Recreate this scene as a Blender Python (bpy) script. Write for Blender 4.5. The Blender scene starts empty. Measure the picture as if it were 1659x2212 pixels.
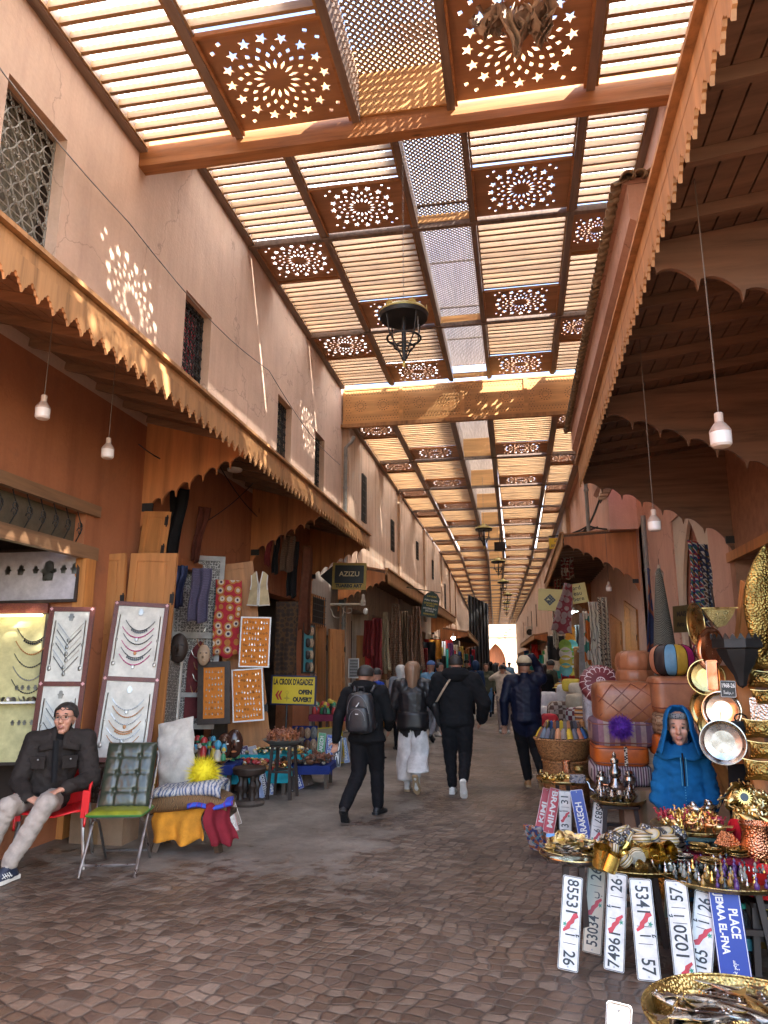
import bpy, bmesh, math, random
import numpy as np
from mathutils import Vector, Matrix, Euler, noise
random.seed(7); RNG = random.Random(11)
PI = math.pi; R = math.radians
SC = bpy.context.scene; COL = SC.collection
CAMH = 1.68; FL = 1534.0; VPX, VPY = 1120.0, 1432.0
_d = Vector(((VPX-829.5)/FL, -(VPY-1106.0)/FL, -1.0)).normalized()
_u = Vector((0.0, 1.0, 0.0)); _u = (_u - _d*_u.dot(_d)); _u.x = 0
_u = Vector((0, -_d.z, _d.y)).normalized()
_r = _d.cross(_u).normalized(); _u = _r.cross(_d).normalized()
CR = Matrix((_r, _d, _u))            # world from camera
def ray(px, py): return CR @ Vector(((px-829.5)/FL, -(py-1106.0)/FL, -1.0))
def PX(px, py, x): v = ray(px, py); t = x/v.x; return Vector((x, v.y*t, CAMH+v.z*t))
def PY(px, py, y): v = ray(px, py); t = y/v.y; return Vector((v.x*t, y, CAMH+v.z*t))
def PZ(px, py, z=0.0): v = ray(px, py); t = (z-CAMH)/v.z; return Vector((v.x*t, v.y*t, z))
cam = bpy.data.cameras.new('camera'); cam.sensor_fit = 'VERTICAL'; cam.sensor_height = 36; cam.lens = FL/2212*36
cam.clip_end = 900; cam.clip_start = .05
camo = bpy.data.objects.new('camera', cam); COL.objects.link(camo)
camo.matrix_world = Matrix.Translation((0, 0, CAMH)) @ CR.to_4x4()
SC.camera = camo
w = bpy.data.worlds.new('World'); SC.world = w; w.use_nodes = True
nt = w.node_tree; sky = nt.nodes.new('ShaderNodeTexSky'); sky.sky_type = 'NISHITA'; sky.sun_disc = False
SUNV = Vector((1.0, -.42, 1.02)).normalized()
sky.sun_elevation = math.asin(SUNV.z); sky.sun_rotation = math.atan2(SUNV.x, SUNV.y)
sky.air_density = 1.0; sky.dust_density = 1.5
nt.links.new(sky.outputs[0], nt.nodes['Background'].inputs[0]); nt.nodes['Background'].inputs[1].default_value = .15
sl = bpy.data.lights.new('sun', 'SUN'); sl.energy = 5.0; sl.angle = R(1.0); sl.color = (1, .94, .85)
so = bpy.data.objects.new('sun', sl); COL.objects.link(so); so.rotation_euler = SUNV.to_track_quat('Z', 'Y').to_euler(); so.location = (10, -4, 20)
SC.view_settings.view_transform = 'Standard'; SC.view_settings.look = 'None'; SC.view_settings.gamma = 1
SC.view_settings.exposure = 2.95
SC.cycles.max_bounces = 8; SC.cycles.diffuse_bounces = 5; SC.cycles.glossy_bounces = 3; SC.cycles.transmission_bounces = 4
SC.cycles.transparent_max_bounces = 6; SC.cycles.use_denoising = True; SC.cycles.sample_clamp_indirect = 6
SC.cycles.caustics_reflective = False; SC.cycles.caustics_refractive = False
SC.cycles.use_adaptive_sampling = True
MATS = {}
def _nodes(name):
    m = bpy.data.materials.new(name); m.use_nodes = True; n = m.node_tree
    return m, n, n.nodes['Principled BSDF'], n.links
def c4(c): return (c[0], c[1], c[2], 1)
def _coord(n, L, scale=(1, 1, 1), space='Object'):
    if space == 'World':
        g = n.nodes.new('ShaderNodeNewGeometry'); out = g.outputs['Position']
    else:
        g = n.nodes.new('ShaderNodeTexCoord'); out = g.outputs[space]
    mp = n.nodes.new('ShaderNodeMapping'); mp.inputs['Scale'].default_value = scale
    L.new(out, mp.inputs[0]); return mp.outputs[0]
def _noise(n, L, vec, s, det=4, rough=.6, dist=0):
    t = n.nodes.new('ShaderNodeTexNoise'); t.inputs['Scale'].default_value = s; t.inputs['Detail'].default_value = det
    t.inputs['Roughness'].default_value = rough; t.inputs['Distortion'].default_value = dist; L.new(vec, t.inputs['Vector']); return t.outputs[0]
def _ramp(n, L, fac, stops, interp='LINEAR'):
    r = n.nodes.new('ShaderNodeValToRGB'); r.color_ramp.interpolation = interp; e = r.color_ramp.elements
    while len(e) < len(stops): e.new(.5)
    for i, (p, c) in enumerate(stops): e[i].position = p; e[i].color = c4(c)
    L.new(fac, r.inputs[0]); return r.outputs[0]
def _mix(n, L, fac, a, b, mode='MIX'):
    x = n.nodes.new('ShaderNodeMix'); x.data_type = 'RGBA'; x.blend_type = mode
    for s, v in ((x.inputs[0], fac), (x.inputs[6], a), (x.inputs[7], b)):
        if hasattr(v, 'links') or hasattr(v, 'is_linked'): L.new(v, s)
        else: s.default_value = v if s.type == 'VALUE' else c4(v)
    return x.outputs[2]
def _math(n, L, op, a, b=0.0, c=None):
    x = n.nodes.new('ShaderNodeMath'); x.operation = op
    for s, v in zip(x.inputs, (a, b, c)):
        if v is None: continue
        if hasattr(v, 'is_linked'): L.new(v, s)
        else: s.default_value = v
    return x.outputs[0]
def _bump(n, L, b, h, st=.3, dist=.02):
    x = n.nodes.new('ShaderNodeBump'); x.inputs['Strength'].default_value = st; x.inputs['Distance'].default_value = dist
    L.new(h, x.inputs['Height']); L.new(x.outputs[0], b.inputs['Normal'])
def mul(c, k): return tuple(min(1, x*k) for x in c)
def mat(name, col, rough=.6, metal=0, var=.25, sc=6, bump=.15, bsc=40, space='Object', bd=.004, **kw):
    """plain surface with mottled tone and small relief"""
    if name in MATS: return MATS[name]
    m, n, b, L = _nodes(name); v = _coord(n, L, (1, 1, 1), space)
    f = _noise(n, L, v, sc, 6, .68)
    L.new(_ramp(n, L, f, [(.3, mul(col, 1-var)), (.7, mul(col, 1+var))]), b.inputs['Base Color'])
    b.inputs['Roughness'].default_value = rough; b.inputs['Metallic'].default_value = metal
    if bump: _bump(n, L, b, _noise(n, L, v, bsc, 3), bump, bd)
    for k, val in kw.items(): b.inputs[k.replace('_', ' ')].default_value = val
    MATS[name] = m; return m
def wood(name, col, grain='z', rough=.55, dark=.45, sc=14, space='Object', plank=None):
    if name in MATS: return MATS[name]
    m, n, b, L = _nodes(name); s = {'x': (.07, 1, 1), 'y': (1, .07, 1), 'z': (1, 1, .07)}[grain]
    v = _coord(n, L, s, space)
    f = _noise(n, L, v, sc, 6, .65, .35); g = _noise(n, L, _coord(n, L, (1, 1, 1), 'World'), 1.7, 3)
    c1 = _ramp(n, L, f, [(.28, mul(col, dark)), (.45, mul(col, .85)), (.7, mul(col, 1.22))])
    c2 = _mix(n, L, .55, c1, _ramp(n, L, g, [(.3, mul(col, .62)), (.7, mul(col, 1.25))]), 'MULTIPLY')
    c3 = _mix(n, L, .5, c1, c2)
    kn = n.nodes.new('ShaderNodeTexVoronoi'); kn.inputs['Scale'].default_value = 1.3
    L.new(_coord(n, L, {'x': (.5, 1.7, 1.7), 'y': (1.7, .5, 1.7), 'z': (1.7, 1.7, .5)}[grain], space), kn.inputs['Vector'])
    kf = _ramp(n, L, kn.outputs['Distance'], [(.02, (1, 1, 1)), (.05, (0, 0, 0))])
    c3 = _mix(n, L, kf, c3, mul(col, .25))
    L.new(c3, b.inputs['Base Color']); b.inputs['Roughness'].default_value = rough
    _bump(n, L, b, f, .25, .003); MATS[name] = m; return m
def emis(name, col, s):
    if name in MATS: return MATS[name]
    m, n, b, L = _nodes(name); b.inputs['Base Color'].default_value = c4(col)
    b.inputs['Emission Color'].default_value = c4(col); b.inputs['Emission Strength'].default_value = s; MATS[name] = m; return m
def metalm(name, col, rough=.25, ham=0.0, sc=60, var=.2):
    if name in MATS: return MATS[name]
    m, n, b, L = _nodes(name); v = _coord(n, L)
    f = _noise(n, L, v, 9, 5)
    L.new(_ramp(n, L, f, [(.3, mul(col, 1-var*1.5)), (.65, col)]), b.inputs['Base Color'])
    b.inputs['Metallic'].default_value = 1
    L.new(_ramp(n, L, _noise(n, L, v, 14, 4), [(.3, (rough*.6,)*3), (.7, (rough*1.5,)*3)]), b.inputs['Roughness'])
    if ham:
        vo = n.nodes.new('ShaderNodeTexVoronoi'); vo.inputs['Scale'].default_value = sc; L.new(v, vo.inputs['Vector'])
        _bump(n, L, b, vo.outputs['Distance'], ham, .006)
    MATS[name] = m; return m
def pattern(name, cols, kind='kilim', scale=(6, 6, 6), rough=.9, space='Object'):
    """woven or printed cloth: bands, diamonds, flowers, checks"""
    if name in MATS: return MATS[name]
    m, n, b, L = _nodes(name); v = _coord(n, L, scale, space)
    sep = n.nodes.new('ShaderNodeSeparateXYZ'); L.new(v, sep.inputs[0]); X, Y, Z = sep.outputs
    if kind == 'stripe': f = _math(n, L, 'FRACT', X)
    elif kind == 'stripez': f = _math(n, L, 'FRACT', Z)
    elif kind == 'check':
        t = n.nodes.new('ShaderNodeTexChecker'); t.inputs['Scale'].default_value = 1; L.new(v, t.inputs[0]); f = t.outputs[1]
    elif kind == 'kilim':
        a = _math(n, L, 'PINGPONG', _math(n, L, 'ADD', X, Y), .5); bb = _math(n, L, 'PINGPONG', Z, .5)
        f = _math(n, L, 'FRACT', _math(n, L, 'ADD', _math(n, L, 'ADD', _math(n, L, 'MULTIPLY', a, 1.1), bb), _math(n, L, 'MULTIPLY', _math(n, L, 'FLOOR', Z), .37)))
    elif kind == 'flower':
        t = n.nodes.new('ShaderNodeTexVoronoi'); t.inputs['Scale'].default_value = 1; t.inputs['Randomness'].default_value = .45; L.new(v, t.inputs[0]); f = t.outputs['Distance']
    elif kind == 'swirl':
        t = n.nodes.new('ShaderNodeTexWave'); t.inputs['Scale'].default_value = .6; t.inputs['Distortion'].default_value = 9; t.inputs['Detail'].default_value = 2; L.new(v, t.inputs[0]); f = t.outputs[1]
    elif kind == 'cells':
        t = n.nodes.new('ShaderNodeTexVoronoi'); t.inputs['Scale'].default_value = 1; L.new(v, t.inputs[0])
        s2 = n.nodes.new('ShaderNodeSeparateColor'); L.new(t.outputs['Color'], s2.inputs[0]); f = s2.outputs[0]
    k = len(cols); c = _ramp(n, L, f, [(i/k, cols[i]) for i in range(k)], 'CONSTANT')
    c = _mix(n, L, .5, c, _ramp(n, L, _noise(n, L, _coord(n, L), 30, 3), [(.3, (.55, .55, .55)), (.7, (1, 1, 1))]), 'MULTIPLY')
    L.new(c, b.inputs['Base Color']); b.inputs['Roughness'].default_value = rough
    _bump(n, L, b, _noise(n, L, _coord(n, L), 160, 2), .4, .003); MATS[name] = m; return m
def plaster(name, col, streak=.35, blotch=(.5, .5), stain=None):
    m, n, b, L = _nodes(name); v = _coord(n, L, (1, 1, 1), 'World')
    big = _noise(n, L, v, .9, 5, .6, .3); st = _noise(n, L, _coord(n, L, (2.2, 2.2, .16), 'World'), 2.0, 5, .65)
    fine = _noise(n, L, v, 22, 5)
    c = _ramp(n, L, big, [(.3, mul(col, .84)), (.55, col), (.75, mul(col, 1.1))])
    c = _mix(n, L, streak, c, _ramp(n, L, st, [(.33, (.45, .38, .34)), (.55, (1, 1, 1))]), 'MULTIPLY')
    c = _mix(n, L, .25, c, _ramp(n, L, fine, [(.3, (.7, .7, .7)), (.7, (1, 1, 1))]), 'MULTIPLY')
    if stain: c = _mix(n, L, _ramp(n, L, _noise(n, L, v, 1.6, 6, .7, 1), [(.56, (0, 0, 0)), (.68, (.8, .8, .8))]), c, stain)
    cr = n.nodes.new('ShaderNodeTexVoronoi'); cr.feature = 'DISTANCE_TO_EDGE'; cr.inputs['Scale'].default_value = .32
    wv = _mix(n, L, .12, v, _coord(n, L), 'MIX')
    nv = n.nodes.new('ShaderNodeTexNoise'); nv.inputs['Scale'].default_value = 1.5; nv.inputs['Detail'].default_value = 6; L.new(v, nv.inputs['Vector'])
    add = n.nodes.new('ShaderNodeVectorMath'); add.operation = 'ADD'; L.new(v, add.inputs[0]); L.new(nv.outputs['Color'], add.inputs[1]); L.new(add.outputs[0], cr.inputs['Vector'])
    c = _mix(n, L, _ramp(n, L, cr.outputs['Distance'], [(.0, (.55, .55, .55)), (.004, (0, 0, 0))]), c, mul(col, .35))
    L.new(c, b.inputs['Base Color']); b.inputs['Roughness'].default_value = .85
    h = _math(n, L, 'ADD', _math(n, L, 'MULTIPLY', big, 2.0), _math(n, L, 'MULTIPLY', fine, .35)); _bump(n, L, b, h, .5, .02)
    MATS[name] = m; return m
M_PINK = plaster('pink_plaster', (.60, .42, .315), .18)
M_PINK2 = plaster('weathered_pink_plaster', (.58, .415, .30), .6, stain=(.46, .38, .3))
M_RPINK = plaster('rose_plaster', (.58, .35, .265), .2)
M_ORANGE = plaster('orange_red_plaster', (.40, .145, .062), .35, stain=(.27, .11, .055))
M_GREYP = plaster('bare_grey_plaster', (.36, .31, .26), .3)
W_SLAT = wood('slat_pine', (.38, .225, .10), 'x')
W_SLAT_LIT = wood('slat_pine_lit', (.62, .41, .20), 'x')  # same pine, lightened beyond the drop board to carry the slats' lit faces
W_RAIL = wood('weathered_rail', (.26, .19, .15), 'y')
W_PLY = wood('stained_plywood', (.46, .25, .13), 'x', sc=5, dark=.7)
W_PLY2 = wood('pale_plywood', (.72, .42, .17), 'x', sc=5, dark=.7)
W_BEAM = wood('beam_pine', (.46, .22, .085), 'x')
W_VAL = wood('valance_pine', (.50, .27, .115), 'z', sc=10)
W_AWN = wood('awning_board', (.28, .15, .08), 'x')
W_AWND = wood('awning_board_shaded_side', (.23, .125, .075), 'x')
W_DOOR = wood('door_pine', (.56, .245, .07), 'z', sc=11)
W_LEAF = wood('shutter_pine', (.50, .225, .07), 'y', sc=9, dark=.6)
W_DOOR2 = wood('red_door_pine', (.42, .15, .05), 'z', sc=11)
W_DARK = wood('dark_carved_wood', (.045, .026, .018), 'z')
W_BRACK = wood('bracket_board', (.52, .21, .07), 'z', sc=6)
M_LATH = wood('grey_lath', (.42, .33, .27), 'y', sc=20)
M_BLACK = mat('black_iron', (.02, .02, .02), .5, .3)
M_IRON = mat('window_iron', (.28, .26, .22), .5, .5)
M_BRASS = metalm('brass', (.78, .56, .22), .28, var=.4)
M_BRASSH = metalm('hammered_brass', (.60, .43, .16), .34, .8, 90, var=.45)
M_SILV = metalm('silver', (.60, .57, .53), .26, var=.45)
M_COPP = metalm('copper', (.70, .36, .22), .2, var=.4)
M_STEEL = metalm('steel_tube', (.42, .42, .42), .35)
M_GOLD = metalm('gilt', (.90, .62, .18), .3)
M_WHITE = mat('white_paint', (.75, .74, .7), .45, var=.06)
M_PLATE = mat('plate_white', (.62, .61, .57), .42, var=.2, sc=14, bump=.3, bsc=12, bd=.004)
M_INK = mat('black_ink', (.015, .015, .017), .4)
M_DARKIN = mat('shop_darkness', (.03, .022, .018), .9)
M_GLASS = mat('dusty_pane', (.10, .085, .06), .25)
def _sheet():
    m = bpy.data.materials.new('translucent_roof_sheet'); m.use_nodes = True; n = m.node_tree; L = n.links
    n.nodes.remove(n.nodes['Principled BSDF']); o = n.nodes['Material Output']
    t = n.nodes.new('ShaderNodeBsdfTranslucent'); d = n.nodes.new('ShaderNodeBsdfDiffuse'); mx = n.nodes.new('ShaderNodeMixShader')
    f = _noise(n, L, _coord(n, L, (1, .3, 1), 'World'), 3, 4)
    c = _ramp(n, L, f, [(.3, (.78, .80, .82)), (.7, (.93, .93, .92))]); L.new(c, t.inputs[0]); L.new(c, d.inputs[0])
    mx.inputs[0].default_value = .18; L.new(t.outputs[0], mx.inputs[1]); L.new(d.outputs[0], mx.inputs[2]); L.new(mx.outputs[0], o.inputs[0])
    return m
M_SHEET = _sheet()
def frame(o, x, y=None, z=None):
    """matrix with origin o and axes x, y, z (missing ones derived)"""
    x = Vector(x).normalized()
    if z is None: z = x.cross(Vector(y)).normalized(); y = z.cross(x)
    else: z = Vector(z).normalized(); y = z.cross(x).normalized()
    m = Matrix((x, y, z)).transposed().to_4x4(); m.translation = Vector(o); return m
class MB:
    def __init__(s): s.v = []; s.f = []; s.m = []; s.M = Matrix()
    def add(s, vs, fs, mi=0, M=None):
        b = len(s.v); T = s.M @ M if M is not None else s.M
        s.v += [tuple(T @ Vector(p)) for p in vs]; s.f += [tuple(b+i for i in f) for f in fs]; s.m += [mi]*len(fs); return s
    def box(s, c, d, mi=0, rot=None, M=None):
        x, y, z = d[0]/2, d[1]/2, d[2]/2; T = Matrix.Translation(c)
        if rot: T = T @ Euler(rot).to_matrix().to_4x4()
        if M is not None: T = M @ T
        return s.add([(a*x, b*y, c_*z) for c_ in (-1, 1) for b in (-1, 1) for a in (-1, 1)],
              [(0, 2, 3, 1), (4, 5, 7, 6), (0, 1, 5, 4), (2, 6, 7, 3), (0, 4, 6, 2), (1, 3, 7, 5)], mi, T)
    def b2(s, a, b, mi=0, M=None):
        a = Vector(a); b = Vector(b); return s.box((a+b)/2, [abs(t) for t in (b-a)], mi, None, M)
    def bar(s, p, q, w, h, mi=0, up=(0, 0, 1)):
        p = Vector(p); q = Vector(q); x = (q-p); l = x.length; x.normalize(); u = Vector(up)
        if abs(x.dot(u)) > .98: u = Vector((0, 1, 0))
        y = u.cross(x).normalized(); z = x.cross(y); T = Matrix((x, y, z)).transposed().to_4x4(); T.translation = (p+q)/2
        return s.box((0, 0, 0), (l, w, h), mi, None, T)
    def tube(s, pts, r, n=6, mi=0, cap=True):
        pts = [Vector(p) for p in pts]; rs = r if isinstance(r, (list, tuple)) else [r]*len(pts); vs = []; fs = []; pu = None
        for i, p in enumerate(pts):
            t = (pts[min(i+1, len(pts)-1)]-pts[max(i-1, 0)])
            t = t.normalized() if t.length > 1e-9 else Vector((0, 0, 1))
            if pu is None: pu = t.orthogonal().normalized()
            pu = (pu-t*pu.dot(t)); pu = pu.normalized() if pu.length > 1e-6 else t.orthogonal().normalized(); w_ = t.cross(pu)
            for k in range(n): a = 2*PI*k/n; vs.append(p+(pu*math.cos(a)+w_*math.sin(a))*rs[i])
        for i in range(len(pts)-1):
            for k in range(n): a = i*n+k; b = i*n+(k+1) % n; fs.append((a, b, b+n, a+n))
        if cap: fs.append(tuple(range(n-1, -1, -1))); fs.append(tuple((len(pts)-1)*n+k for k in range(n)))
        return s.add(vs, fs, mi)
    def lathe(s, prof, c=(0, 0, 0), n=16, mi=0, M=None, sx=1, sy=1):
        vs = []; fs = []
        for r, z in prof:
            for k in range(n): a = 2*PI*k/n; vs.append((r*math.cos(a)*sx, r*math.sin(a)*sy, z))
        for i in range(len(prof)-1):
            for k in range(n): a = i*n+k; b = i*n+(k+1) % n; fs.append((a, b, b+n, a+n))
        T = Matrix.Translation(c)
        if M is not None: T = M @ T
        return s.add(vs, fs, mi, T)
    def prism(s, poly, t, M=None, mi=0):
        n = len(poly); vs = [(p[0], p[1], 0) for p in poly]+[(p[0], p[1], t) for p in poly]
        fs = [tuple(range(n-1, -1, -1)), tuple(range(n, 2*n))]+[(i, (i+1) % n, (i+1) % n+n, i+n) for i in range(n)]
        return s.add(vs, fs, mi, M)
    def ball(s, c, r, sc=(1, 1, 1), nu=12, nv=8, mi=0, M=None):
        pr = [(max(1e-4, r*math.sin(PI*i/nv)), -r*math.cos(PI*i/nv)) for i in range(nv+1)]
        T = Matrix.Translation(c) @ Matrix.Diagonal((sc[0], sc[1], sc[2], 1))
        if M is not None: T = M @ T
        return s.lathe(pr, (0, 0, 0), nu, mi, T)
    def grid(s, fn, nu, nv, mi=0, M=None, closeu=False):
        vs = [fn(i/(nu if closeu else nu-1), j/(nv-1)) for j in range(nv) for i in range(nu)]; fs = []
        for j in range(nv-1):
            for i in range(nu if closeu else nu-1):
                a = j*nu+i; b = j*nu+(i+1) % nu; fs.append((a, b, b+nu, a+nu))
        return s.add(vs, fs, mi, M)
    def build(s, name, mats, parent=None, loc=None, ang=38, solid=0, rot=None):
        me = bpy.data.meshes.new(name); me.from_pydata(s.v, [], s.f)
        for m in (mats if isinstance(mats, (list, tuple)) else [mats]): me.materials.append(m)
        if any(s.m): me.polygons.foreach_set('material_index', s.m)
        me.validate(); me.shade_smooth(); me.set_sharp_from_angle(angle=R(ang)); me.update()
        return link(name, me, parent, loc, rot, solid)
def link(name, me, parent=None, loc=None, rot=None, solid=0):
    o = bpy.data.objects.new(name, me); COL.objects.link(o)
    if loc is not None: o.location = loc
    if rot is not None: o.rotation_euler = rot
    if parent is not None: o.parent = parent
    if solid:
        md = o.modifiers.new('thick', 'SOLIDIFY'); md.thickness = solid; md.offset = 0
    return o
def tag(o, label=None, cat=None, group=None, kind=None):
    if label: o['label'] = label
    if cat: o['category'] = cat
    if group: o['group'] = group
    if kind: o['kind'] = kind
    return o
def thing(name, label, cat, loc=(0, 0, 0), rz=0, group=None, M=None):
    o = bpy.data.objects.new(name, None); COL.objects.link(o); o.empty_display_size = .1
    if M is not None: o.matrix_world = M
    else: o.location = loc; o.rotation_euler = (0, 0, rz)
    return tag(o, label, cat, group)
def dup(root, loc=None, rot=None, label=None, group=None, scale=None, M=None):
    def cp(o, par):
        c = o.copy(); COL.objects.link(c); c.parent = par
        for ch in list(KIDS.get(o, o.children)): cp(ch, c)
        return c
    c = cp(root, None)
    if M is not None: c.matrix_world = M
    if loc is not None: c.location = loc
    if rot is not None: c.rotation_euler = rot
    if scale is not None: c.scale = scale if hasattr(scale, '__len__') else (scale,)*3
    if label: c['label'] = label
    if group: c['group'] = group
    return c
KIDS = {}
def struct(o): o['kind'] = 'structure'; return o
def bend(y): return -0.03*max(0, y-40)
def cut_board(name, outer, holes, t):
    cu = bpy.data.curves.new(name, 'CURVE'); cu.dimensions = '2D'; cu.fill_mode = 'BOTH'; cu.extrude = t/2
    for pl in [outer]+holes:
        sp = cu.splines.new('POLY'); sp.points.add(len(pl)-1); sp.use_cyclic_u = True
        for i, p in enumerate(pl): sp.points[i].co = (p[0], p[1], 0, 1)
    o = bpy.data.objects.new(name, cu); COL.objects.link(o)
    dg = bpy.context.evaluated_depsgraph_get(); me = bpy.data.meshes.new_from_object(o.evaluated_get(dg), depsgraph=dg)
    COL.objects.unlink(o); bpy.data.objects.remove(o); bpy.data.curves.remove(cu); me.name = name
    me.materials.clear(); return me
def text_mesh(s, size, sx=1.0, bold=.0, depth=.0012, align='CENTER', ls=.85):
    cu = bpy.data.curves.new('lettering', 'FONT'); cu.body = s; cu.size = size; cu.extrude = depth; cu.align_x = align; cu.align_y = 'CENTER'
    cu.offset = bold; cu.resolution_u = 3; cu.space_line = ls
    o = bpy.data.objects.new('lettering', cu); COL.objects.link(o)
    dg = bpy.context.evaluated_depsgraph_get(); me = bpy.data.meshes.new_from_object(o.evaluated_get(dg), depsgraph=dg)
    COL.objects.unlink(o); bpy.data.objects.remove(o); bpy.data.curves.remove(cu)
    if sx != 1: me.transform(Matrix.Diagonal((sx, 1, 1, 1)))
    me.materials.clear(); return me
def text_on(s, size, M, parent, m, sx=1.0, bold=.0, fit=None, name='lettering'):
    me = text_mesh(s, size, 1, bold)
    if len(me.vertices):
        xs = [v.co.x for v in me.vertices]; wd = max(xs)-min(xs)
        if fit: sx = fit/wd
        me.transform(Matrix.Diagonal((sx, 1, 1, 1)))
    me.materials.append(m); o = link(name, me, parent); o.matrix_local = M; return o
XL, XR = -4.5, 2.12
COLS = [-4.45, -3.07, -1.46, -.48, 1.15, 2.1]
H = CAMH; Z1, Z2, Z3 = 8.08, 9.05, 8.08
def star(cx, cy, r, a, n=5, k=.42):
    return [(cx+math.cos(a+i*PI/n)*(r if i % 2 == 0 else r*k), cy+math.sin(a+i*PI/n)*(r if i % 2 == 0 else r*k)) for i in range(2*n)]
def dia(cx, cy, a, l, w_):
    ca, sa = math.cos(a), math.sin(a)
    return [(cx+ca*l, cy+sa*l), (cx-sa*w_, cy+ca*w_), (cx-ca*l, cy-sa*l), (cx+sa*w_, cy-ca*w_)]
def rosette(R0):
    h = []
    for i in range(16):
        a = 2*PI*i/16; h.append(star(.86*R0*math.cos(a), .86*R0*math.sin(a), .12*R0, a+PI))
        b = a+PI/16; h.append(dia(.655*R0*math.cos(b), .655*R0*math.sin(b), b, .06*R0, .042*R0))
        h.append(dia(.53*R0*math.cos(a), .53*R0*math.sin(a), a, .062*R0, .04*R0))
        h.append(dia(.33*R0*math.cos(b), .33*R0*math.sin(b), b, .105*R0, .034*R0))
    for qx in (-1, 1):
        for qy in (-1, 1):
            for (u, v) in ((.93, .72), (.76, .88)): h.append(dia(qx*u*R0, qy*v*R0, PI/4+.3*qx, .05*R0, .05*R0))
    return h
_cache = {}
def fret_mesh(w_, l):
    k = ('f', round(w_, 2), round(l, 2))
    if k not in _cache:
        R0 = min(w_, l)*.46
        me = cut_board('fretwork_panel', [(-w_/2, -l/2), (w_/2, -l/2), (w_/2, l/2), (-w_/2, l/2)], rosette(R0), .015); me.materials.append(W_PLY)
        _cache[k] = me
    return _cache[k]
def slat_mesh(w_, l, pale=False):  # pale: far bays, lit brightness put into the wood colour
    k = ('s', round(w_, 2), round(l, 2), pale)
    if k not in _cache:
        b = MB(); n = max(2, int(round(l/.185))); rr = random.Random(n)
        for i in range(n):
            y = -l/2+(i+.5)*l/n
            b.box((0, y, .055+rr.uniform(-.008, .008)), (w_-.002, .040, .12), 0, (R(-12+rr.uniform(-7, 7)), rr.uniform(-.006, .006), rr.uniform(-.009, .009)))
        for s in (-1, 1): b.b2((s*(w_/2-.004), -l/2, .0), (s*(w_/2-.034), l/2, -.03), 0)
        o = b.build('slat_panel', W_SLAT_LIT if pale else W_SLAT); _cache[k] = o.data; bpy.data.objects.remove(o)
    return _cache[k]
def lattice_mesh(w_, l, name='lattice_screen'):
    k = ('l', round(w_, 2), round(l, 2))
    if k not in _cache:
        b = MB(); p = .085
        for s in (-1, 1):
            n = int((w_+l)/p)+2
            for i in range(n):
                c = -(w_+l)/2+i*p    # line  x*s + y = c  (45 deg)
                pts = []
                for x in (-w_/2, w_/2):
                    y = c-s*x
                    if abs(y) <= l/2: pts.append((x, y))
                for y in (-l/2, l/2):
                    x = s*(c-y)
                    if abs(x) < w_/2: pts.append((x, y))
                if len(pts) == 2 and (Vector(pts[0])-Vector(pts[1])).length > .05:
                    b.bar((*pts[0], s*.006), (*pts[1], s*.006), .033, .010)
        for y in (-l/2, 0, l/2): b.box((0, y, .0), (w_, .035, .03))
        o = b.build(name, M_LATH); _cache[k] = o.data; bpy.data.objects.remove(o)
    return _cache[k]
def sheet_mesh(w_, l):
    k = ('t', round(w_, 2), round(l, 2))
    if k not in _cache:
        n = int(w_/.038)*2
        b = MB(); b.grid(lambda u, v: (-w_/2+u*w_, -l/2+v*l, .012*math.cos(u*n/2*2*PI/2)), n+1, 2)
        o = b.build('translucent_sheet', M_SHEET); _cache[k] = o.data; bpy.data.objects.remove(o)
    return _cache[k]
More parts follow.
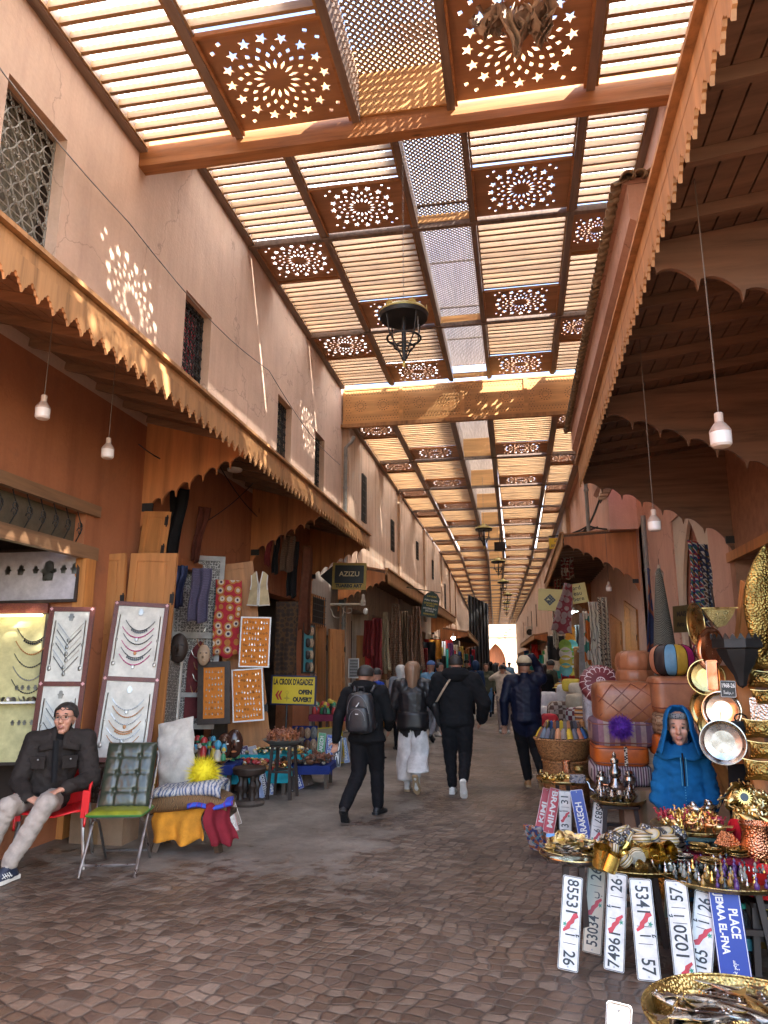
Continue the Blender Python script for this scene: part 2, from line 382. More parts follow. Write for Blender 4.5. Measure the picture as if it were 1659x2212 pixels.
def roof_bay(par, y0, y1, z, xs, fl=1.28, order='AB', strip=True, first=False, sheet=True, cover=True):
    bx = bend((y0+y1)/2); L_ = y1-y0
    for ci in (0, 1, 3, 4):
        xa, xb = xs[ci]+.05, xs[ci+1]-.05; w_ = xb-xa; cx = (xa+xb)/2+bx
        near_f = ci in (0, 4); f = fl; sl_ = L_-.1-f
        if first: near_f = False
        ya = y0+.05
        if near_f: yf = ya+f/2; ysl = ya+f+sl_/2
        else: ysl = ya+sl_/2; yf = ya+sl_+f/2
        if first and ci in (0, 4): ysl = ya+(L_-.1)/2; sl_ = L_-.1; yf = None
        if yf is not None: link('fretwork_panel', fret_mesh(w_-.02, f-.04), par, (cx, yf, z+.02))
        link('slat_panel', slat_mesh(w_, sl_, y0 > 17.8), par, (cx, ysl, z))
        if sheet: link('translucent_sheet', sheet_mesh(w_+.16, sl_+.04), par, (cx, ysl, z+.15))
        if yf is not None and (ci == 0 or (ci == 1 and cover)): link('translucent_sheet', sheet_mesh(w_+.16, f+.04), par, (cx, yf, z+.15))  # extra sheets added over these panels to keep sun patches off the wall
        if yf is not None:
            b = MB()
            ys = yf+(f/2 if near_f else -f/2)
            b.b2((-w_/2, ys-.02-yf, -.045), (w_/2, ys+.02-yf, .012)); b.b2((-w_/2, -f/2, -.04), (-w_/2+.03, f/2, .01)); b.b2((w_/2-.03, -f/2, -.04), (w_/2, f/2, .01))
            k = ('tr', round(w_, 2), near_f)
            if k not in _cache: o = b.build('panel_trim', W_BEAM); _cache[k] = o.data; bpy.data.objects.remove(o)
            link('panel_trim', _cache[k], par, (cx, yf, z))
    if strip:
        xa, xb = xs[2], xs[3]; w_ = xb-xa; cx = (xa+xb)/2+bx; zh = .62 if z == Z1 else .40
        link('lattice_screen', lattice_mesh(w_-.06, L_-.02), par, (cx, (y0+y1)/2, z+zh))
        for s in (-1, 1): link('lattice_screen', lattice_mesh(zh-.08, L_-.02), par, (cx+s*(w_/2-.02), (y0+y1)/2, z+zh/2+.04), (0, R(90), 0))
        b = MB(); b.b2((cx-w_/2+.03, y1-.05, z+.02), (cx+w_/2-.03, y1-.025, z+(zh if z == Z1 else .17))); b.build('riser_board', W_PLY2, par)
def rails(par, y0, y1, z, xs, mtl=None, rw=.095):
    bx0, bx1 = bend(y0), bend(y1)
    for i, x in enumerate(xs):
        b = MB(); b.bar((x+bx0, y0, z+.05), (x+bx1, y1, z+.05), rw if i not in (0, 5) else rw*1.3, .19); b.build('rail', mtl or W_RAIL, par)
def tie(par, y, z, x0=XL, x1=XR, h=.11):
    b = MB(); b.b2((x0+bend(y), y-.045, z-.07), (x1+bend(y), y+.045, z-.07+h)); b.build('tie_beam', W_RAIL, par)
r1 = thing('pergola_roof', 'nearest section of slatted timber roof above the street with two star rosette panels before the big beam', 'roof', (0, 0, 0), 0, 'slatted roof sections over the street')
y_b = 7.22
C1 = [-4.45, -3.15, -1.67, -.53, 1.05, 2.1]
roof_bay(r1, y_b-3.1, y_b, Z1, C1, 1.42, first=True, cover=False)
roof_bay(r1, y_b-6.25, y_b-3.1, Z1, C1, 1.42)
rails(r1, y_b-6.25, y_b, Z1, C1); tie(r1, y_b-3.15, Z1); tie(r1, y_b-6.3, Z1)
b = MB(); b.b2((XL, y_b-.02, Z1-.24), (-1.3, y_b+.16, Z1+.04)); b.b2((-1.3, y_b-.012, Z1-.232), (XR+.02, y_b+.152, Z1+.03)); b.build('big_beam', W_BEAM, r1)
b = MB(); b.b2((XL, y_b+.02, Z1+.05), (XR, y_b+.15, Z2+.06)); b.build('riser_board', W_PLY2, r1)
r2 = thing('pergola_roof', 'raised second section of slatted timber roof between the big beam and the carved drop board', 'roof', (0, 0, 0), 0, 'slatted roof sections over the street')
YT = [7.3, 10.9, 14.6, 17.8]
for a, c in zip(YT[:-1], YT[1:]): roof_bay(r2, a, c, Z2, COLS, 1.25, cover=a != YT[1])
for y in YT[1:-1]: tie(r2, y, Z2)
rails(r2, YT[0], YT[-1], Z2, COLS)
yd = 17.9
drop = thing('carved_drop_board', 'pale carved board closing the step in the roof, pierced with lattice and small rosettes', 'carved board', (0, yd, 0))
xs = [-4.45, -2.85, -1.2, .45, 2.1]; zt, zb = Z2-.02, Z3-.06
for i in range(4):
    wd = xs[i+1]-xs[i]-.03; hh = zt-zb; holes = []
    nx = int(wd/.075); nz = int(hh/.068)
    for a in range(nx):
        for c in range(nz):
            u = (a+.5+(.5 if c % 2 else 0))/nx*wd-wd/2; v = (c+.5)/nz*hh-hh/2
            if abs(u) > wd/2-.05 or abs(v) > hh/2-.05: continue
            if abs(u) < wd*.36 and abs(v) < hh*.27: continue
            holes.append([(u+.02*math.cos(t), v+.02*math.sin(t)) for t in (PI/2, PI*7/6, PI*11/6)])
    for q in (-.2, .2):
        for k in range(14):
            a = 2*PI*k/14; holes.append(dia(q*wd+.15*math.cos(a), .15*math.sin(a), a, .022, .014)); holes.append(dia(q*wd+.085*math.cos(a+.2), .085*math.sin(a+.2), a+.2, .024, .010))
    me = cut_board('fretwork_board', [(-wd/2, -hh/2), (wd/2, -hh/2), (wd/2, hh/2), (-wd/2, hh/2)], holes, .012); me.materials.append(W_PLY2)
    link('fretwork_board', me, drop, ((xs[i]+xs[i+1])/2, 0, (zt+zb)/2), (R(90), 0, 0))
    b = MB()
    for (p, q) in (((xs[i], -.02, zb), (xs[i]+.045, .0, zt)), ((xs[i+1]-.045, -.02, zb), (xs[i+1], .0, zt)), ((xs[i]+.045, -.017, zt-.05), (xs[i+1]-.045, .003, zt)), ((xs[i]+.045, -.017, zb), (xs[i+1]-.045, .003, zb+.05))): b.b2(p, q)
    b.build('frame', W_PLY2, drop)
b = MB(); b.b2((xs[0], .05, zb), (xs[-1], .07, zt)); b.build('hole_shade_board', W_DARK, drop)  # dark board added behind the holes, its colour stands in for their shade
b = MB(); b.b2((xs[0]-.15, -.05, zb-.1), (xs[-1]+.1, .07, zb-.002)); b.build('lower_rail', W_VAL, drop)
C3 = [-4.27, -3.1, -1.5, -.5, 1.2, 2.14]
names = ['third slatted roof section just beyond the carved drop board', 'fourth slatted roof section, far down the street', 'farthest slatted roof section ending at the bright opening']
y = yd+.15
for s, nb in enumerate((7, 9, 11)):
    rr = thing('pergola_roof', names[s], 'roof', (0, 0, 0), 0, 'slatted roof sections over the street')
    for k in range(nb):
        Lb = 3.85
        roof_bay(rr, y, y+Lb, Z3, C3, 1.25, strip=True); tie(rr, y+Lb, Z3, -4.3, 2.0)
        b0 = y; y += Lb
    rails(rr, y-Lb*nb, y, Z3, C3, None, .15)
YEND = y
def ground_mat():
    m, n, b, L = _nodes('setts_and_concrete'); v = _coord(n, L, (1, 1, 1), 'World')
    nz = n.nodes.new('ShaderNodeTexNoise'); nz.inputs['Scale'].default_value = 1.3; nz.inputs['Detail'].default_value = 3; L.new(v, nz.inputs['Vector'])
    wv = n.nodes.new('ShaderNodeVectorMath'); wv.operation = 'MULTIPLY_ADD'; L.new(nz.outputs['Color'], wv.inputs[0]); wv.inputs[1].default_value = (.34, .26, 0); L.new(v, wv.inputs[2])
    mp = n.nodes.new('ShaderNodeMapping'); mp.inputs['Scale'].default_value = (9.6, 11.6, 1); mp.inputs['Rotation'].default_value = (0, 0, .25); L.new(wv.outputs[0], mp.inputs[0])
    fl = n.nodes.new('ShaderNodeMapping'); fl.inputs['Scale'].default_value = (1, 1, 0); L.new(mp.outputs[0], fl.inputs[0])
    e = n.nodes.new('ShaderNodeTexVoronoi'); e.feature = 'DISTANCE_TO_EDGE'; e.inputs['Scale'].default_value = 1; e.inputs['Randomness'].default_value = .38; L.new(fl.outputs[0], e.inputs['Vector'])
    c = n.nodes.new('ShaderNodeTexVoronoi'); c.inputs['Scale'].default_value = 1; c.inputs['Randomness'].default_value = .38; L.new(fl.outputs[0], c.inputs['Vector'])
    sc_ = n.nodes.new('ShaderNodeSeparateColor'); L.new(c.outputs['Color'], sc_.inputs[0])
    fine = _noise(n, L, v, 35, 6, .7); mid = _noise(n, L, v, 5, 5, .7, .6)
    stone = _ramp(n, L, sc_.outputs[0], [(.0, (.085, .056, .040)), (.3, (.135, .088, .060)), (.6, (.19, .13, .092)), (.85, (.25, .195, .15)), (1, (.11, .07, .05))])
    stone = _mix(n, L, .6, stone, _ramp(n, L, fine, [(.3, (.5, .5, .5)), (.7, (1.0, .95, .9))]), 'MULTIPLY')
    conc = _ramp(n, L, mid, [(.3, (.16, .135, .11)), (.7, (.29, .25, .21))])
    conc = _mix(n, L, .4, conc, _ramp(n, L, fine, [(.3, (.6, .6, .6)), (.7, (1, 1, 1))]), 'MULTIPLY')
    joint = _math(n, L, 'ADD', e.outputs['Distance'], _math(n, L, 'MULTIPLY', _math(n, L, 'SUBTRACT', fine, .5), .10))
    jm = _ramp(n, L, joint, [(.035, (1, 1, 1)), (.10, (0, 0, 0))])
    jc = _ramp(n, L, mid, [(.35, (.035, .024, .018)), (.65, (.15, .12, .095))])
    setts = _mix(n, L, jm, stone, jc)
    sep = n.nodes.new('ShaderNodeSeparateXYZ'); L.new(v, sep.inputs[0]); X, Y = sep.outputs[0], sep.outputs[1]
    bigv = _noise(n, L, v, .55, 5, .65, .5); med = _noise(n, L, v, 3.2, 6, .75, .4)
    left = _math(n, L, 'SUBTRACT', _math(n, L, 'SUBTRACT', -1.15, X), 0.0)       # >0 on the left
    ynear = _math(n, L, 'MULTIPLY', _math(n, L, 'SUBTRACT', Y, 5.7), .8)
    left = _math(n, L, 'MINIMUM', _math(n, L, 'MULTIPLY', left, 1.1), ynear)
    right = _math(n, L, 'MULTIPLY', _math(n, L, 'SUBTRACT', X, .75), 1.0)
    right = _math(n, L, 'MINIMUM', right, _math(n, L, 'MULTIPLY', _math(n, L, 'SUBTRACT', Y, 4.2), .6))
    edge = _math(n, L, 'MAXIMUM', left, right)
    t = _math(n, L, 'ADD', edge, _math(n, L, 'ADD', _math(n, L, 'MULTIPLY', _math(n, L, 'SUBTRACT', bigv, .5), 2.2), _math(n, L, 'MULTIPLY', _math(n, L, 'SUBTRACT', med, .5), 3.6)))
    t = _math(n, L, 'SUBTRACT', t, _math(n, L, 'MULTIPLY', _math(n, L, 'MINIMUM', joint, .25), 1.3))
    cm = _ramp(n, L, t, [(.10, (0, 0, 0)), (.22, (.88, .88, .88)), (.6, (1, 1, 1))])
    col = _mix(n, L, cm, setts, conc)
    dirt = _ramp(n, L, _noise(n, L, v, .8, 5, .6), [(.36, (.42, .38, .35)), (.62, (1, 1, 1))]); col = _mix(n, L, .8, col, dirt, 'MULTIPLY')
    L.new(col, b.inputs['Base Color'])
    wet = _ramp(n, L, _noise(n, L, v, .9, 5, .65), [(.35, (.3, .3, .3)), (.62, (.62, .62, .62))])
    rr = _mix(n, L, cm, wet, (.6, .6, .6)); L.new(rr, b.inputs['Roughness'])
    hs = _ramp(n, L, joint, [(.0, (0, 0, 0)), (.16, (.85, .85, .85)), (.5, (1, 1, 1))])
    h = _mix(n, L, cm, hs, (.95, .95, .95)); hh = _math(n, L, 'ADD', h, _math(n, L, 'MULTIPLY', fine, .22)); hh = _math(n, L, 'ADD', hh, _math(n, L, 'MULTIPLY', med, .25))
    hh = _math(n, L, 'ADD', hh, _math(n, L, 'MULTIPLY', sc_.outputs[1], .22))
    _bump(n, L, b, hh, .6, .012); MATS['ground'] = m; return m
b = MB(); b.add([(-60, -20, 0), (60, -20, 0), (60, 400, 0), (-60, 400, 0)], [(0, 1, 2, 3)]); struct(b.build('street_paving', ground_mat()))
def wall_panel(b, x, y0, y1, z0, z1, holes, t=.35, side=-1, mi=0):
    """wall in the plane x, openings as (ya, yb, za, zb); thickness goes away from the street"""
    ys = sorted({y0, y1, *[h[0] for h in holes], *[h[1] for h in holes]}); zs = sorted({z0, z1, *[h[2] for h in holes], *[h[3] for h in holes]})
    for a, c in zip(ys[:-1], ys[1:]):
        z = z0; cuts = sorted([(h[2], h[3]) for h in holes if h[0] < (a+c)/2 < h[1]])
        for (p, q) in cuts+[(z1, z1)]:
            if p > z: b.b2((x, a, z), (x+side*t, c, p), mi)
            z = q
WIN = [  # y0,y1,z0,z1 in the left upper wall, from the pixels of their corners
    (PX(20, 160, XL).y, PX(146, 303, XL).y, PX(120, 560, XL).z, PX(146, 303, XL).z),
    (PX(402, 640, XL).y, PX(457, 690, XL).y, 5.38, PX(405, 625, XL).z-.02),
    (PX(601, 860, XL).y, PX(631, 880, XL).y, 5.42, PX(603, 852, XL).z),
    (PX(681, 940, XL).y, PX(701, 960, XL).y, 5.42, PX(682, 930, XL).z)]
for i, w_ in enumerate(WIN): print('WIN', [round(t, 2) for t in w_])
SHOPTOP = 3.15
LOPEN = [(3.4, 6.75, .25, 3.26), (8.4, 10.8, .1, 2.97), (12.0, 14.2, 0, 2.95)]
lb = thing('left_building', 'long pink plastered building on the left with small grilled windows over orange shop fronts', 'building')
b = MB(); wall_panel(b, XL, -.5, yd+.1, 4.6, 9.6, WIN); b.build('upper_wall', M_PINK, lb)
b = MB(); wall_panel(b, XL+.0, -.5, 15.4, 0, 4.6, LOPEN); b.build('shop_wall', M_ORANGE, lb)
b = MB(); wall_panel(b, XL, 15.4, yd+.1, 0, 4.6, [(16.6, 17.4, 0, 2.35)]); b.build('grey_wall', M_GREYP, lb)
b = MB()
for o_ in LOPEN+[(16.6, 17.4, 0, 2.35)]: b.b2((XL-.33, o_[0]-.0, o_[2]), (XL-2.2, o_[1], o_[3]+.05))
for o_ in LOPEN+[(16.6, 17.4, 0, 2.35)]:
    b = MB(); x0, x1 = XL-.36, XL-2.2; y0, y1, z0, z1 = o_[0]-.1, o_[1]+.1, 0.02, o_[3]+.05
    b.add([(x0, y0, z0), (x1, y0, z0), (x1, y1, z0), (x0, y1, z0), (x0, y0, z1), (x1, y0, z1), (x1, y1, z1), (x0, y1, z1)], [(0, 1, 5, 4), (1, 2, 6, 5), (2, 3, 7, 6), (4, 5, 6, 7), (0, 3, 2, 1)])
    b.build('shop_interior', mat('interior_wall', (.045, .028, .02), .9), lb)  # near-black wall colour carries the darkness of the shop interiors
def window(w_, cloth=None, dense=1, mt=M_IRON):
    y0, y1, z0, z1 = w_; fr = MB(); t = .05
    xw = XL-.17
    for (p, q) in (((xw, y0, z0), (xw-.05, y0+t, z1)), ((xw, y1-t, z0), (xw-.05, y1, z1)), ((xw, y0+t, z1-t), (xw-.05, y1-t, z1)), ((xw, y0+t, z0), (xw-.05, y1-t, z0+t))): fr.b2(p, q)
    f = fr.build('window', W_DARK, lb)
    g = MB(); g.b2((xw-.06, y0, z0), (xw-.07, y1, z1)); g.build('shutter_board' if not cloth else 'curtain', cloth or pattern('dull_window_board', [(.16, .14, .10), (.22, .19, .13), (.13, .11, .08)], 'kilim', (3, 9, 5)), f)
    g = MB(); nc = max(2, int((y1-y0)/.16*dense)); nr = max(3, int((z1-z0)/.2*dense)); cw = (y1-y0)/nc; ch = (z1-z0)/nr; x = xw+.03
    for i in range(nc):
        for s in (-1, 1):
            pts = []
            for k in range(nr*8+1):
                zz = z0+(z1-z0)*k/(nr*8); pts.append((x, y0+(i+.5)*cw+s*cw*.46*math.cos(PI*2*k/16), zz))
            g.tube(pts, .008, 5)
        for k in range(nr):
            for s in (-1, 1):
                cy, cz = y0+(i+.5)*cw+s*cw*.24, z0+(k+.5)*ch
                g.tube([(x+.012, cy+.038*(1-q/14)*math.cos(q*.75)*s, cz+.038*(1-q/14)*math.sin(q*.75)) for q in range(12)], .0065, 4)
    for k in range(nr+1): g.tube([(x, y0, z0+k*ch), (x, y1, z0+k*ch)], .007, 5)
    for yy in (y0+.012, y1-.012): g.tube([(x, yy, z0), (x, yy, z1)], .012, 5)
    g.build('grille', mt, f)
    return f
window(WIN[0])
window(WIN[1], pattern('red_curtain', [(.45, .02, .05), (.55, .03, .07), (.38, .015, .04), (.62, .3, .3)], 'swirl', (3, 16, 3)), 1.3, M_BLACK)
window(WIN[2], pattern('olive_curtain', [(.32, .27, .12), (.22, .18, .08), (.4, .33, .16)], 'swirl', (3, 16, 3)), 1.3, M_BLACK)
window(WIN[3], None, 1.3, M_BLACK)
XRW = 3.0
rb = thing('right_building', 'rose plastered building on the right, overhanging upper storey above the dark awning', 'building')
b = MB(); b.b2((XR+.02, .5, 4.75), (3.6, 7.2, 8.25)); b.build('upper_wall', M_RPINK, rb); b = MB(); b.b2((XR+.02, 7.2, 4.75), (3.6, 10.5, 9.15)); b.build('upper_wall', M_RPINK, rb)
b = MB(); b.b2((XR+.02, 10.5, 5.7), (2.34, 17.9, 9.2)); b.build('upper_wall', M_RPINK, rb)
ROPEN = [(4.2, 10.5, .0, 3.08)]
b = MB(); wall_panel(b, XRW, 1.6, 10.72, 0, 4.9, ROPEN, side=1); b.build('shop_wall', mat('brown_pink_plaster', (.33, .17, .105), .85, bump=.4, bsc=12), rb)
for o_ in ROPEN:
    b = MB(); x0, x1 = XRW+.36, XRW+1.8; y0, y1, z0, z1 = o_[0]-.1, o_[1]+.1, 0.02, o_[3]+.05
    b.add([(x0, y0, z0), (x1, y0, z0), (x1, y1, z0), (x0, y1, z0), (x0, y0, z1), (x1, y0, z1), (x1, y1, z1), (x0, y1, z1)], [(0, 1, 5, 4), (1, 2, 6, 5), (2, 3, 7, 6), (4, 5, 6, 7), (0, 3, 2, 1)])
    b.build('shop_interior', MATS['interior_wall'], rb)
b = MB(); wall_panel(b, XRW, 10.72, 17.9, 0, 7.6, [(11.75, 14.3, 1.0, 4.35)], side=1); b.build('niche_wall', M_RPINK, rb)
def arch_pts(w_, h, n=10, k=1.25):
    r = w_*k; pts = [(-w_/2, 0)]; cx = -w_/2+r; a_end = math.acos((r-w_/2)/r); top = math.sin(a_end)*r; z0 = h-top
    for i in range(n+1): a = a_end*i/n; pts.append((cx-r*math.cos(a), z0+r*math.sin(a)))
    for i in range(n-1, -1, -1): a = a_end*i/n; pts.append((-cx+r*math.cos(a), z0+r*math.sin(a)))
    pts.append((w_/2, 0)); return pts
yc, wn = 13.0, 2.6
M_yz = frame((XRW+.03, yc, 1.0), (0, 1, 0), (0, 0, 1))
b = MB(); b.b2((XRW+.12, 11.7, .9), (XRW+.2, 14.4, 4.5)); b.build('niche_back', mat('deep_rose', (.36, .15, .10), .8, bump=.3), rb)
outer = [(-1.3, 0), (-1.3, 3.4), (1.3, 3.4), (1.3, 0), (1.02, 0)]+[(-p[0], p[1]) for p in arch_pts(2.04, 3.15)][1:-1]+[(-1.02, 0)]
b = MB(); b.prism(outer, .06, M_yz); b.build('niche_surround', plaster('cream_plaster', (.62, .55, .44), .15), rb)
def far_building(name, label, x, y0, y1, side, mtl, ztop=9.0, seed=0):
    rg = random.Random(seed); t = thing(name, label, 'building')
    b = MB(); n = int((y1-y0)/6)+1
    for k in range(n):
        a, c = y0+(y1-y0)*k/n, y0+(y1-y0)*(k+1)/n; p, q = x+bend(a), x+bend(c)
        b.add([(p, a, 3.1), (q, c, 3.1), (q, c, ztop), (p, a, ztop), (p+side*3, a, 3.1), (q+side*3, c, 3.1), (q+side*3, c, ztop), (p+side*3, a, ztop)],
              [(0, 1, 2, 3), (4, 7, 6, 5), (3, 2, 6, 7), (0, 4, 5, 1), (0, 3, 7, 4), (1, 5, 6, 2)])
    b.build('upper_wall', mtl, t)
    y = y0; ops = []
    while y < y1:
        b = MB(); pw = rg.uniform(.35, .8); b.b2((x+bend(y), y, 0), (x+side*.5+bend(y), min(y1, y+pw), 3.1)); b.build('shop_pier', M_PINK2 if side < 0 else M_RPINK, t); y += pw
        ow = rg.uniform(1.6, 2.8); ops.append((y, min(y1, y+ow))); y += ow
    b = MB(); b.b2((x+side*1.3+bend((y0+y1)/2), y0, 0), (x+side*1.4+bend((y0+y1)/2), y1, 3.1)); b.build('shop_interior', MATS['interior_wall'], t)
    return t, ops
tl1, opl1 = far_building('left_building', 'weathered tall pink wall on the left beyond the drainpipe, over the carpet shops', -4.3, yd+.1, 62, -1, M_PINK2, 9.4, 3)
tl2, opl2 = far_building('left_building', 'farthest stretch of pink wall on the left behind the black netting', -4.4, 62, YEND, -1, M_PINK2, 9.4, 4)
tr1, opr1 = far_building('right_building', 'pink building on the right beyond the tiled cornice, over the rug shops', 2.2, 30.2, 56, 1, M_PINK2, 8.35, 5)
tr2, opr2 = far_building('right_building', 'farthest pink building on the right with wires and an air conditioner', 2.22, 56, YEND, 1, M_PINK2, 8.35, 6)
for t, x, s, ylist in ((tl1, -4.3, -1, [(19.6, 7.1, 5.7), (24.5, 6.7, 5.6), (31, 7, 6.2), (37, 7, 6), (45, 6.6, 5)]), (tr1, 2.2, 1, [(31.5, 6.4, 5.0), (38, 6.4, 4.9), (46, 6.4, 4.9)]), (tr2, 2.22, 1, [(60, 6.4, 4.6), (68, 6.4, 4.6), (76, 6.4, 4.6), (88, 6.4, 4.6)])):
    for (yy, za, zb_) in ylist:
        X0 = x+bend(yy)
        b = MB(); b.b2((X0-s*.012, yy, zb_), (X0+s*.02, yy+.55, za)); f = b.build('window', M_DARKIN, t)
        b = MB(); xg = X0-s*.04
        for i in range(5): b.tube([(xg, yy+.55*i/4, zb_), (xg, yy+.55*i/4, za)], .012, 4)
        for i in range(7): b.tube([(xg, yy, zb_+(za-zb_)*i/6), (xg, yy+.55, zb_+(za-zb_)*i/6)], .010, 4)
        b.build('grille', M_BLACK, f)
for yy in (26, 33.5, 42, 50, 57):
    b = MB(); b.b2((-4.29+bend(yy), yy, 3.6), (-4.2+bend(yy), yy+.5, Z3-.1)); b.build('pilaster', M_PINK2, tl1)
rm = thing('right_building', 'rose wall with two pale wooden doors under the bright orange awning on the right', 'building')
b = MB(); b.b2((2.35, 17.95, 4.9), (3.6, 30.2, 8.35)); b.build('upper_wall', M_RPINK, rm)
b = MB(); wall_panel(b, XRW, 17.3, 30.2, 0, 4.9, [(25.5, 28.8, 0, 2.7)], side=1); b.build('shop_wall', M_RPINK, rm)
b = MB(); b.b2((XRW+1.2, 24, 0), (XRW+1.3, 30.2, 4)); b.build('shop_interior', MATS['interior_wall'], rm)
b = MB(); b.b2((2.14, 17.95, Z3+.02), (2.345, 30.2, Z3+.12)); b.build('roof_ledge', M_RPINK, rm)
b = MB(); b.b2((2.33, 19.0, 5.9), (2.36, 19.5, 7.0)); f = b.build('window', M_DARKIN, rm)
ye = YEND+14; xe_ = bend(ye)-1.2
eb = thing('end_building', 'sunlit pale facade closing the far end of the street with a pointed gateway', 'building')
M_yx = frame((xe_, ye, 0), (1, 0, 0), (0, 0, 1))
gate = arch_pts(3.6, 5.2)
outer = [(-14, 0), (-14, 13), (14, 13), (14, 0), (1.8, 0)]+[(-p[0], p[1]) for p in gate][1:-1]+[(-1.8, 0)]
b = MB(); b.prism(outer, -.6, M_yx); b.build('facade', plaster('sunlit_ochre_plaster', (.66, .47, .31), .2), eb)
b = MB(); b.b2((xe_-14, ye-.15, 6.4), (xe_+14, ye, 6.7)); b.b2((xe_-14, ye-.12, 9.0), (xe_+14, ye, 9.2)); b.build('cornice', M_PINK, eb)
b = MB(); b.b2((xe_-3, ye+1.5, 0), (xe_+3, ye+1.7, 6)); b.build('gate_leaf', W_DOOR2, eb)
for xx in (-8, -4.5, 4.5, 8):
    b = MB(); b.b2((xe_+xx-.5, ye-.02, 7.2), (xe_+xx+.5, ye+.1, 8.6)); b.build('window', M_DARKIN, eb)
def tooth_run(y0, y1, h, pitch=.165):
    """outline in (s, z): top edge at 0, toothed lower edge"""
    L_ = y1-y0; n = max(1, int(L_/pitch)); p = L_/n; pts = [(0, 0)]
    for i in range(n):
        s = i*p
        pts += [(s, -h*.55), (s+.06*p, -h*.55), (s+.13*p, -h*.66), (s+.24*p, -h*.68), (s+.30*p, -h*.80), (s+.40*p, -h*.83), (s+.50*p, -h), (s+.60*p, -h*.83), (s+.70*p, -h*.80), (s+.76*p, -h*.68), (s+.87*p, -h*.66), (s+.94*p, -h*.55)]
    pts += [(L_, -h*.55), (L_, 0)]
    return pts
def cheek_poly(xe, xw, ze, zt, zw, n=7):
    """side board: from eave (xe) to wall (xw); ogee, cusped lower edge dropping to zw at the wall"""
    s = 1 if xw > xe else -1; W = abs(xw-xe); pts = [(xe, ze-.16)]
    def base(t): return ze-.2-(ze-.2-zw)*(t**1.25)
    for i in range(n):
        t0, t1 = i/n*.93, (i+1)/n*.93; a, b_ = base(t0), base(t1)
        pts.append((xe+s*W*(t0+.006), a+.0))
        for k in range(1, 6):
            q = k/5; pts.append((xe+s*W*(t0+(t1-t0)*q*.92), a+(b_-a)*q+.055*math.sin(PI*q)))
        pts.append((xe+s*W*(t1-.004), b_-.075)); 
    pts += [(xe+s*W*.95, zw-.05), (xe+s*W*.975, zw-.16), (xw, zw-.2), (xw, zt), (xe, ze+.02)]
    return pts
def awning(name, label, xe, xw, y0, y1, ze, zw, zbot, cheeks, raft=.55, mu=None, mc=None, pitch=.165, vh=.24, skew=0.0, vm=None):
    t = thing(name, label, 'awning'); s = 1 if xw > xe else -1; mu = mu or W_AWN; mc = mc or W_BRACK; vm = vm or W_VAL
    bb = lambda y: bend(y)+skew*(y-y0)
    b = MB()   # planked soffit, rising to the wall
    nb = max(3, int(abs(xw-xe)/.13))
    for i in range(nb):
        u0, u1 = i/nb, (i+1)/nb-.006; xa, xb = xe+(xw-xe)*u0, xe+(xw-xe)*u1; za, zb_ = ze+(zw-ze)*u0, ze+(zw-ze)*u1
        b.add([(xa+bb(y0), y0, za+.05), (xb+bb(y0), y0, zb_+.05), (xb+bb(y1), y1, zb_+.05), (xa+bb(y1), y1, za+.05), (xa+bb(y0), y0, za+.075), (xb+bb(y0), y0, zb_+.075), (xb+bb(y1), y1, zb_+.075), (xa+bb(y1), y1, za+.075)],
              [(0, 1, 2, 3), (4, 7, 6, 5), (0, 4, 5, 1), (3, 2, 6, 7), (0, 3, 7, 4), (1, 5, 6, 2)])
    b.build('soffit', mu, t)
    b = MB(); b.bar((xe+(xw-xe)*.5+bb(y0), (y0), (ze+zw)/2+.1), (xe+(xw-xe)*.5+bb(y1), y1, (ze+zw)/2+.1), abs(xw-xe)+.1, .03); 
    b.v = [(x, y, z+(zw-ze)*((x-bb(y)-xe)/(xw-xe)-.5)) for x, y, z in b.v]; b.build('cover', W_BEAM, t)
    b = MB(); n = int((y1-y0)/raft)
    for i in range(n+1):
        y = y0+.06+(y1-y0-.12)*i/n; b.bar((xe+bb(y)+s*.03, y, ze+.01), (xw+bb(y), y, zw+.01), .05, .08)
    b.build('rafters', mu, t)
    b = MB(); b.bar((xe+bb(y0)-s*.03, y0-.02, ze+.05), (xe+bb(y1)-s*.03, y1+.02, ze+.05), .045, .12); b.bar((xe+bb(y0)-s*.05, y0-.03, ze+.135), (xe+bb(y1)-s*.05, y1+.03, ze+.135), .10, .035); b.build('fascia', vm, t)
    b = MB(); dirv = Vector((bb(y1)-bb(y0), y1-y0, 0)); b.prism(tooth_run(0, dirv.length, vh, pitch), .02, frame((xe+bb(y0)-s*.05, y0, ze-.0), dirv, (0, 0, 1))); b.build('valance', vm, t)
    for y in cheeks:
        b = MB(); b.prism([(p[0]+bb(y), p[1]) for p in cheek_poly(xe, xw, ze, zw+.02, zbot)], .035, frame((0, y, 0), (1, 0, 0), (0, 0, 1)) @ Matrix.Identity(4)); o = b.build('bracket_board', mc, t)
        b = MB(); b.b2((xw+bb(y)-s*.16, y-.03, zbot+.0), (xw+bb(y)-s*.02, y-.06, zbot+.1)); b.build('iron_fixing', M_BLACK, o)
    return t
awning('awning', 'long wooden awning with toothed valance over the jewellery shops on the left, nearest', -3.2, XL, 2.2, 15.2, H+2.64, H+3.0, 3.5, [7.9, 11.6, 15.17])
awning('awning', 'wooden awning above the hanging carpets on the left, between the two signboards', -3.12, -4.3, 17.0, 36.5, H+2.12, H+2.35, 3.1, [17.02, 36.4])
awning('awning', 'low wooden awning over the brightly lit clothes stall far down on the left', -2.75, -4.3, 41, 64, H+1.65, H+1.9, 2.75, [41.02, 64])
awning('awning', 'dark deep wooden awning with toothed valance overhead on the right, nearest', .98, XRW, 2.0, 10.5, H+2.75, H+3.0, 3.3, [4.6, 7.5, 10.46], mu=W_AWND, mc=W_AWND, skew=.006)
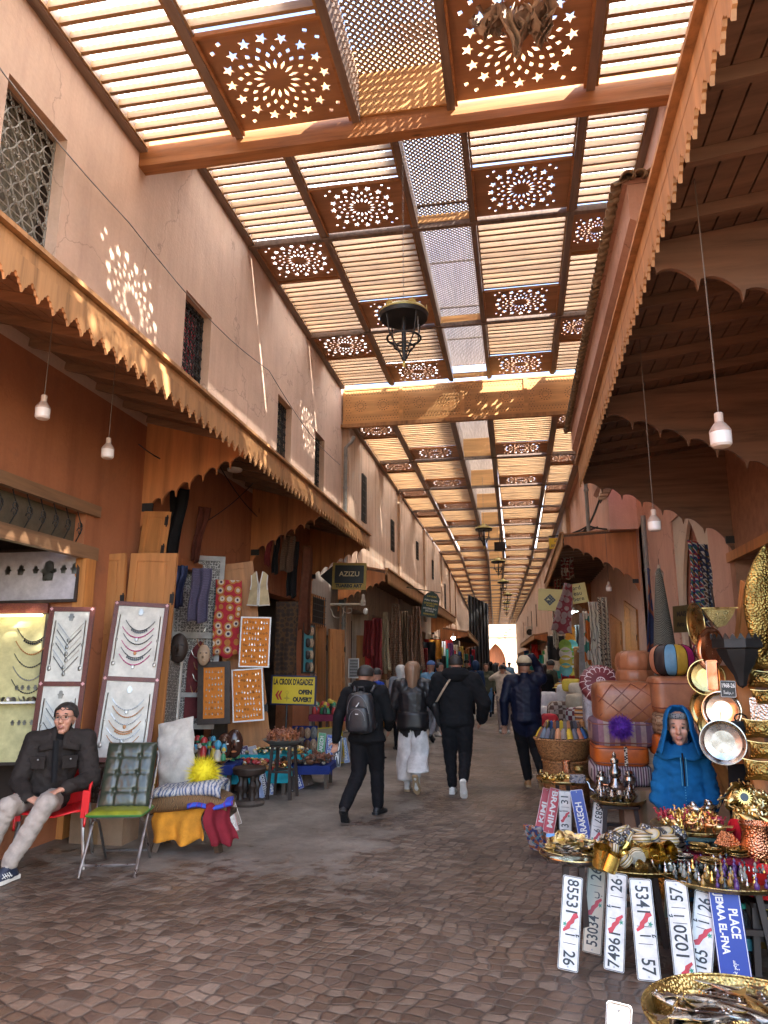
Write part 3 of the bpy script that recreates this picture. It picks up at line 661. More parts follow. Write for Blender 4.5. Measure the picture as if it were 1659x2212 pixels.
awning('awning', 'bright orange wooden awning on the right carrying pipes and cables on top', 1.25, XRW, 18.3, 30, H+3.1, H+3.2, 3.6, [18.32, 30], mu=W_AWND)
awning('awning', 'weathered awning far down on the right below the long narrow windows', 1.35, 2.7, 48, 74, H+1.7, H+1.95, 2.8, [48, 61, 74])
cn = thing('tiled_cornice', 'plaster cornice with clay roof tiles hanging under the slatted roof on the right', 'cornice')
y0c, y1c, xo = PZ(1336, 395, 7.42).y, 17.7, PZ(1336, 395, 7.42).x; print('cornice', y0c, xo, PZ(1273, 855, 7.42))
xm = xo+.10; dx = XR-xm
prof = [(XR+.015, 5.6), (XR-.02, 5.6), (XR-.25*dx, 5.72), (XR-.27*dx, 6.05), (XR-.5*dx, 6.15), (XR-.52*dx, 6.5), (XR-.8*dx, 6.6), (XR-.82*dx, 6.85), (xm, 6.92), (xm, 7.38), (XR+.015, 7.38)]
b = MB(); b.prism([(p[0], p[1]) for p in prof], -(y1c-y0c), frame((0, y0c, 0), (1, 0, 0), (0, 0, 1))); b.build('moulding', M_RPINK, cn)
b = MB(); n = 44
def tiles(b, P, Q, out, cnt):
    P, Q, out = Vector(P), Vector(Q), Vector(out)
    for i in range(cnt):
        c = P.lerp(Q, (i+.5)/cnt); r = (Q-P).length/cnt*.62
        for lay in range(2 if cnt > 9 else 3):
            a0 = c-out*(.16*lay)+Vector((0, 0, .07*lay)); a1 = a0+out*.17-Vector((0, 0, .07))
            ax = (a1-a0).normalized(); sd = (Q-P).normalized(); up = sd.cross(ax); 
            if up.z < 0: up = -up
            b.grid(lambda u, v: tuple(a0.lerp(a1, v)+sd*(r*math.cos(PI*u))+up*(r*.9*math.sin(PI*u))), 7, 2)
tiles(b, (xo+.12, y0c-.02, 7.42), (xo+.12, y1c, 7.42), (-1, 0, 0), 56)
tiles(b, (xo+.02, y0c-.02, 7.42), (XR, y0c-.02, 7.42), (0, -1, 0), 5)
b.build('roof_tiles', mat('mossy_clay_tile', (.27, .20, .13), .85, var=.5, sc=8, bump=.5), cn, solid=.014)
b = MB(); b.b2((xo+.05, y0c, 7.39), (XR, y1c, 7.46)); b.build('tile_bed', M_RPINK, cn)
b = MB()    # pierced plaster ornaments below
for i in range(26):
    y = y0c+.45+i*.32
    b.box((XR-.05, y, 5.55), (.1, .12, .3)); b.box((XR-.1, y, 5.38), (.18, .16, .06)); b.tube([(XR-.06, y+.1, 5.7), (XR-.1, y+.1, 5.5)], .03, 6)
b.build('plaster_ornament', mat('pale_stucco', (.62, .5, .4), .8, bump=.4), cn)
def pipe(pts, r, m, label):
    b = MB(); b.tube(pts, r, 10)
    for q in range(0, len(pts)-1):
        p0, p1 = Vector(pts[q]), Vector(pts[q+1]); k = int((p1-p0).length/1.6)
        for i in range(1, k+1): c = p0.lerp(p1, i/(k+1)); b.lathe([(r, -.03), (r*1.35, -.025), (r*1.35, .025), (r, .03)], c, 10)
    o = b.build('drainpipe', m); tag(o, label, 'pipe'); return o
M_PIPE = mat('grey_pipe', (.22, .22, .21), .45)
pipe([(-4.1, 17.72, 7.6), (-4.16, 17.7, 7.45), (-4.32, 17.7, 7.3), (-4.32, 17.7, 4.0), (-4.32, 17.7, .0)], .05, M_PIPE, 'tall grey drainpipe on the left wall under the carved drop board')
pipe([(2.86, 16.35, 4.9), (2.86, 16.35, 0)], .055, M_PIPE, 'grey drainpipe beside the dark blue and orange hanging banner')
pipe([(1.9, 18.6, 7.2), (1.9, 18.6, 4.95)], .05, M_PIPE, 'short upright grey pipe on top of the orange awning')
pipe([(2.55, 18.5, 6.2), (2.6, 18.5, 4.95)], .05, mat('pale_pipe', (.5, .48, .42), .5), 'pale leaning pipe with cables on top of the orange awning')
def remesh(name, v, f, vox, smooth=3):
    me = bpy.data.meshes.new(name); me.from_pydata(v, [], f); me.validate(); me.update()
    o = bpy.data.objects.new(name, me); COL.objects.link(o)
    md = o.modifiers.new('r', 'REMESH'); md.mode = 'VOXEL'; md.voxel_size = vox; md.adaptivity = 0
    if smooth: s = o.modifiers.new('s', 'SMOOTH'); s.factor = .5; s.iterations = smooth
    dg = bpy.context.evaluated_depsgraph_get(); m2 = bpy.data.meshes.new_from_object(o.evaluated_get(dg), depsgraph=dg)
    COL.objects.unlink(o); bpy.data.objects.remove(o); bpy.data.meshes.remove(me); m2.name = name; return m2
def limb(p, q, r0, r1, mi, lat=None, fl=1.0, fl1=None):
    """one tapered segment: lat = sideways axis, fl = depth / width of its cross-section"""
    return (Vector(p), Vector(q), r0, r1, mi, Vector(lat) if lat is not None else None, fl, fl if fl1 is None else fl1)
def body_mesh(name, prims, mats, vox=.012, smooth=3, fold=.006, cloth=(0, 1), seed=0):
    V = []; F = []
    for (p, q, r0, r1, mi, lat, fl, fl1) in prims:
        ax = q-p; l = ax.length
        ax = ax.normalized() if l > 1e-6 else Vector((0, 0, 1))
        a = lat if lat is not None else ax.orthogonal(); a = (a-ax*a.dot(ax)).normalized(); c = ax.cross(a)
        rings = []
        for k in range(5): t = -PI/2+PI/2*k/4; rings.append((p+ax*math.sin(t)*r0*(.3 if (mi == 0 and lat is not None) else min(1, fl*1.2)), max(.002, math.cos(t))*r0, fl))
        for k in range(5): t = PI/2*k/4; rings.append((q+ax*math.sin(t)*r1*(.3 if (mi == 0 and lat is not None) else min(1, fl1*1.2)), max(.002, math.cos(t))*r1, fl1))
        n = 14; b0 = len(V)
        for (cc, rr, ff) in rings:
            for k in range(n): th = 2*PI*k/n; V.append(tuple(cc+a*rr*math.cos(th)+c*rr*ff*math.sin(th)))
        for i in range(len(rings)-1):
            for k in range(n): x = b0+i*n+k; y = b0+i*n+(k+1) % n; F.append((x, y, y+n, x+n))
        F.append(tuple(b0+k for k in range(n-1, -1, -1))); F.append(tuple(b0+(len(rings)-1)*n+k for k in range(n)))
    me = remesh(name, V, F, vox, smooth)
    nv = len(me.vertices); co = np.empty(nv*3, 'f'); me.vertices.foreach_get('co', co); co = co.reshape(-1, 3).astype('d')
    best = np.full(nv, 1e9); lab = np.zeros(nv, int)
    for (p, q, r0, r1, mi, lat, fl, fl1) in prims:
        P = np.array(p); A = np.array(q)-P; l2 = max(1e-9, A @ A); t = np.clip((co-P) @ A/l2, 0, 1); D = co-(P+t[:, None]*A)
        r = r0+(r1-r0)*t; axn = Vector(A).normalized() if l2 > 1e-8 else Vector((0, 0, 1))
        a = lat if lat is not None else axn.orthogonal(); a = (a-axn*a.dot(axn)).normalized(); c = np.array(axn.cross(a)); a = np.array(a)
        ff = fl+(fl1-fl)*t; da = D @ a; dc = D @ c/ff; dl = D @ np.array(axn)
        s = np.sqrt(da**2+dc**2+dl**2)-r
        up = s < best; best[up] = s[up]; lab[up] = mi
    if fold:
        nor = np.empty(nv*3, 'f'); me.vertices.foreach_get('normal', nor); nor = nor.reshape(-1, 3)
        for i in range(nv):
            if lab[i] in cloth:
                c = co[i]; k = noise.noise(Vector((c[0]*9+seed, c[1]*9, c[2]*17+.6*c[0]*20)))+.5*noise.noise(Vector((c[0]*22, c[1]*22+seed, c[2]*34)))
                co[i] += nor[i]*k*fold
        me.vertices.foreach_set('co', co.astype('f').ravel())
    for m in mats: me.materials.append(m)
    npoly = len(me.polygons); ls = np.empty(npoly, 'i'); me.polygons.foreach_get('loop_start', ls); vi = np.empty(len(me.loops), 'i'); me.loops.foreach_get('vertex_index', vi)
    me.polygons.foreach_set('material_index', lab[vi[ls]].astype('i')); me.shade_smooth(); me.update(); return me
SKIN = mat('skin', (.48, .24, .16), .5, var=.12, sc=12, bump=.12, bsc=90, Subsurface_Weight=.08)
SKIN2 = mat('olive_skin', (.36, .175, .11), .5, var=.15, sc=12, bump=.15, bsc=90)
HAIRD = mat('dark_hair', (.018, .014, .012), .55, var=.4, sc=60, bump=.8, bsc=150)
HAIRB = wood('light_brown_hair', (.27, .155, .09), 'z', rough=.42, sc=60)
LIP = mat('lips', (.30, .12, .09), .5)
def hand(P, d, palm, side, s=1.0, mi=2, curl=.5, spread=1.0):
    """P wrist, d pointing along the hand, palm = palm normal, side = +1 thumb on (d x palm) side"""
    P = Vector(P); d = Vector(d).normalized(); n = Vector(palm); n = (n-d*n.dot(d)).normalized(); w_ = d.cross(n).normalized()*side; o = []
    o.append(limb(P, P+d*.045*s, .027*s, .036*s, mi, w_, .55)); o.append(limb(P+d*.05*s, P+d*.08*s, .040*s, .038*s, mi, w_, .36))
    for k, (off, l) in enumerate(((.030, .066), (.010, .074), (-.011, .069), (-.031, .053))):
        b0 = P+d*.085*s+w_*off*s; a = curl*(.7+.12*k); dd = (d*math.cos(a*.5)+n*math.sin(a*.5)+w_*off*4*spread).normalized()
        b1 = b0+dd*l*.5*s; d2 = (d*math.cos(a*1.5)+n*math.sin(a*1.5)+w_*off*4*spread).normalized(); b2 = b1+d2*l*.5*s
        o.append(limb(b0, b1, .0105*s, .0095*s, mi)); o.append(limb(b1, b2, .0095*s, .0075*s, mi))
    t0 = P+d*.03*s+w_*.028*s; t1 = t0+(d*.6+w_*.75+n*.25).normalized()*.042*s; t2 = t1+(d*.9+w_*.35+n*.3).normalized()*.03*s
    o.append(limb(t0, t1, .014*s, .012*s, mi)); o.append(limb(t1, t2, .0115*s, .009*s, mi)); return o
def shoe(an, toe_dir, s=1.0, mi=3, pitch=0.0, side=(1, 0, 0)):
    """an = ankle; toe_dir horizontal; pitch > 0 heel raised"""
    an = Vector(an); t = Vector(toe_dir).normalized(); z = Vector((0, 0, 1)); t2 = (t*math.cos(pitch)-z*math.sin(pitch)).normalized(); dn = (-z*math.cos(pitch)-t*math.sin(pitch)).normalized()
    sd = t2.cross(dn); heel = an+dn*.052*s-t2*.045*s; ball = an+dn*.062*s+t2*.10*s; toe = an+dn*.062*s+t2*.165*s
    return [limb(an-Vector((0, 0, 0)), heel+dn*0.0, .042*s, .040*s, mi), limb(heel, ball, .038*s, .046*s, mi, sd, .8, .62), limb(ball, toe, .046*s, .036*s, mi, sd, .62, .55), limb(an+t2*.03*s, ball, .036*s, .036*s, mi)]
def sole(an, toe_dir, s, pitch, par, m):
    an = Vector(an); t = Vector(toe_dir).normalized(); z = Vector((0, 0, 1)); t2 = (t*math.cos(pitch)-z*math.sin(pitch)).normalized(); dn = (-z*math.cos(pitch)-t*math.sin(pitch)).normalized()
    c = an+dn*.082*s+t2*.058*s; Mx = frame(c, t2, None, -dn)
    pts = [(x*s, y*s) for x, y in ((-.145, -.022), (-.135, -.036), (-.05, -.036), (.03, -.046), (.09, -.043), (.125, -.025), (.135, 0), (.125, .022), (.09, .042), (.03, .045), (-.05, .036), (-.135, .036), (-.145, .022))]
    b = MB(); b.prism(pts, .026*s, Mx); return b.build('sole', m, par)
def head_prims(c, s, f, mi_s, lat, chin=True, tilt=0, face=False):
    """c centre of the skull, f facing direction"""
    c = Vector(c); f = Vector(f).normalized(); z = Vector((0, 0, 1)); z = (z-f*z.dot(f)).normalized(); l = f.cross(z)
    o = [limb(c+z*.03*s-f*.02*s, c+z*.03*s+f*.022*s, .086*s, .074*s, mi_s, l, 1.05), limb(c+z*.0*s+f*.03*s, c-z*.07*s+f*.045*s, .066*s, .048*s, mi_s, l, .95),
         limb(c-z*.03*s-f*.03*s, c-z*.05*s-f*.01*s, .062*s, .05*s, mi_s, l, 1)]
    for q in (-1, 1): o.append(limb(c+l*q*.078*s-f*.005*s+z*.012*s, c+l*q*.076*s-f*.0*s-z*.022*s, .016*s, .011*s, mi_s, f, .45))
    if face:
        o += [limb(c+z*.018*s+f*.094*s, c-z*.022*s+f*.118*s, .010*s, .014*s, mi_s), limb(c-z*.026*s+f*.108*s-l*.012*s, c-z*.026*s+f*.108*s+l*.012*s, .0095*s, .0095*s, mi_s),
              limb(c+z*.034*s+f*.092*s-l*.03*s, c+z*.034*s+f*.092*s+l*.03*s, .0125*s, .0125*s, mi_s), limb(c-z*.098*s+f*.075*s-l*.008*s, c-z*.098*s+f*.075*s+l*.008*s, .022*s, .022*s, mi_s),
              limb(c-z*.062*s+f*.088*s, c-z*.062*s+f*.0885*s, .024*s, .024*s, mi_s, l, .8),
              limb(c-z*.02*s+f*.072*s-l*.042*s, c-z*.045*s+f*.06*s-l*.038*s, .024*s, .022*s, mi_s), limb(c-z*.02*s+f*.072*s+l*.042*s, c-z*.045*s+f*.06*s+l*.038*s, .024*s, .022*s, mi_s),
              limb(c-z*.058*s+f*.1065*s-l*.018*s, c-z*.058*s+f*.1065*s+l*.018*s, .0075*s, .0075*s, 4, None), limb(c-z*.068*s+f*.105*s-l*.014*s, c-z*.068*s+f*.105*s+l*.014*s, .0078*s, .0078*s, 4)]
    return o
def face_parts(c, s, f, par, brow=HAIRD, glasses=False):
    c = Vector(c); f = Vector(f).normalized(); z = Vector((0, 0, 1)); z = (z-f*z.dot(f)).normalized(); l = f.cross(z)
    ew = mat('eye_white', (.36, .32, .28), .3); ir = mat('dark_iris', (.02, .012, .01), .2)
    for q in (-1, 1):
        e = c+z*.012*s+f*.083*s+l*q*.031*s
        b = MB(); b.ball(e, .0125*s, (1, 1, 1), 12, 8); ey = b.build('eye', ew, par)
        b = MB(); b.ball(e+f*.0075*s, 0.0082*s, (1, 1, 1), 8, 6); b.build('iris', ir, ey)
        b = MB(); b.tube([e+f*.009*s+z*.009*s-l*.015*s, e+f*.014*s+z*.0105*s, e+f*.007*s+z*.008*s+l*.016*s], .0042*s, 6); b.build('eyelid', SKIN2, par)
        b = MB(); b.tube([e+f*.014*s+z*.024*s-l*.018*s, e+f*.02*s+z*.029*s, e+f*.010*s+z*.025*s+l*.018*s], [.0035*s, .005*s, .003*s], 6); b.build('eyebrow', brow, par)
        if glasses:
            pts = []
            for k in range(17):
                a = 2*PI*k/16; ca, sa = math.cos(a), math.sin(a); pts.append(e+f*.032*s+l*.027*s*math.copysign(abs(ca)**.6, ca)+z*(.017*s*math.copysign(abs(sa)**.6, sa)-.002*s))
            if q == -1: g = MB()
            g.tube(pts, .0016*s, 5)
            g.tube([e+f*.032*s+l*q*.027*s+z*.006*s, c+l*q*.085*s+z*.018*s+f*.0*s], .0018*s, 5)
            if q == 1: g.tube([e+f*.032*s-l*.027*s, e+f*.032*s-l*.035*s], .002*s, 5); g.build('glasses', mat('dark_spectacle_frame', (.02, .015, .015), .3, .6), par)
def hair_cap(c, s, f, par, m, low=-.02, r=.0915, name='hair', bulge=0):
    """short hair shell over the back and top of the skull"""
    c = Vector(c); f = Vector(f).normalized(); z = Vector((0, 0, 1)); z = (z-f*z.dot(f)).normalized(); l = f.cross(z)
    def fn(u, v):
        a = 2*PI*u; ph = PI*v*.62; d = l*math.cos(a)*math.sin(ph)+f*math.sin(a)*math.sin(ph)+z*math.cos(ph)
        front = max(0, math.sin(a)); lowz = (.07 if front > .7 else .07*(front/.7)**2+low*(1-(front/.7)**2))+.008*math.sin(a*11)
        rr = r*s*(1+.04*noise.noise(d*6)); p = c+z*.028*s-f*.004*s+Vector(d)*rr*(1.0 if True else 1); p = p+f*(-.012*s)*max(0, -math.sin(a))
        lp = (p-c).dot(z)
        if lp < lowz*s: p = p+z*(lowz*s-lp)
        return tuple(p)
    b = MB(); b.grid(fn, 28, 12, closeu=True); return b.build(name, m, par, solid=.006)
def person(name, label, loc, facing, hgt, top, bot, shoe_m, skin=SKIN, pose=None, vox=.012, build=1.0, hair='short', hair_m=HAIRD, hem=.50, sole_m=None, face=False, loose=1.0, group=None, fold=.006, seed=0, sleeve=1.0, arm_w=1.0, hemw=1.0):
    """standing or walking figure. Local frame: +y is the way it faces, +x its right."""
    s = hgt/1.75; P = dict(hip=(0, 0, .93), chest=(0, .0, 1.30), neck=(0, .01, 1.47), head=(0, .03, 1.615), lsh=(-.175, 0, 1.41), rsh=(.175, 0, 1.41), lel=(-.235, -.03, 1.13), rel=(.235, -.03, 1.13),
              lwr=(-.24, .03, .87), rwr=(.24, .03, .87), lhd=(0, .15, -1), rhd=(0, .15, -1), lpalm=(1, 0, 0), rpalm=(-1, 0, 0), lkn=(-.10, .03, .50), rkn=(.10, .03, .50), lan=(-.105, 0, .09), ran=(.105, 0, .09),
              lt=(0, 1, 0), rt=(0, 1, 0), lp=0, rp=0, look=(0, 1, 0), curl=.6)
    P.update(pose or {}); wk = build**.7
    for k in ('lsh', 'rsh', 'lel', 'rel', 'lwr', 'rwr'):
        if not (pose and pose.get('look', (0, 0, 0))[0] == -.35 and k in ('rel', 'rwr')): P[k] = (P[k][0]*wk, P[k][1], P[k][2])
    g = lambda k: Vector(P[k])*s
    root = thing(name, label, 'person', loc, facing, group); X = Vector((1, 0, 0)); bw = build*s
    pr = []
    hip, ch, nk, hd = g('hip'), g('chest'), g('neck'), g('head')
    pr.append(limb(hip+Vector((0, 0, .02)), ch, .155*bw, .18*bw, 0, X, .70, .66)); pr.append(limb(ch, nk-Vector((0, 0, .06*s)), .18*bw, .10*bw, 0, X, .64, .7))
    hemz = hem*1.75*s
    pr.append(limb(hip+Vector((0, 0, .03*s)), Vector((hip.x, hip.y, hemz)), 0.165*bw*hemw, .172*bw*max(loose, hemw), 0, X, .72, .72))
    pr.append(limb(nk-Vector((0, 0, .04*s)), hd-Vector((0, 0, .05*s)), .058*s, .052*s, 2))
    for q in 'lr':
        sh, el, wr = g(q+'sh'), g(q+'el'), g(q+'wr'); aw = arm_w
        pr.append(limb(sh*.72+ch*.28+Vector((0, 0, .02*s)), sh, .095*bw, .074*bw, 0, None)); pr.append(limb(sh, el, .070*bw*aw, .055*bw*aw, 0)); pr.append(limb(el, wr.lerp(el, 1-sleeve), .055*bw*aw, .043*bw*aw, 0))
        pr.append(limb(wr, wr+g(q+'hd').normalized()*.01, .026*s, .026*s, 2))
        pr += hand(wr+g(q+'hd').normalized()*.015*s, P[q+'hd'], P[q+'palm'], 1 if q == 'l' else -1, s, 2, P['curl'])
        kn, an = g(q+'kn'), g(q+'an'); hj = hip+Vector(((-.09 if q == 'l' else .09)*s, 0, -.03*s))
        pr.append(limb(hj, kn, .098*bw, .066*bw*loose, 1)); pr.append(limb(kn, an+Vector((0, 0, .03*s)), .064*bw*loose, .047*bw*(loose**1.5), 1))
        pr += shoe(an, P[q+'t'], s*1.02, 3, P[q+'p'])
    pr += head_prims(hd, s*1.05, P['look'], 2, X, face=face)
    me = body_mesh('body', pr, [top, bot, skin, shoe_m, LIP], vox, 3, fold, (0, 1), seed)
    link('body', me, root)
    if sole_m:
        for q in 'lr': sole(g(q+'an'), P[q+'t'], s*1.05, P[q+'p'], root, sole_m)
    if face: face_parts(hd, s, P['look'], root)
    if hair == 'short': hair_cap(hd, s*1.05, P['look'], root, hair_m, -.045)
    elif hair == 'long':
        c = hd
        def fn(u, v):
            a = 2*PI*u; z = .115-.37*v; w_ = .098*math.sqrt(max(0, 1-max(0, (z-.02)/.10)**2))+.012 if z > .02 else .112-.006*(.02-z)/.27*4
            w_ *= 1+.03*math.sin(a*9+v*3); fy = -.015-.02*v
            y = math.sin(a)*w_*1.05; 
            if y > .045 and z < .06: y = .045-.02*v
            return (c.x+math.cos(a)*w_*s*(1-.12*v), c.y+(y+fy)*s, c.z+z*s)
        b = MB(); b.grid(fn, 36, 16, closeu=True); b.build('hair', hair_m, root, solid=.008, ang=80)
    elif hair == 'hood':
        def fn(u, v):
            a = PI*(-.38+1.76*u)+PI; ph = PI*(.02+.80*v); rr = .125
            return (hd.x+math.sin(a)*rr*math.sin(ph)*s*.98, hd.y+(math.cos(a)*rr*math.sin(ph)*1.12-.012+.03*math.sin(ph))*s, hd.z+.025*s+math.cos(ph)*.15*s-(.03*s if v > .8 else 0))
        b = MB(); b.grid(fn, 20, 14); b.build('hood', top, root, solid=.012)
    elif hair == 'bun':
        hair_cap(hd, s, P['look'], root, hair_m, -.05); b = MB(); b.ball(hd+Vector((0, -.11*s, .06*s)), .05*s); b.build('hair_bun', hair_m, root)
    elif hair == 'cap':
        cap(hd, s, P['look'], root, hair_m)
    root['_s'] = s
    return root, {k: g(k) for k in P if not isinstance(P[k], (int, float))}, s
def cap(c, s, f, par, m, peak_dir=None):
    c = Vector(c); f = Vector(f).normalized(); z = Vector((0, 0, 1)); z = (z-f*z.dot(f)).normalized(); l = f.cross(z); pk = f
    b = MB()
    def fn(u, v):
        a = 2*PI*u; ph = PI/2*v*1.02; r = .101*s*(1+.012*abs(math.sin(a*3)))
        return tuple(c+z*.035*s+(l*math.cos(a)*.96+f*math.sin(a)*1.08)*math.sin(ph)*r+z*math.cos(ph)*.095*s)
    b.grid(fn, 30, 9, closeu=True); o = b.build('cap', m, par, solid=.004)
    b = MB(); b.grid(lambda u, v: tuple(c+z*(.038-.012*v-.02*(2*u-1)**2)*s+f*(.095+.085*v*(1-(2*u-1)**2*.55))*s+l*(2*u-1)*.082*s*(1-.1*v)), 11, 4); b.build('peak', m, o, solid=.005)
    b = MB(); b.ball(c+z*.132*s, .009*s, (1, 1, .5)); b.build('button', m, o)
    return o
def fabric(name, col, rough=.85, bump=.5, bsc=120, var=.25): return mat(name, col, rough, var=var, sc=7, bump=bump, bsc=bsc, bd=.003, Specular_IOR_Level=.2)
BLK = fabric('black_cloth', (.006, .006, .007)); BLK2 = fabric('faded_black_trousers', (.008, .0075, .009)); NAVY = fabric('navy_nylon', (.006, .008, .022), .5)
LEA = mat('black_leather', (.012, .011, .0125), .42, var=.3, bump=.3, bsc=30, bd=.004)
WTR = fabric('white_trousers', (.62, .60, .59), .8, .3); SHB = mat('black_shoe', (.012, .012, .013), .5); SHW = mat('white_shoe', (.66, .63, .58), .5); SOB = mat('tan_sole', (.35, .24, .13), .6); SOW = mat('white_sole', (.6, .58, .53), .6)
SHT = mat('tan_shoe', (.30, .16, .06), .5)
p1, g1, s1 = person('person', 'man in black walking away with a black backpack, one empty palm turned back', PZ(786, 1768), R(-6), 1.68, BLK, BLK2, SHB, SKIN2, dict(
    hip=(.03, 0, .92), chest=(-.01, .02, 1.29), neck=(-.01, .04, 1.46), head=(0, .05, 1.60), look=(.55, 1, -.05), lkn=(-.07, .02, .50), lan=(-.13, -.30, .15), lp=.75, rkn=(.10, .18, .52), ran=(.09, .26, .095), rt=(.2, 1, 0), lt=(-.1, 1, 0),
    lsh=(-.185, .01, 1.38), lel=(-.255, -.08, 1.12), lwr=(-.29, -.03, .87), lhd=(-.15, .0, -1), lpalm=(.1, -1, -.1), rel=(.25, .05, 1.12), rwr=(.20, .22, 1.0), rhd=(-.1, .6, -.5), curl=.75), build=1.25, sole_m=SHB, face=True, vox=.0105, loose=1.12)
b = MB()
def bag(u, v):
    a = 2*PI*u; z = -1+2*v; rr = (1-abs(z)**4)**.25 if abs(z) < 1 else 0
    return (math.copysign(abs(math.cos(a))**.65, math.cos(a))*.16*rr*(1-.12*z), math.copysign(abs(math.sin(a))**.65, math.sin(a))*.10*rr, z*.235)
BPM = mat('backpack_nylon', (.016, .017, .021), .42, bump=.5, bsc=60)
bp = thing('backpack', 'black backpack with grey zips worn by the man on the left', 'backpack', M=p1.matrix_basis @ Matrix.Translation(p1['_s']*Vector((.035, -.235, 1.20))) @ Euler((.08, 0, 0)).to_matrix().to_4x4())
bp.matrix_world = Matrix.LocRotScale(p1.location, p1.rotation_euler, None) @ Matrix.Translation(s1*Vector((.03, -.235, 1.19))) @ Euler((.06, 0, 0)).to_matrix().to_4x4()
b.grid(bag, 28, 15, closeu=True); b.build('main_compartment', BPM, bp)
b = MB(); b.M = Matrix.Translation((0, -.085, -.06)) @ Matrix.Diagonal((.78, .55, .62, 1)); b.grid(bag, 24, 13, closeu=True); b.build('front_pocket', BPM, bp)
b = MB(); b.tube([(-.04, .02, .225), (-.03, .02, .27), (.03, .02, .27), (.04, .02, .225)], .011, 6); b.build('handle', BPM, bp)
for q in (-1, 1):
    b = MB(); b.tube([(q*.1, .09, .21), (q*.115, .16, .27), (q*.13, .30, .22), (q*.12, .35, .02), (q*.14, .10, -.18)], .018, 6); b.build('shoulder_strap', BPM, bp)
b = MB(); b.tube([(-.12*math.cos(t), -.10-.03*abs(math.sin(t)), .0+.20*math.sin(t)) for t in [PI*k/14 for k in range(15)]], .004, 5); b.tube([(-.09*math.cos(t), -.135, -.07+.12*math.sin(t)) for t in [PI*k/14 for k in range(15)]], .004, 5); b.build('zip', mat('grey_zip', (.12, .12, .13), .4), bp)
b = MB(); b.tube([(.02, -.112, .12), (-.012, -.125, .075)], .006, 5); b.box((.0, -.138, .0), (.035, .004, .008)); b.build('zip_pull', mat('pale_tag', (.6, .6, .6), .4), bp)
b = MB()
def hoodroll(c, s, f, par, m, r=.105, w_=.043):
    c = Vector(c); b = MB()
    def fn(u, v):
        a = PI*(-.15+1.3*u)+PI; t = 2*PI*v; rr = r+w_*math.cos(t)*(1+.35*math.sin(PI*u)); return (c.x+math.cos(a)*rr*s*1.1, c.y+math.sin(a)*rr*s+.0, c.z+(w_*1.15*math.sin(t)*(1+.5*math.sin(PI*u))+.02*math.sin(PI*u))*s)
    b.grid(fn, 18, 12); return b.build('hood', m, par)
hoodroll(g1['neck']+Vector((0, .0, -.0)), s1, (0, 1, 0), p1, BLK)
p2, g2, s2 = person('person', 'woman with straight light brown hair, black leather jacket and wide white trousers', PZ(893, 1712), R(3), 1.72, LEA, WTR, SHW, SKIN, dict(
    lan=(-.09, .12, .09), lkn=(-.10, .10, .50), ran=(.07, -.26, .23), rkn=(.09, .03, .50), rp=1.05, rt=(.15, 1, 0), rel=(.27, -.05, 1.14), rwr=(.33, .02, .90), rhd=(.35, .1, -1), rpalm=(-.5, -1, 0), lel=(-.24, .02, 1.13), lwr=(-.22, .18, .96), lhd=(0, .6, -1)), build=1.2, hair='long', hair_m=HAIRB, hem=.525, sole_m=SOB, loose=1.0, hemw=1.12, vox=.011, fold=.005, seed=3)
def trouser(par, hipc, kn, an, s, m, w0, w1, zb, dx=0):
    def fn(u, v):
        a = 2*PI*u; z = v; c = hipc.lerp(kn, min(1, z*1.9)) if z < .52 else kn.lerp(Vector((an.x, an.y, zb)), (z-.52)/.48); r = w0+(w1-w0)*z+.008*math.sin(a*5+z*7)+.006*math.sin(a*3-z*11)
        return (c.x+math.cos(a)*r*s*1.04, c.y+math.sin(a)*r*s*.95, c.z)
    b = MB(); b.grid(fn, 30, 22, closeu=True); return b.build('trouser_leg', m, par, solid=.006, ang=70)
trouser(p2, Vector((-.083*s2, 0, .93*s2)), g2['lkn'], g2['lan'], s2, WTR, .092, .145, .15*s2)
trouser(p2, Vector((.085*s2, 0, .93*s2)), g2['rkn'], g2['ran']+Vector((.0, .03, 0)), s2, WTR, .092, .14, .30*s2)
b = MB(); b.grid(lambda u, v: (math.cos(2*PI*u)*(.215+.012*math.sin(u*25)*v)*s2, (math.sin(2*PI*u)*(.165+.01*math.sin(u*31)*v))*s2, (1.06-.235*v)*s2), 40, 6, closeu=True); b.build('jacket_hem', LEA, p2, solid=.01, ang=80)
for q, a in (('l', 0), ('r', 0)):
    b = MB(); b.tube([g2[q+'an']+Vector((0, 0, -.0)), g2[q+'an']+Vector((0, .02, .10))], [.042, .045], 10); b.build('sock', BLK, p2)
HOO = fabric('charcoal_sweatshirt', (.009, .009, .0105), .9)
p3, g3, s3 = person('person', 'man in black cap and thick black hooded sweatshirt with beige shoulder strap', PZ(990, 1717), R(0), 1.80, HOO, BLK2, SHW, SKIN, dict(
    lan=(-.08, .08, .09), lkn=(-.10, .08, .50), ran=(.09, -.27, .20), rkn=(.10, .02, .50), rp=.95, lel=(-.26, .05, 1.14), lwr=(-.20, .2, 1.0), lhd=(.3, .6, -.4), rel=(.29, -.03, 1.13), rwr=(.25, .15, .92), rhd=(-.2, .6, -.7)), build=1.36, hair='short', hem=.50, sole_m=SOW, vox=.012, fold=.009, seed=9, arm_w=1.25)
cap(g3['head'], s3, (0, 1, 0), p3, BLK); hoodroll(g3['neck'], s3, 0, p3, HOO, .115, .055)
b = MB(); b.grid(lambda u, v: ((-.06-.19*v**1.0+.03*u-.012)*s3, (-.135-.055*math.sin(PI*min(1, v*1.1))-.002)*s3, (1.44-.30*v)*s3+.0), 2, 10); b.build('strap', fabric('beige_strap', (.36, .26, .18), .7), p3, solid=.004)
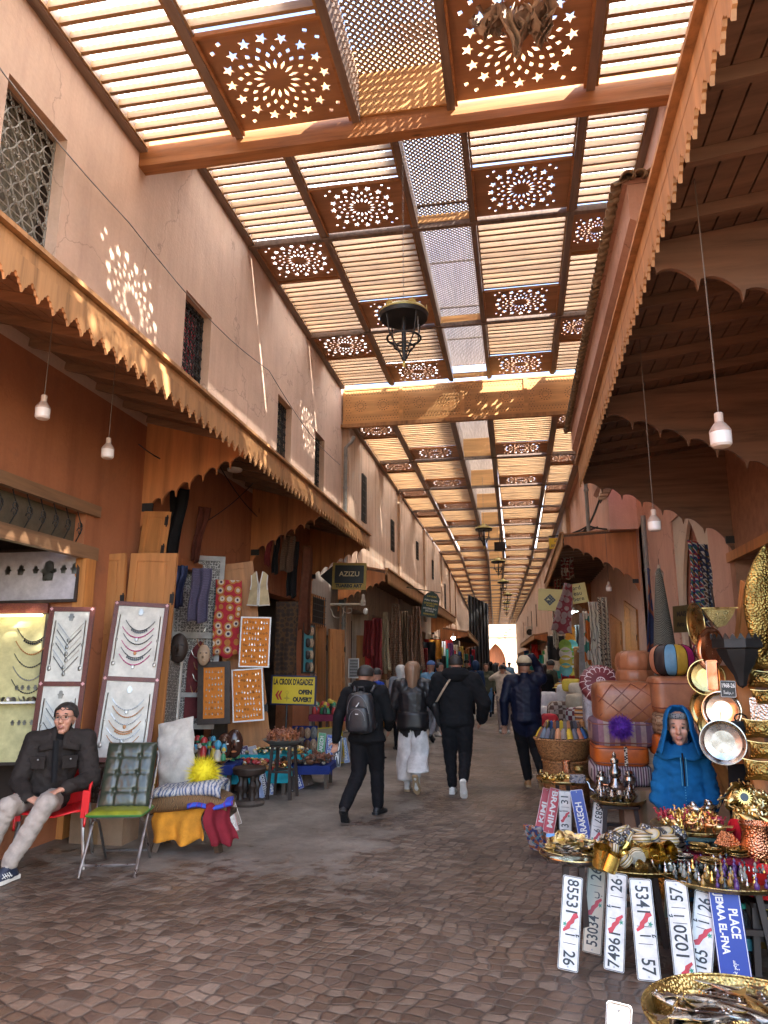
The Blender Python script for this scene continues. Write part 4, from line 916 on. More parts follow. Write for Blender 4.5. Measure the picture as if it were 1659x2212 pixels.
p4, g4, s4 = person('person', 'man in navy jacket walking away, holding his beige cap with a raised right hand', PZ(1143, 1703), R(4), 1.78, NAVY, fabric('black_jeans', (.007, .007, .008)), SHT, SKIN2, dict(
    look=(-.35, 1, -.02), lan=(.0, .15, .09), lkn=(-.05, .14, .50), ran=(.15, -.25, .23), rkn=(.11, .02, .5), rp=1.1, lel=(-.25, -.02, 1.14), lwr=(-.25, .02, .86), lpalm=(.4, -1, 0), lhd=(-.1, .1, -1),
    rsh=(.18, 0, 1.44), rel=(.21, .16, 1.58), rwr=(.11, .04, 1.735), rhd=(-1, .05, .12), rpalm=(0, .1, -1), curl=.45), build=1.26, hair='short', hem=.505, sole_m=SOB, vox=.011, seed=5)
BEI = mat('beige_cap', (.42, .33, .21), .8, bump=.4)
cap(g4['head']+Vector((0, 0, .005)), s4*1.06, (-.6, 1, 0), p4, BEI)
def seated_man():
    root = thing('person', 'seated man with glasses, dark padded jacket and beige trousers, hands on his lap', 'person', (-4.0, 5.88, 0), R(25))
    X = Vector((1, 0, 0)); s = 1.0; pr = []; JK, TR = 0, 1
    hip = Vector((-.08, .16, .56)); ch = Vector((-.02, .12, .88)); nk = Vector((.02, .08, 1.10)); hd = Vector((.045, .035, 1.205)); look = Vector((-.18, -1, -.03))
    lat = Vector((1, .12, 0))
    pr += [limb(hip, ch, .20, .205, JK, lat, .74, .68), limb(ch, nk-Vector((0, 0, .09)), .21, .115, JK, lat, .66, .78), limb(nk-Vector((0, 0, .07)), hd-Vector((0, 0, .07)), .062, .058, 5)]
    pr += [limb(hip-Vector((0, 0, .0)), hip+Vector((0, -.05, -.05)), .205, .20, JK, lat, .8)]
    sh = Vector((-.20, .10, 1.00)); el = Vector((-.28, .0, .68)); wr = Vector((-.16, -.24, .60))
    pr += [limb(nk-Vector((.08, 0, .09)), sh, .10, .098, JK), limb(sh, el, .094, .078, JK), limb(el, wr, .078, .055, JK)]; pr += hand(wr+Vector((.02, -.02, -.01)), (.75, -.35, -.30), (.1, .2, -1), 1, 1.02, 2, .8)
    sh = Vector((.21, .11, 1.00)); el = Vector((.30, .0, .68)); wr = Vector((.15, -.22, .655))
    pr += [limb(nk+Vector((.10, 0, -.09)), sh, .10, .098, JK), limb(sh, el, .096, .082, JK), limb(el, wr, .080, .058, JK)]; pr += hand(wr+Vector((-.02, -.02, 0)), (-.75, -.55, -.25), (.1, .1, -1), -1, 1.06, 2, .25)
    for (hx, k, a, td) in ((-.13, Vector((-.27, -.36, .545)), Vector((-.42, -.30, .10)), (-.55, -1, 0)), (.06, Vector((.02, -.40, .56)), Vector((-.20, -.42, .10)), (-.55, -1, 0))):
        h0 = Vector((hip.x+hx, hip.y-.04, .50)); pr += [limb(h0, k, .108, .080, TR), limb(k, a+Vector((0, 0, .05)), .080, .066, TR)]; pr += [limb(a+Vector((0, 0, .0)), a+Vector((0, 0, .05)), .042, .045, 6)]; pr += shoe(a, td, 1.08, 3)
        sole(a, td, 1.12, 0, root, SOW)
    pr += head_prims(hd, 1.1, look, 2, X, face=True)
    JKM = mat('dark_brown_padded_jacket', (.022, .017, .015), .8, var=.35, sc=5, bump=.7, bsc=30, bd=.01, Specular_IOR_Level=.2)
    me = body_mesh('body', pr, [JKM, fabric('stone_trousers', (.33, .285, .25)), SKIN, mat('navy_trainer', (.015, .022, .045), .6), LIP, fabric('black_rollneck', (.008, .008, .009)), BLK], .0085, 2, .010, (0, 1), 4)
    link('body', me, root); face_parts(hd, 1.1, look, root, glasses=True); hair_cap(hd, 1.1, look, root, HAIRD, -.01)
    b = MB(); c0 = nk-Vector((0, -.01, .035))
    b.grid(lambda u, v: (c0.x+math.cos(2*PI*u)*(.075+.028*math.cos(2*PI*v)), c0.y+math.sin(2*PI*u)*(.07+.028*math.cos(2*PI*v)), c0.z+.05*math.sin(2*PI*v)), 20, 10, closeu=True); b.build('rollneck', MATS['black_rollneck'], root)
    for q in (-1, 1):
        b = MB(); b.grid(lambda u, v: (c0.x+q*(.03+.14*u), c0.y-.075-.075*v+.05*u, c0.z+.03-.14*v+.05*(1-u)*(1-v)-.03*u), 6, 6); b.build('collar', JKM, root, solid=.014)
        b = MB(); fx = lambda u, v: (.0+q*(.10+.11*u)-.005, -.052-.0*v-.01*(1-u), .90-.10*v)
        b.box((q*.125-.005, -.058 if q < 0 else -.05, .84), (.115, .018, .10), 0, (.1, 0, .22*q)); b.box((q*.125-.005, -.064 if q < 0 else -.058, .875), (.125, .022, .04), 0, (.12, 0, .22*q)); b.build('pocket', JKM, root)
        b = MB(); b.ball((q*.13, -.082 if q < 0 else -.075, .866), .009); b.build('button', M_STEEL, root)
    b = MB(); b.grid(lambda u, v: (-.03+.05*u+.02*v, -.055-.018*math.sin(PI*u)-.04*v, 1.02-.34*v), 6, 10); b.build('zip_front', MATS['black_rollneck'], root)
    for (a) in (Vector((-.20, -.42, .10)), Vector((-.42, -.30, .10))):
        b = MB(); t = Vector((-.55, -1, 0)).normalized(); sd = Vector((1, -.55, 0)).normalized()
        for k in range(4): c = a+t*(.03+.022*k)+sd*.046+Vector((0, 0, -.035)); b.bar(c-Vector((0, 0, .018))-t*.012, c+Vector((0, 0, .018))+t*.014-sd*.008, .005, .004)
        b.tube([a+t*.02+sd*.05+Vector((0, 0, -.045)), a+t*.09+sd*.052+Vector((0, 0, -.03)), a+t*.12+sd*.045+Vector((0, 0, -.045))], .003, 4)
        b.build('shoe_stripe', M_WHITE, root)
    return root
seated_man()
def blue_woman():
    root = thing('person', 'old woman in a bright blue hooded robe, hands tucked into her side pockets', 'person', (1.19, 5.95, 0), R(0))
    BL = mat('blue_robe', (.007, .085, .22), .95, var=.3, sc=4, bump=.7, bsc=140, bd=.004, Specular_IOR_Level=.15); pr = []
    lat = Vector((1, 0, 0)); hd = Vector((-.015, -.03, 1.20)); look = Vector((-.22, -1, -.05))
    pr += [limb((0, 0, 1.02), (0, 0, .88), .11, .165, 0, lat, .8, .72), limb((0, 0, .88), (0, 0, .50), .150, .165, 0, lat, .74, .8), limb((0, 0, .5), (0, 0, .05), .165, .19, 0, lat, .74, .74)]
    for q in (-1, 1):
        sh = Vector((q*.135, 0, .955)); el = Vector((q*.180, .0, .70)); wr = Vector((q*.115, -.08, .60))
        pr += [limb((q*.06, 0, .99), sh, .08, .07, 0), limb(sh, el, .072, .075, 0), limb(el, wr, .078, .06, 0)]
    pr += [limb((0, 0, 1.06), hd-Vector((0, 0, .05)), .06, .055, 2)]; pr += head_prims(hd, 1.0, look, 2, lat, face=True)
    me = body_mesh('body', pr, [BL, BL, SKIN, BL, LIP], .0085, 3, .014, (0,), 6); link('body', me, root)
    face_parts(hd, 1.0, look, root, brow=mat('grey_brow', (.12, .09, .07), .6))
    f = look.normalized(); z = Vector((0, 0, 1)); l = f.cross(z).normalized()
    def fn(u, v):
        a = PI*(u*2-1)*.72; h = v    # a = 0 at the back
        zz = .158-.33*h; base = .098+.10*max(0, h-.45)**1.1*1.2; 
        topk = math.sqrt(max(0.0, 1-max(0, (zz-.03)/.14)**2)) if zz > .03 else 1
        r = base*topk+.004; sx = math.sin(a)*r*(1.02); sy = -math.cos(a)*r*1.12
        p = hd+l*sx+f*(sy+.01+.05*(abs(a)/(PI*.72))**3)+z*(zz+.01*math.sin(a*7)*h); return tuple(p)
    b = MB(); b.grid(fn, 34, 22); b.build('hood', BL, root, solid=.012)
    def fn2(u, v):
        a = 2*PI*u; r0 = .09+.085*v; return (hd.x+.01+math.cos(a)*r0*1.1, hd.y+.03+math.sin(a)*r0*.85, 1.085-.10*v**1.4+.012*math.sin(a*6))
    b = MB(); b.grid(fn2, 34, 8, closeu=True); b.build('hood_cowl', BL, root, solid=.014)
    b = MB(); b.grid(lambda u, v: tuple(hd+(l*math.sin(PI*(u-.5)*1.3)*.083+f*math.cos(PI*(u-.5)*1.3)*.092)+z*(.072+.042*v-.01*0)), 14, 4); b.build('headscarf', pattern('speckled_scarf', [(.03, .03, .035), (.2, .2, .2), (.05, .06, .06)], 'flower', (60, 60, 60)), root, solid=.004)
    b = MB(); b.tube([(-.03, -.155, 1.03), (-.028, -.165, .95), (-.028, -.155, .80)], .006, 6); b.build('placket_cord', BLK, root)
    ST = mat('pale_blue_thread', (.06, .28, .42), .7)
    for dx in (-.018, .018):
        b = MB(); b.tube([(-.028+dx, -.160, 1.0), (-.028+dx, -.164, .93), (-.028+dx, -.154, .80)], .0022, 5); b.build('embroidery', ST, root)
    b = MB()
    for k in range(34): zz = .79-.018*k; b.ball((-.028, -.152-.008*math.sin(k*.1), zz), .0035, (1, 1, 1), 5, 4)
    b.build('embroidery', ST, root)
    return root
blue_woman()
OLIVE = fabric('olive_coat', (.09, .085, .055)); JEAN = fabric('blue_jeans', (.10, .20, .36)); GREYT = fabric('taupe_trousers', (.22, .18, .16)); TEAL = fabric('pale_blue_sweatshirt', (.14, .26, .38)); CREAM = fabric('cream_top', (.5, .4, .3)); BRN = fabric('brown_scarf_coat', (.10, .06, .045)); GREYJ = fabric('grey_jersey', (.2, .2, .22))
walkA = dict(lan=(-.09, .2, .09), lkn=(-.1, .14, .5), ran=(.09, -.22, .16), rkn=(.1, .02, .5), rp=.6)
walkB = dict(ran=(.09, .2, .09), rkn=(.1, .14, .5), lan=(-.09, -.22, .16), lkn=(-.1, .02, .5), lp=.6)
F = PI
far = [
 ('person in a dark blue hooded jacket, hood up, facing the camera', 1027, 20.2, F, 1.72, fabric('dark_blue_coat', (.02, .035, .08)), BLK2, SHW, walkA, 'hood', HAIRD, True),
 ('smiling woman in jeans, olive jacket and brown scarf coming towards the camera', 1050, 21.3, F, 1.68, OLIVE, JEAN, NAVY, walkB, 'long', BRN, True),
 ('woman from behind in cream top and taupe trousers, arms raised to photograph', 1085, 16.6, 0, 1.66, CREAM, GREYT, SHW, dict(lel=(-.30, .18, 1.36), lwr=(-.1, .32, 1.52), rel=(.30, .18, 1.36), rwr=(.1, .32, 1.52), lhd=(.4, .4, .6), rhd=(-.4, .4, .6)), 'bun', HAIRD, False),
 ('person in dark leggings and dark coat beyond the photographing woman', 1069, 22.6, .2, 1.68, BLK, fabric('dark_navy_leggings', (.02, .03, .06)), SHB, walkA, 'long', HAIRD, False),
 ('woman with long dark hair, black jacket and cream trousers beside the right stalls', 1171, 16.2, .1, 1.68, BLK, CREAM, SHW, {}, 'long', HAIRD, False),
 ('bearded man in a long olive coat leaning over the bags on the right', 1191, 17.3, 1.2, 1.76, OLIVE, OLIVE, SHB, dict(lel=(-.2, .2, 1.2), lwr=(-.15, .4, 1.1)), 'short', HAIRD, True),
 ('man in a blue cap and pale blue hooded sweatshirt seen from behind, near the carpets', 930, 14.6, -.3, 1.74, TEAL, GREYJ, SHB, walkA, 'cap', fabric('blue_cap', (.06, .11, .25)), False),
 ('man in dark jacket looking left between the two couples of walkers', 948, 15.8, F+.9, 1.70, BLK, GREYJ, SHW, {}, 'short', HAIRD, True),
 ('woman in a light scarf half hidden behind the long-haired woman', 866, 13.2, .5, 1.66, GREYJ, BLK2, SHB, {}, 'long', mat('white_scarf', (.5, .48, .45), .8), False),
 ('person in a bright blue jacket standing at the door behind the backpack man', 812, 11.9, -.7, 1.60, fabric('royal_blue', (.02, .05, .28)), BLK2, SHB, {}, 'short', HAIRD, False),
 ('man in a black cap in the distance behind the sweatshirt man', 1008, 24, F, 1.8, BLK, BLK2, SHB, walkA, 'cap', BLK, True),
 ('woman in red scarf and dark coat far off near the bright clothes stall', 1012, 29, F, 1.66, BRN, JEAN, SHB, walkB, 'long', fabric('red_scarf', (.35, .03, .03)), True),
 ('tiny distant walker in white at the middle of the street', 1075, 44, F, 1.7, WTR, BLK2, SHB, walkA, 'short', HAIRD, True),
 ('tiny distant walker in red by the far stalls', 1088, 50, 0, 1.72, fabric('red_coat', (.4, .03, .03)), BLK2, SHB, walkB, 'short', HAIRD, False),
 ('tiny distant walker in a dark robe on the left', 1060, 38, F, 1.72, BLK, BLK, SHB, walkB, 'hood', HAIRD, True),
 ('tiny distant walker in beige near the far gateway', 1070, 62, 0, 1.75, CREAM, GREYT, SHB, walkA, 'short', HAIRD, False),
 ('tiny distant walker in blue on the right of the street', 1100, 36, .1, 1.72, TEAL, JEAN, SHB, walkB, 'cap', NAVY, False)]
for i, (lab, px, y, fc, h, tp, bt, sh, po, hr, hm, fa) in enumerate(far):
    y = y*1.1; X_ = PY(px, 1432, y).x
    person('person', lab, (X_, y, 0), fc, h, tp, bt, sh, SKIN if i % 2 else SKIN2, po, .02 if y < 26 else .035, 1.0+.05*(i % 3), hr, hm, face=False, fold=.006, seed=i)
person('person', 'seller with a yellow striped cap sitting low among the bags on the right', (PY(1207, 1432, 15.8).x, 15.8, -.42), 2.4, 1.7, fabric('maroon_jumper', (.15, .03, .04)), BLK2, SHB, SKIN2, {}, .02, 1, 'cap', pattern('yellow_striped_cap', [(.6, .45, .08), (.3, .05, .03), (.7, .6, .2)], 'stripez', (20, 20, 20)))
def quad(bl, br, tl):
    """frame of a flat board from three corners: origin at its centre, x along the width, y up, z to the viewer"""
    bl, br, tl = Vector(bl), Vector(br), Vector(tl); x = br-bl; w_ = x.length; y = tl-bl; x.normalize(); y = y-x*y.dot(x); h = y.length; y.normalize()
    M = Matrix((x, y, x.cross(y))).transposed().to_4x4(); M.translation = bl+x*w_/2+y*h/2; return M, w_, h
T = Matrix.Translation
def RZ(a): return Matrix.Rotation(a, 4, 'Z')
def rrect(w_, h, r, n=4):
    pts = []
    for cx, cy, a0 in ((w_/2-r, h/2-r, 0), (-w_/2+r, h/2-r, PI/2), (-w_/2+r, -h/2+r, PI), (w_/2-r, -h/2+r, 3*PI/2)):
        for k in range(n+1): a = a0+PI/2*k/n; pts.append((cx+r*math.cos(a), cy+r*math.sin(a)))
    return pts
RED = mat('red_emblem', (.45, .02, .03), .4); GRN = mat('green_star', (.03, .22, .13), .4)
M_BLUEP = mat('blue_plate', (.012, .035, .28), .35, var=.08); M_GREENP = mat('green_plate', (.03, .25, .06), .35, var=.1)
COUNTRY = [(-.5, .28), (-.3, .36), (-.18, .2), (.0, .16), (.12, .02), (.3, -.02), (.5, -.3), (.38, -.34), (.22, -.2), (.05, -.16), (-.12, -.02), (-.3, .06), (-.44, .12)]
def plate(bot, top, wd, items, label, base=None, down=False, edge=None, group=None, L=None, name='number_plate'):
    """bot / top: middle of the lower and upper short edge; items along the reading direction: (centre 0..1, kind, text, length share)"""
    bot, top = Vector(bot), Vector(top); y = (top-bot); ln = L or y.length; y.normalize(); x = Vector((1, 0, 0)); 
    vdir = (Vector((0, 0, CAMH))-(bot+top)/2); vdir.z = 0; x = Vector((-vdir.y, vdir.x, 0)); x = x if x.x > 0 else -x
    x = (x-y*x.dot(y)).normalized(); z = x.cross(y)
    rd = -y if down else y; up = z.cross(rd)   # local: reading dir, up of glyphs, z out
    M = Matrix((rd, up, z)).transposed().to_4x4(); M.translation = (bot+top)/2+z*.004
    t = thing(name, label, 'plate', M=M, group=group)
    b = MB(); b.prism(rrect(ln, wd, .012), .002); b.build('plate_blank', base or M_PLATE, t)
    b = MB(); pts = [(p[0], p[1], .003) for p in rrect(ln-.008, wd-.008, .010)]; b.tube(pts+[pts[0]], .0022, 4, cap=False); b.build('rim', edge or M_INK, t)
    for (c, kind, txt, sh) in items:
        X = (c-.5)*ln; Mi = T((X, 0, .0035))
        if kind == 't': text_on(txt, wd*.80, Mi @ T((0, -.0, 0)), t, M_INK if kind == 't' else M_WHITE, bold=.0012, fit=sh*ln)
        elif kind == 'w': text_on(txt, wd*.66, Mi, t, M_WHITE, bold=.002, fit=sh*ln)
        elif kind == 'g': text_on(txt, wd*.70, Mi, t, M_INK, bold=.0008, fit=sh*ln, name='arabic_letter')
        elif kind == '|': b = MB(); b.box((0, 0, 0), (.003, wd*.62, .001), M=Mi); b.build('bar', M_INK, t)
        elif kind == 'm':
            b = MB(); b.prism([(p[0]*.105, p[1]*wd*1.05) for p in COUNTRY], .0012, Mi); b.build('red_emblem', RED, t)
            b = MB(); b.prism(star(.012, -wd*.27 if txt != 'up' else wd*.27, wd*.13, PI/2), .0014, Mi); b.build('green_star', GRN, t)
    b = MB()
    for sx in (-1, 1): b.lathe([(0.0001, .004), (.005, .003), (.005, 0)], (sx*(ln/2-.02), 0, .002), 8)
    b.build('rivet', M_STEEL, t); return t
ALEF, BEH = 'أ', 'ب'
def pp(pb, pt, dy=.14):
    B = PZ(*pb, z=.004); return B, PY(pt[0], pt[1], B.y+dy)
PG = 'number plates leaning below the brass trays'
FP = [((1226, 2097), (1238, 1893), [(.23, 't', '85531', .36), (.50, 'm', '', 0), (.56, '|', '', 0), (.63, 'g', ALEF, .035), (.72, '|', '', 0), (.87, 't', '26', .15)], 'white number plate 85531 with two black bars, leftmost of the row of leaning plates', True, .115),
      ((1278, 2060), (1291, 1862), [(.24, 't', '53034', .32), (.50, 'm', '', 0), (.63, 'g', BEH, .07), (.73, '|', '', 0), (.86, 't', '26', .14)], 'yellowed white number plate 53034 leaning second from the left', False, .112),
      ((1326, 2098), (1334, 1886), [(.22, 't', '74961', .34), (.47, 'm', '', 0), (.52, '|', '', 0), (.64, 'g', ALEF, .035), (.75, '|', '', 0), (.87, 't', '26', .14)], 'white number plate 74961 leaning third from the left', False, .112),
      ((1403, 2120), (1382, 1898), [(.22, 't', '5341', .27), (.43, 'm', 'up', 0), (.48, '|', '', 0), (.57, 'g', ALEF, .035), (.65, '|', '', 0), (.86, 't', '57', .15)], 'black edged white number plate 5341 leaning fourth from the left', True, .125),
      ((1484, 2130), (1459, 1902), [(.12, 'm', '', 0), (.40, 't', '1020', .30), (.58, '|', '', 0), (.65, 'g', ALEF, .035), (.73, '|', '', 0), (.86, 't', '57', .14)], 'white number plate 1020 whose red emblem sits at its foot', False, .12),
      ((1508, 2128), (1524, 1925), [(.20, 't', '85165', .36), (.52, 'm', '', 0), (.60, '|', '', 0), (.67, 'g', ALEF, .035), (.74, '|', '', 0), (.86, 't', '26', .14)], 'white number plate 85165 crossing in front of plate 1020', False, .12)]
for i, (pb, pt, it, lb_, dn, wd) in enumerate(FP):
    B, Tp = pp(pb, pt, .14); 
    if i == 5: B.y -= .02; Tp.y -= .02
    plate(B, Tp, wd*.98, it, lb_, down=dn, group=PG, base=mat('yellowed_plate', (.60, .56, .42), .4, var=.1) if i == 1 else M_PLATE)
B, Tp = pp((1595, 2146), (1562, 1920), .14)
t = plate(B, Tp, .155, [], 'blue street sign PLACE JEMAA EL-FNA leaning at the right end of the row', base=M_BLUEP, down=True, edge=M_WHITE, name='street_sign')
ln = (Tp-B).length
text_on('PLACE', .062, T((-ln*.16, .030, .0035)), t, M_WHITE, bold=.0016, fit=ln*.29); text_on('JEMAA EL-FNA', .052, T((-ln*.15, -.030, .0035)), t, M_WHITE, bold=.0016, fit=ln*.60)
text_on('ﺳﺎﺣﺔ ﺟﺎﻣﻊ ﺍﻟﻔﻨﺎ', .034, T((ln*.33, .008, .0035)), t, M_WHITE, bold=.0006, fit=ln*.27, name='arabic_lettering')
SG = 'name plates leaning below the small brass tray'
B, Tp = pp((1166, 1790), (1183, 1703), .1); plate(B, Tp, .10, [(.40, 'w', 'KIMI', .5)], 'red and green name plate reading KIMI, leftmost under the small tray', base=RED, edge=M_WHITE, group=SG)
B, Tp = pp((1184, 1800), (1200, 1703), .1); plate(B, Tp, .115, [(.47, 'w', 'BRAHIM', .80)], 'red and green name plate reading BRAHIM', base=RED, down=True, edge=M_WHITE, group=SG)
B, Tp = pp((1222, 1815), (1220, 1708), .1); plate(B, Tp, .12, [(.2, 't', '313', .25), (.46, 'm', '', 0), (.58, 'g', ALEF, .04), (.66, '|', '', 0), (.82, 't', '31', .16)], 'white number plate 313 below the small tray', group=SG)
B, Tp = pp((1270, 1838), (1244, 1706), .1); plate(B, Tp, .12, [(.42, 'w', 'MARRAKECH', .74)], 'blue name plate reading MARRAKECH with palms under the small tray', base=M_BLUEP, edge=M_WHITE, group=SG)
B, Tp = pp((1283, 1846), (1296, 1727), .1); plate(B, Tp, .105, [(.25, 't', '65837', .36), (.5, '|', '', 0), (.57, 'g', '9', .06), (.70, 'm', '', 0), (.84, '|', '', 0)], 'white number plate 65837 right of the blue MARRAKECH plate', down=True, group=SG)
def tray(name, label, C, r, m, lip=.02, n=40, rim_m=None, group=None, tilt=None):
    t = thing(name, label, 'tray', C, 0, group)
    b = MB(); b.lathe([(.0001, 0), (r*.8, 0), (r*.9, .004), (r*.96, lip), (r, lip+.004), (r*1.0, lip), (r*.93, -.004), (.0001, -.006)], (0, 0, 0), n); b.build('tray_plate', m, t)
    b = MB(); k = 2*PI/(n*1.0)
    b.tube([(r*math.cos(i*k), r*math.sin(i*k), lip+.003) for i in range(n+1)], .0035, 5, cap=False); b.build('rim', rim_m or m, t); return t
def stool(label, C, z, w_, m, h0=0.0):
    t = thing('stool', label, 'stool', (C[0], C[1], 0)); b = MB(); b.prism(rrect(w_, w_, .03), .025, T((0, 0, z-.03))); b.build('seat', m, t)
    for sx in (-1, 1):
        for sy in (-1, 1): b = MB(); b.bar((sx*w_*.38, sy*w_*.38, z-.03), (sx*w_*.5, sy*w_*.5, 0), .035, .035); b.build('leg', m, t)
    for sy in (-1, 1): b = MB(); b.bar((-w_*.43, sy*w_*.43, z*.5), (w_*.43, sy*w_*.43, z*.5), .02, .03); b.build('stretcher', m, t)
    return t
W_OLD = wood('old_table_wood', (.10, .06, .035), 'z'); M_GPLAS = mat('grey_green_plastic', (.12, .19, .17), .45); M_RPLAS = mat('red_plastic', (.55, .012, .015), .3, var=.1)
ZT = .5
cL, cM, cR, cP, cN, cO = PZ(1237, 1852, ZT), PZ(1368, 1862, .46), PZ(1556, 1893, .46), PZ(1495, 1790, .60), PZ(1216, 1687, .48), PZ(1335, 1730, .46)
tray('brass_tray', 'round silver-edged tray piled with pale gilt leaf dishes, left of the front trays', cL, .20, M_SILV, rim_m=M_BRASS); stool('old wooden stool under the tray of gilt leaf dishes', cL, ZT-.01, .12, W_DARK)
tray('brass_tray', 'wide brass tray heaped with bangles, cuffs and lidded boxes in the middle', cM, .35, M_BRASSH); stool('old wooden stool under the tray of bangles', cM+Vector((0,.1,0)), .45, .3, W_DARK)
tray('brass_tray', 'wide brass tray crowded with tiny perfume bottles on the right', cR, .36, M_BRASSH); stool('dark stool under the tray of perfume bottles', cR, .45, .4, W_DARK)
tray('brass_tray', 'wide brass tray with gilt camel figures on a grey plastic stool', cP, .26, M_BRASSH); stool('grey green plastic stool carrying the tray of camels', cP, .59, .34, M_GPLAS)
tray('brass_tray', 'small brass tray with a copper mug and brass bowl above the name plates', cN, .27, M_BRASS); stool('wooden stool under the small brass tray', cN+Vector((0, .12, 0)), .47, .14, W_DARK)
tray('brass_tray', 'round tray full of silver teapots on a low black table', cO, .24, M_BRASSH); stool('low black table with a red crate colour, under the teapots', cO, .45, .34, W_DARK)
cB = PZ(1500, 2120, .52)+Vector((.10, -.34, -.02)); tray('brass_tray', 'large brass tray of brass and silver fish in the near right corner', cB, .335, M_BRASSH, .05, 56); stool('wooden stool hidden below the large tray of fish', cB, .49, .4, W_OLD)
B = PZ(1330, 2290, .05); 
Tq = PY(1338, 2165, 2.70); plate(Tq+Vector((-.05, -.03, -.40)), Tq, .08, [(.7, '|', '', 0)], 'white plate corner leaning under the big tray of fish', edge=M_SILV)
def protos(lst, scatter_pts, group, labels, cat, name, scl=(1, 1), upright=True, tiltmax=.3, rg=None):
    """lst: list of functions making one thing at the origin; each spot gets one, copies after the first of its kind"""
    rg = rg or random.Random(5); made = {}
    for i, P in enumerate(scatter_pts):
        k = rg.randrange(len(lst)); s = rg.uniform(*scl); rot = (rg.uniform(-tiltmax, tiltmax), rg.uniform(-tiltmax, tiltmax), rg.uniform(0, 6.28))
        lab = labels[k]
        if k not in made: o = lst[k](); made[k] = o; tag(o, lab, cat[k] if isinstance(cat, (list, tuple)) else cat, group)
        else: o = dup(made[k])
        o.location = P; o.rotation_euler = rot; o.scale = (s, s, s)
    return made
def disc(c, r, n, z0, dome, rg, rmin=0, squash=1):
    out = []; best = []
    for i in range(n):
        a = i*2.39996; q = math.sqrt((i+.5)/n); rr = rmin+(r-rmin)*q; out.append((c[0]+rr*math.cos(a)+rg.uniform(-.01, .01), c[1]+rr*math.sin(a)*squash, c[2]+z0+dome*(1-q*q)+rg.uniform(0, .012)))
    return out
def T1(name, m, fn, ang=38, solid=0):
    def f(): b = MB(); fn(b); return b.build(name, m, ang=ang, solid=solid)
    return f
def fish_fn(b):
    prof = [(.0005, -.10), (.012, -.09), (.024, -.05), (.030, -.01), (.026, .04), (.012, .08), (.007, .095)]
    Mx = Matrix.Rotation(PI/2, 4, 'Y') @ Matrix.Identity(4); b.lathe(prof, (0, 0, 0), 14, 0, Mx, sx=.5, sy=1.0)
    b.prism([(.088, .0), (.135, .032), (.122, 0), (.135, -.032)], .003, T((0, 0, -.0015))); b.prism([(-.03, .028), (.03, .024), (.01, .045)], .003, T((0, 0, -.001))); b.ball((-.078, .010, .012), .005); b.ball((-.078, -.010, .012), .005)
def ring_fn(r, tr, h): return lambda b: b.lathe([(r-tr, -h/2), (r, -h/2), (r+tr*.4, 0), (r, h/2), (r-tr, h/2), (r-tr*1.1, 0), (r-tr, -h/2)], (0, 0, 0), 22)
def lathe_fn(p, n=18): return lambda b: b.lathe(p, (0, 0, 0), n)
def bird_fn(b): b.ball((0, 0, .02), .03, (1.4, .8, .7)); b.ball((-.04, 0, .045), .015); b.prism([(.03, -.02), (.09, -.03), (.1, .01), (.03, .02)], .004, T((0, 0, .022)))
rg = random.Random(21)
fish_pts = disc(cB, .25, 44, .022, .02, rg)
protos([T1('brass_fish', M_BRASS, fish_fn), T1('silver_fish', M_SILV, fish_fn), T1('brass_dish', M_BRASSH, lathe_fn([(.0001, 0), (.03, .002), (.045, .02), (.043, .021), (.028, .006), (.0001, .005)])), T1('silver_fish', metalm('dark_silver', (.4, .37, .33), .25), fish_fn)],
       fish_pts, 'fish figures in the large tray', ['small brass fish lying in the large foreground tray', 'bright silver fish lying in the large foreground tray', 'tiny brass dish among the fish', 'dark tarnished silver fish in the large foreground tray'], ['fish', 'fish', 'dish', 'fish'], 'fish', (.75, 1.15), tiltmax=.2, rg=rg)
for (px, py, s, a, lb_) in ((1535, 2160, 1.15, 2.95, 'longest silver fish lying across the back of the large tray'), (1600, 2185, 1.35, 2.5, 'long silver fish on top of the heap in the large tray'), (1510, 2195, 1.1, 3.3, 'medium silver fish in the middle of the large tray')):
    b = MB(); fish_fn(b); o = b.build('silver_fish', M_SILV, loc=PZ(px, py, .555), rot=(.1, .03, a)); o.scale = (s, s, s*.8); tag(o, lb_, 'fish')
def leaf_fn(b):
    def fn(u, v): x = -.07+.14*u; w_ = .034*math.sin(PI*min(1, max(0, u)))**.8; y = (2*v-1)*w_*(1+.12*math.cos(u*30)); return (x, y, .012*((2*v-1)**2)+.01*math.cos(PI*u)*.3)
    b.grid(fn, 22, 7)
PGL = metalm('pale_gilt', (.85, .68, .34), .3)
protos([T1('leaf_dish', PGL, leaf_fn, solid=.002), T1('oval_dish', PGL, lambda b: b.lathe([(.0001, 0), (.03, .002), (.04, .012), (.038, .014), (.0001, .005)], (0, 0, 0), 20, sx=1.5)), T1('silver_dish', M_SILV, lathe_fn([(.0001, 0), (.03, .002), (.04, .012), (.038, .014), (.0001, .005)]))],
       disc(cL, .16, 34, .03, .07, rg), 'leaf dishes on the left front tray', ['pale gilt leaf-shaped dish heaped on the left front tray', 'pale gilt oval dish heaped on the left front tray', 'small silver dish on the left front tray'], 'dish', 'dish', (.9, 1.2), tiltmax=.35, rg=rg)
CUFF = metalm('satin_gold_cuff', (.85, .58, .14), .24)
INLAY = pattern('inlaid_bone_and_brass', [(.6, .52, .36), (.05, .04, .035), (.55, .38, .1), (.5, .44, .34)], 'stripez', (1, 1, 70), .35)
def boxlid(b): b.lathe([(.0001, 0), (.040, 0), (.044, .008), (.044, .022), (.046, .024), (.044, .032), (.02, .044), (.0001, .046)], (0, 0, 0), 24)
mid = disc(cM, .30, 62, .025, .10, rg)
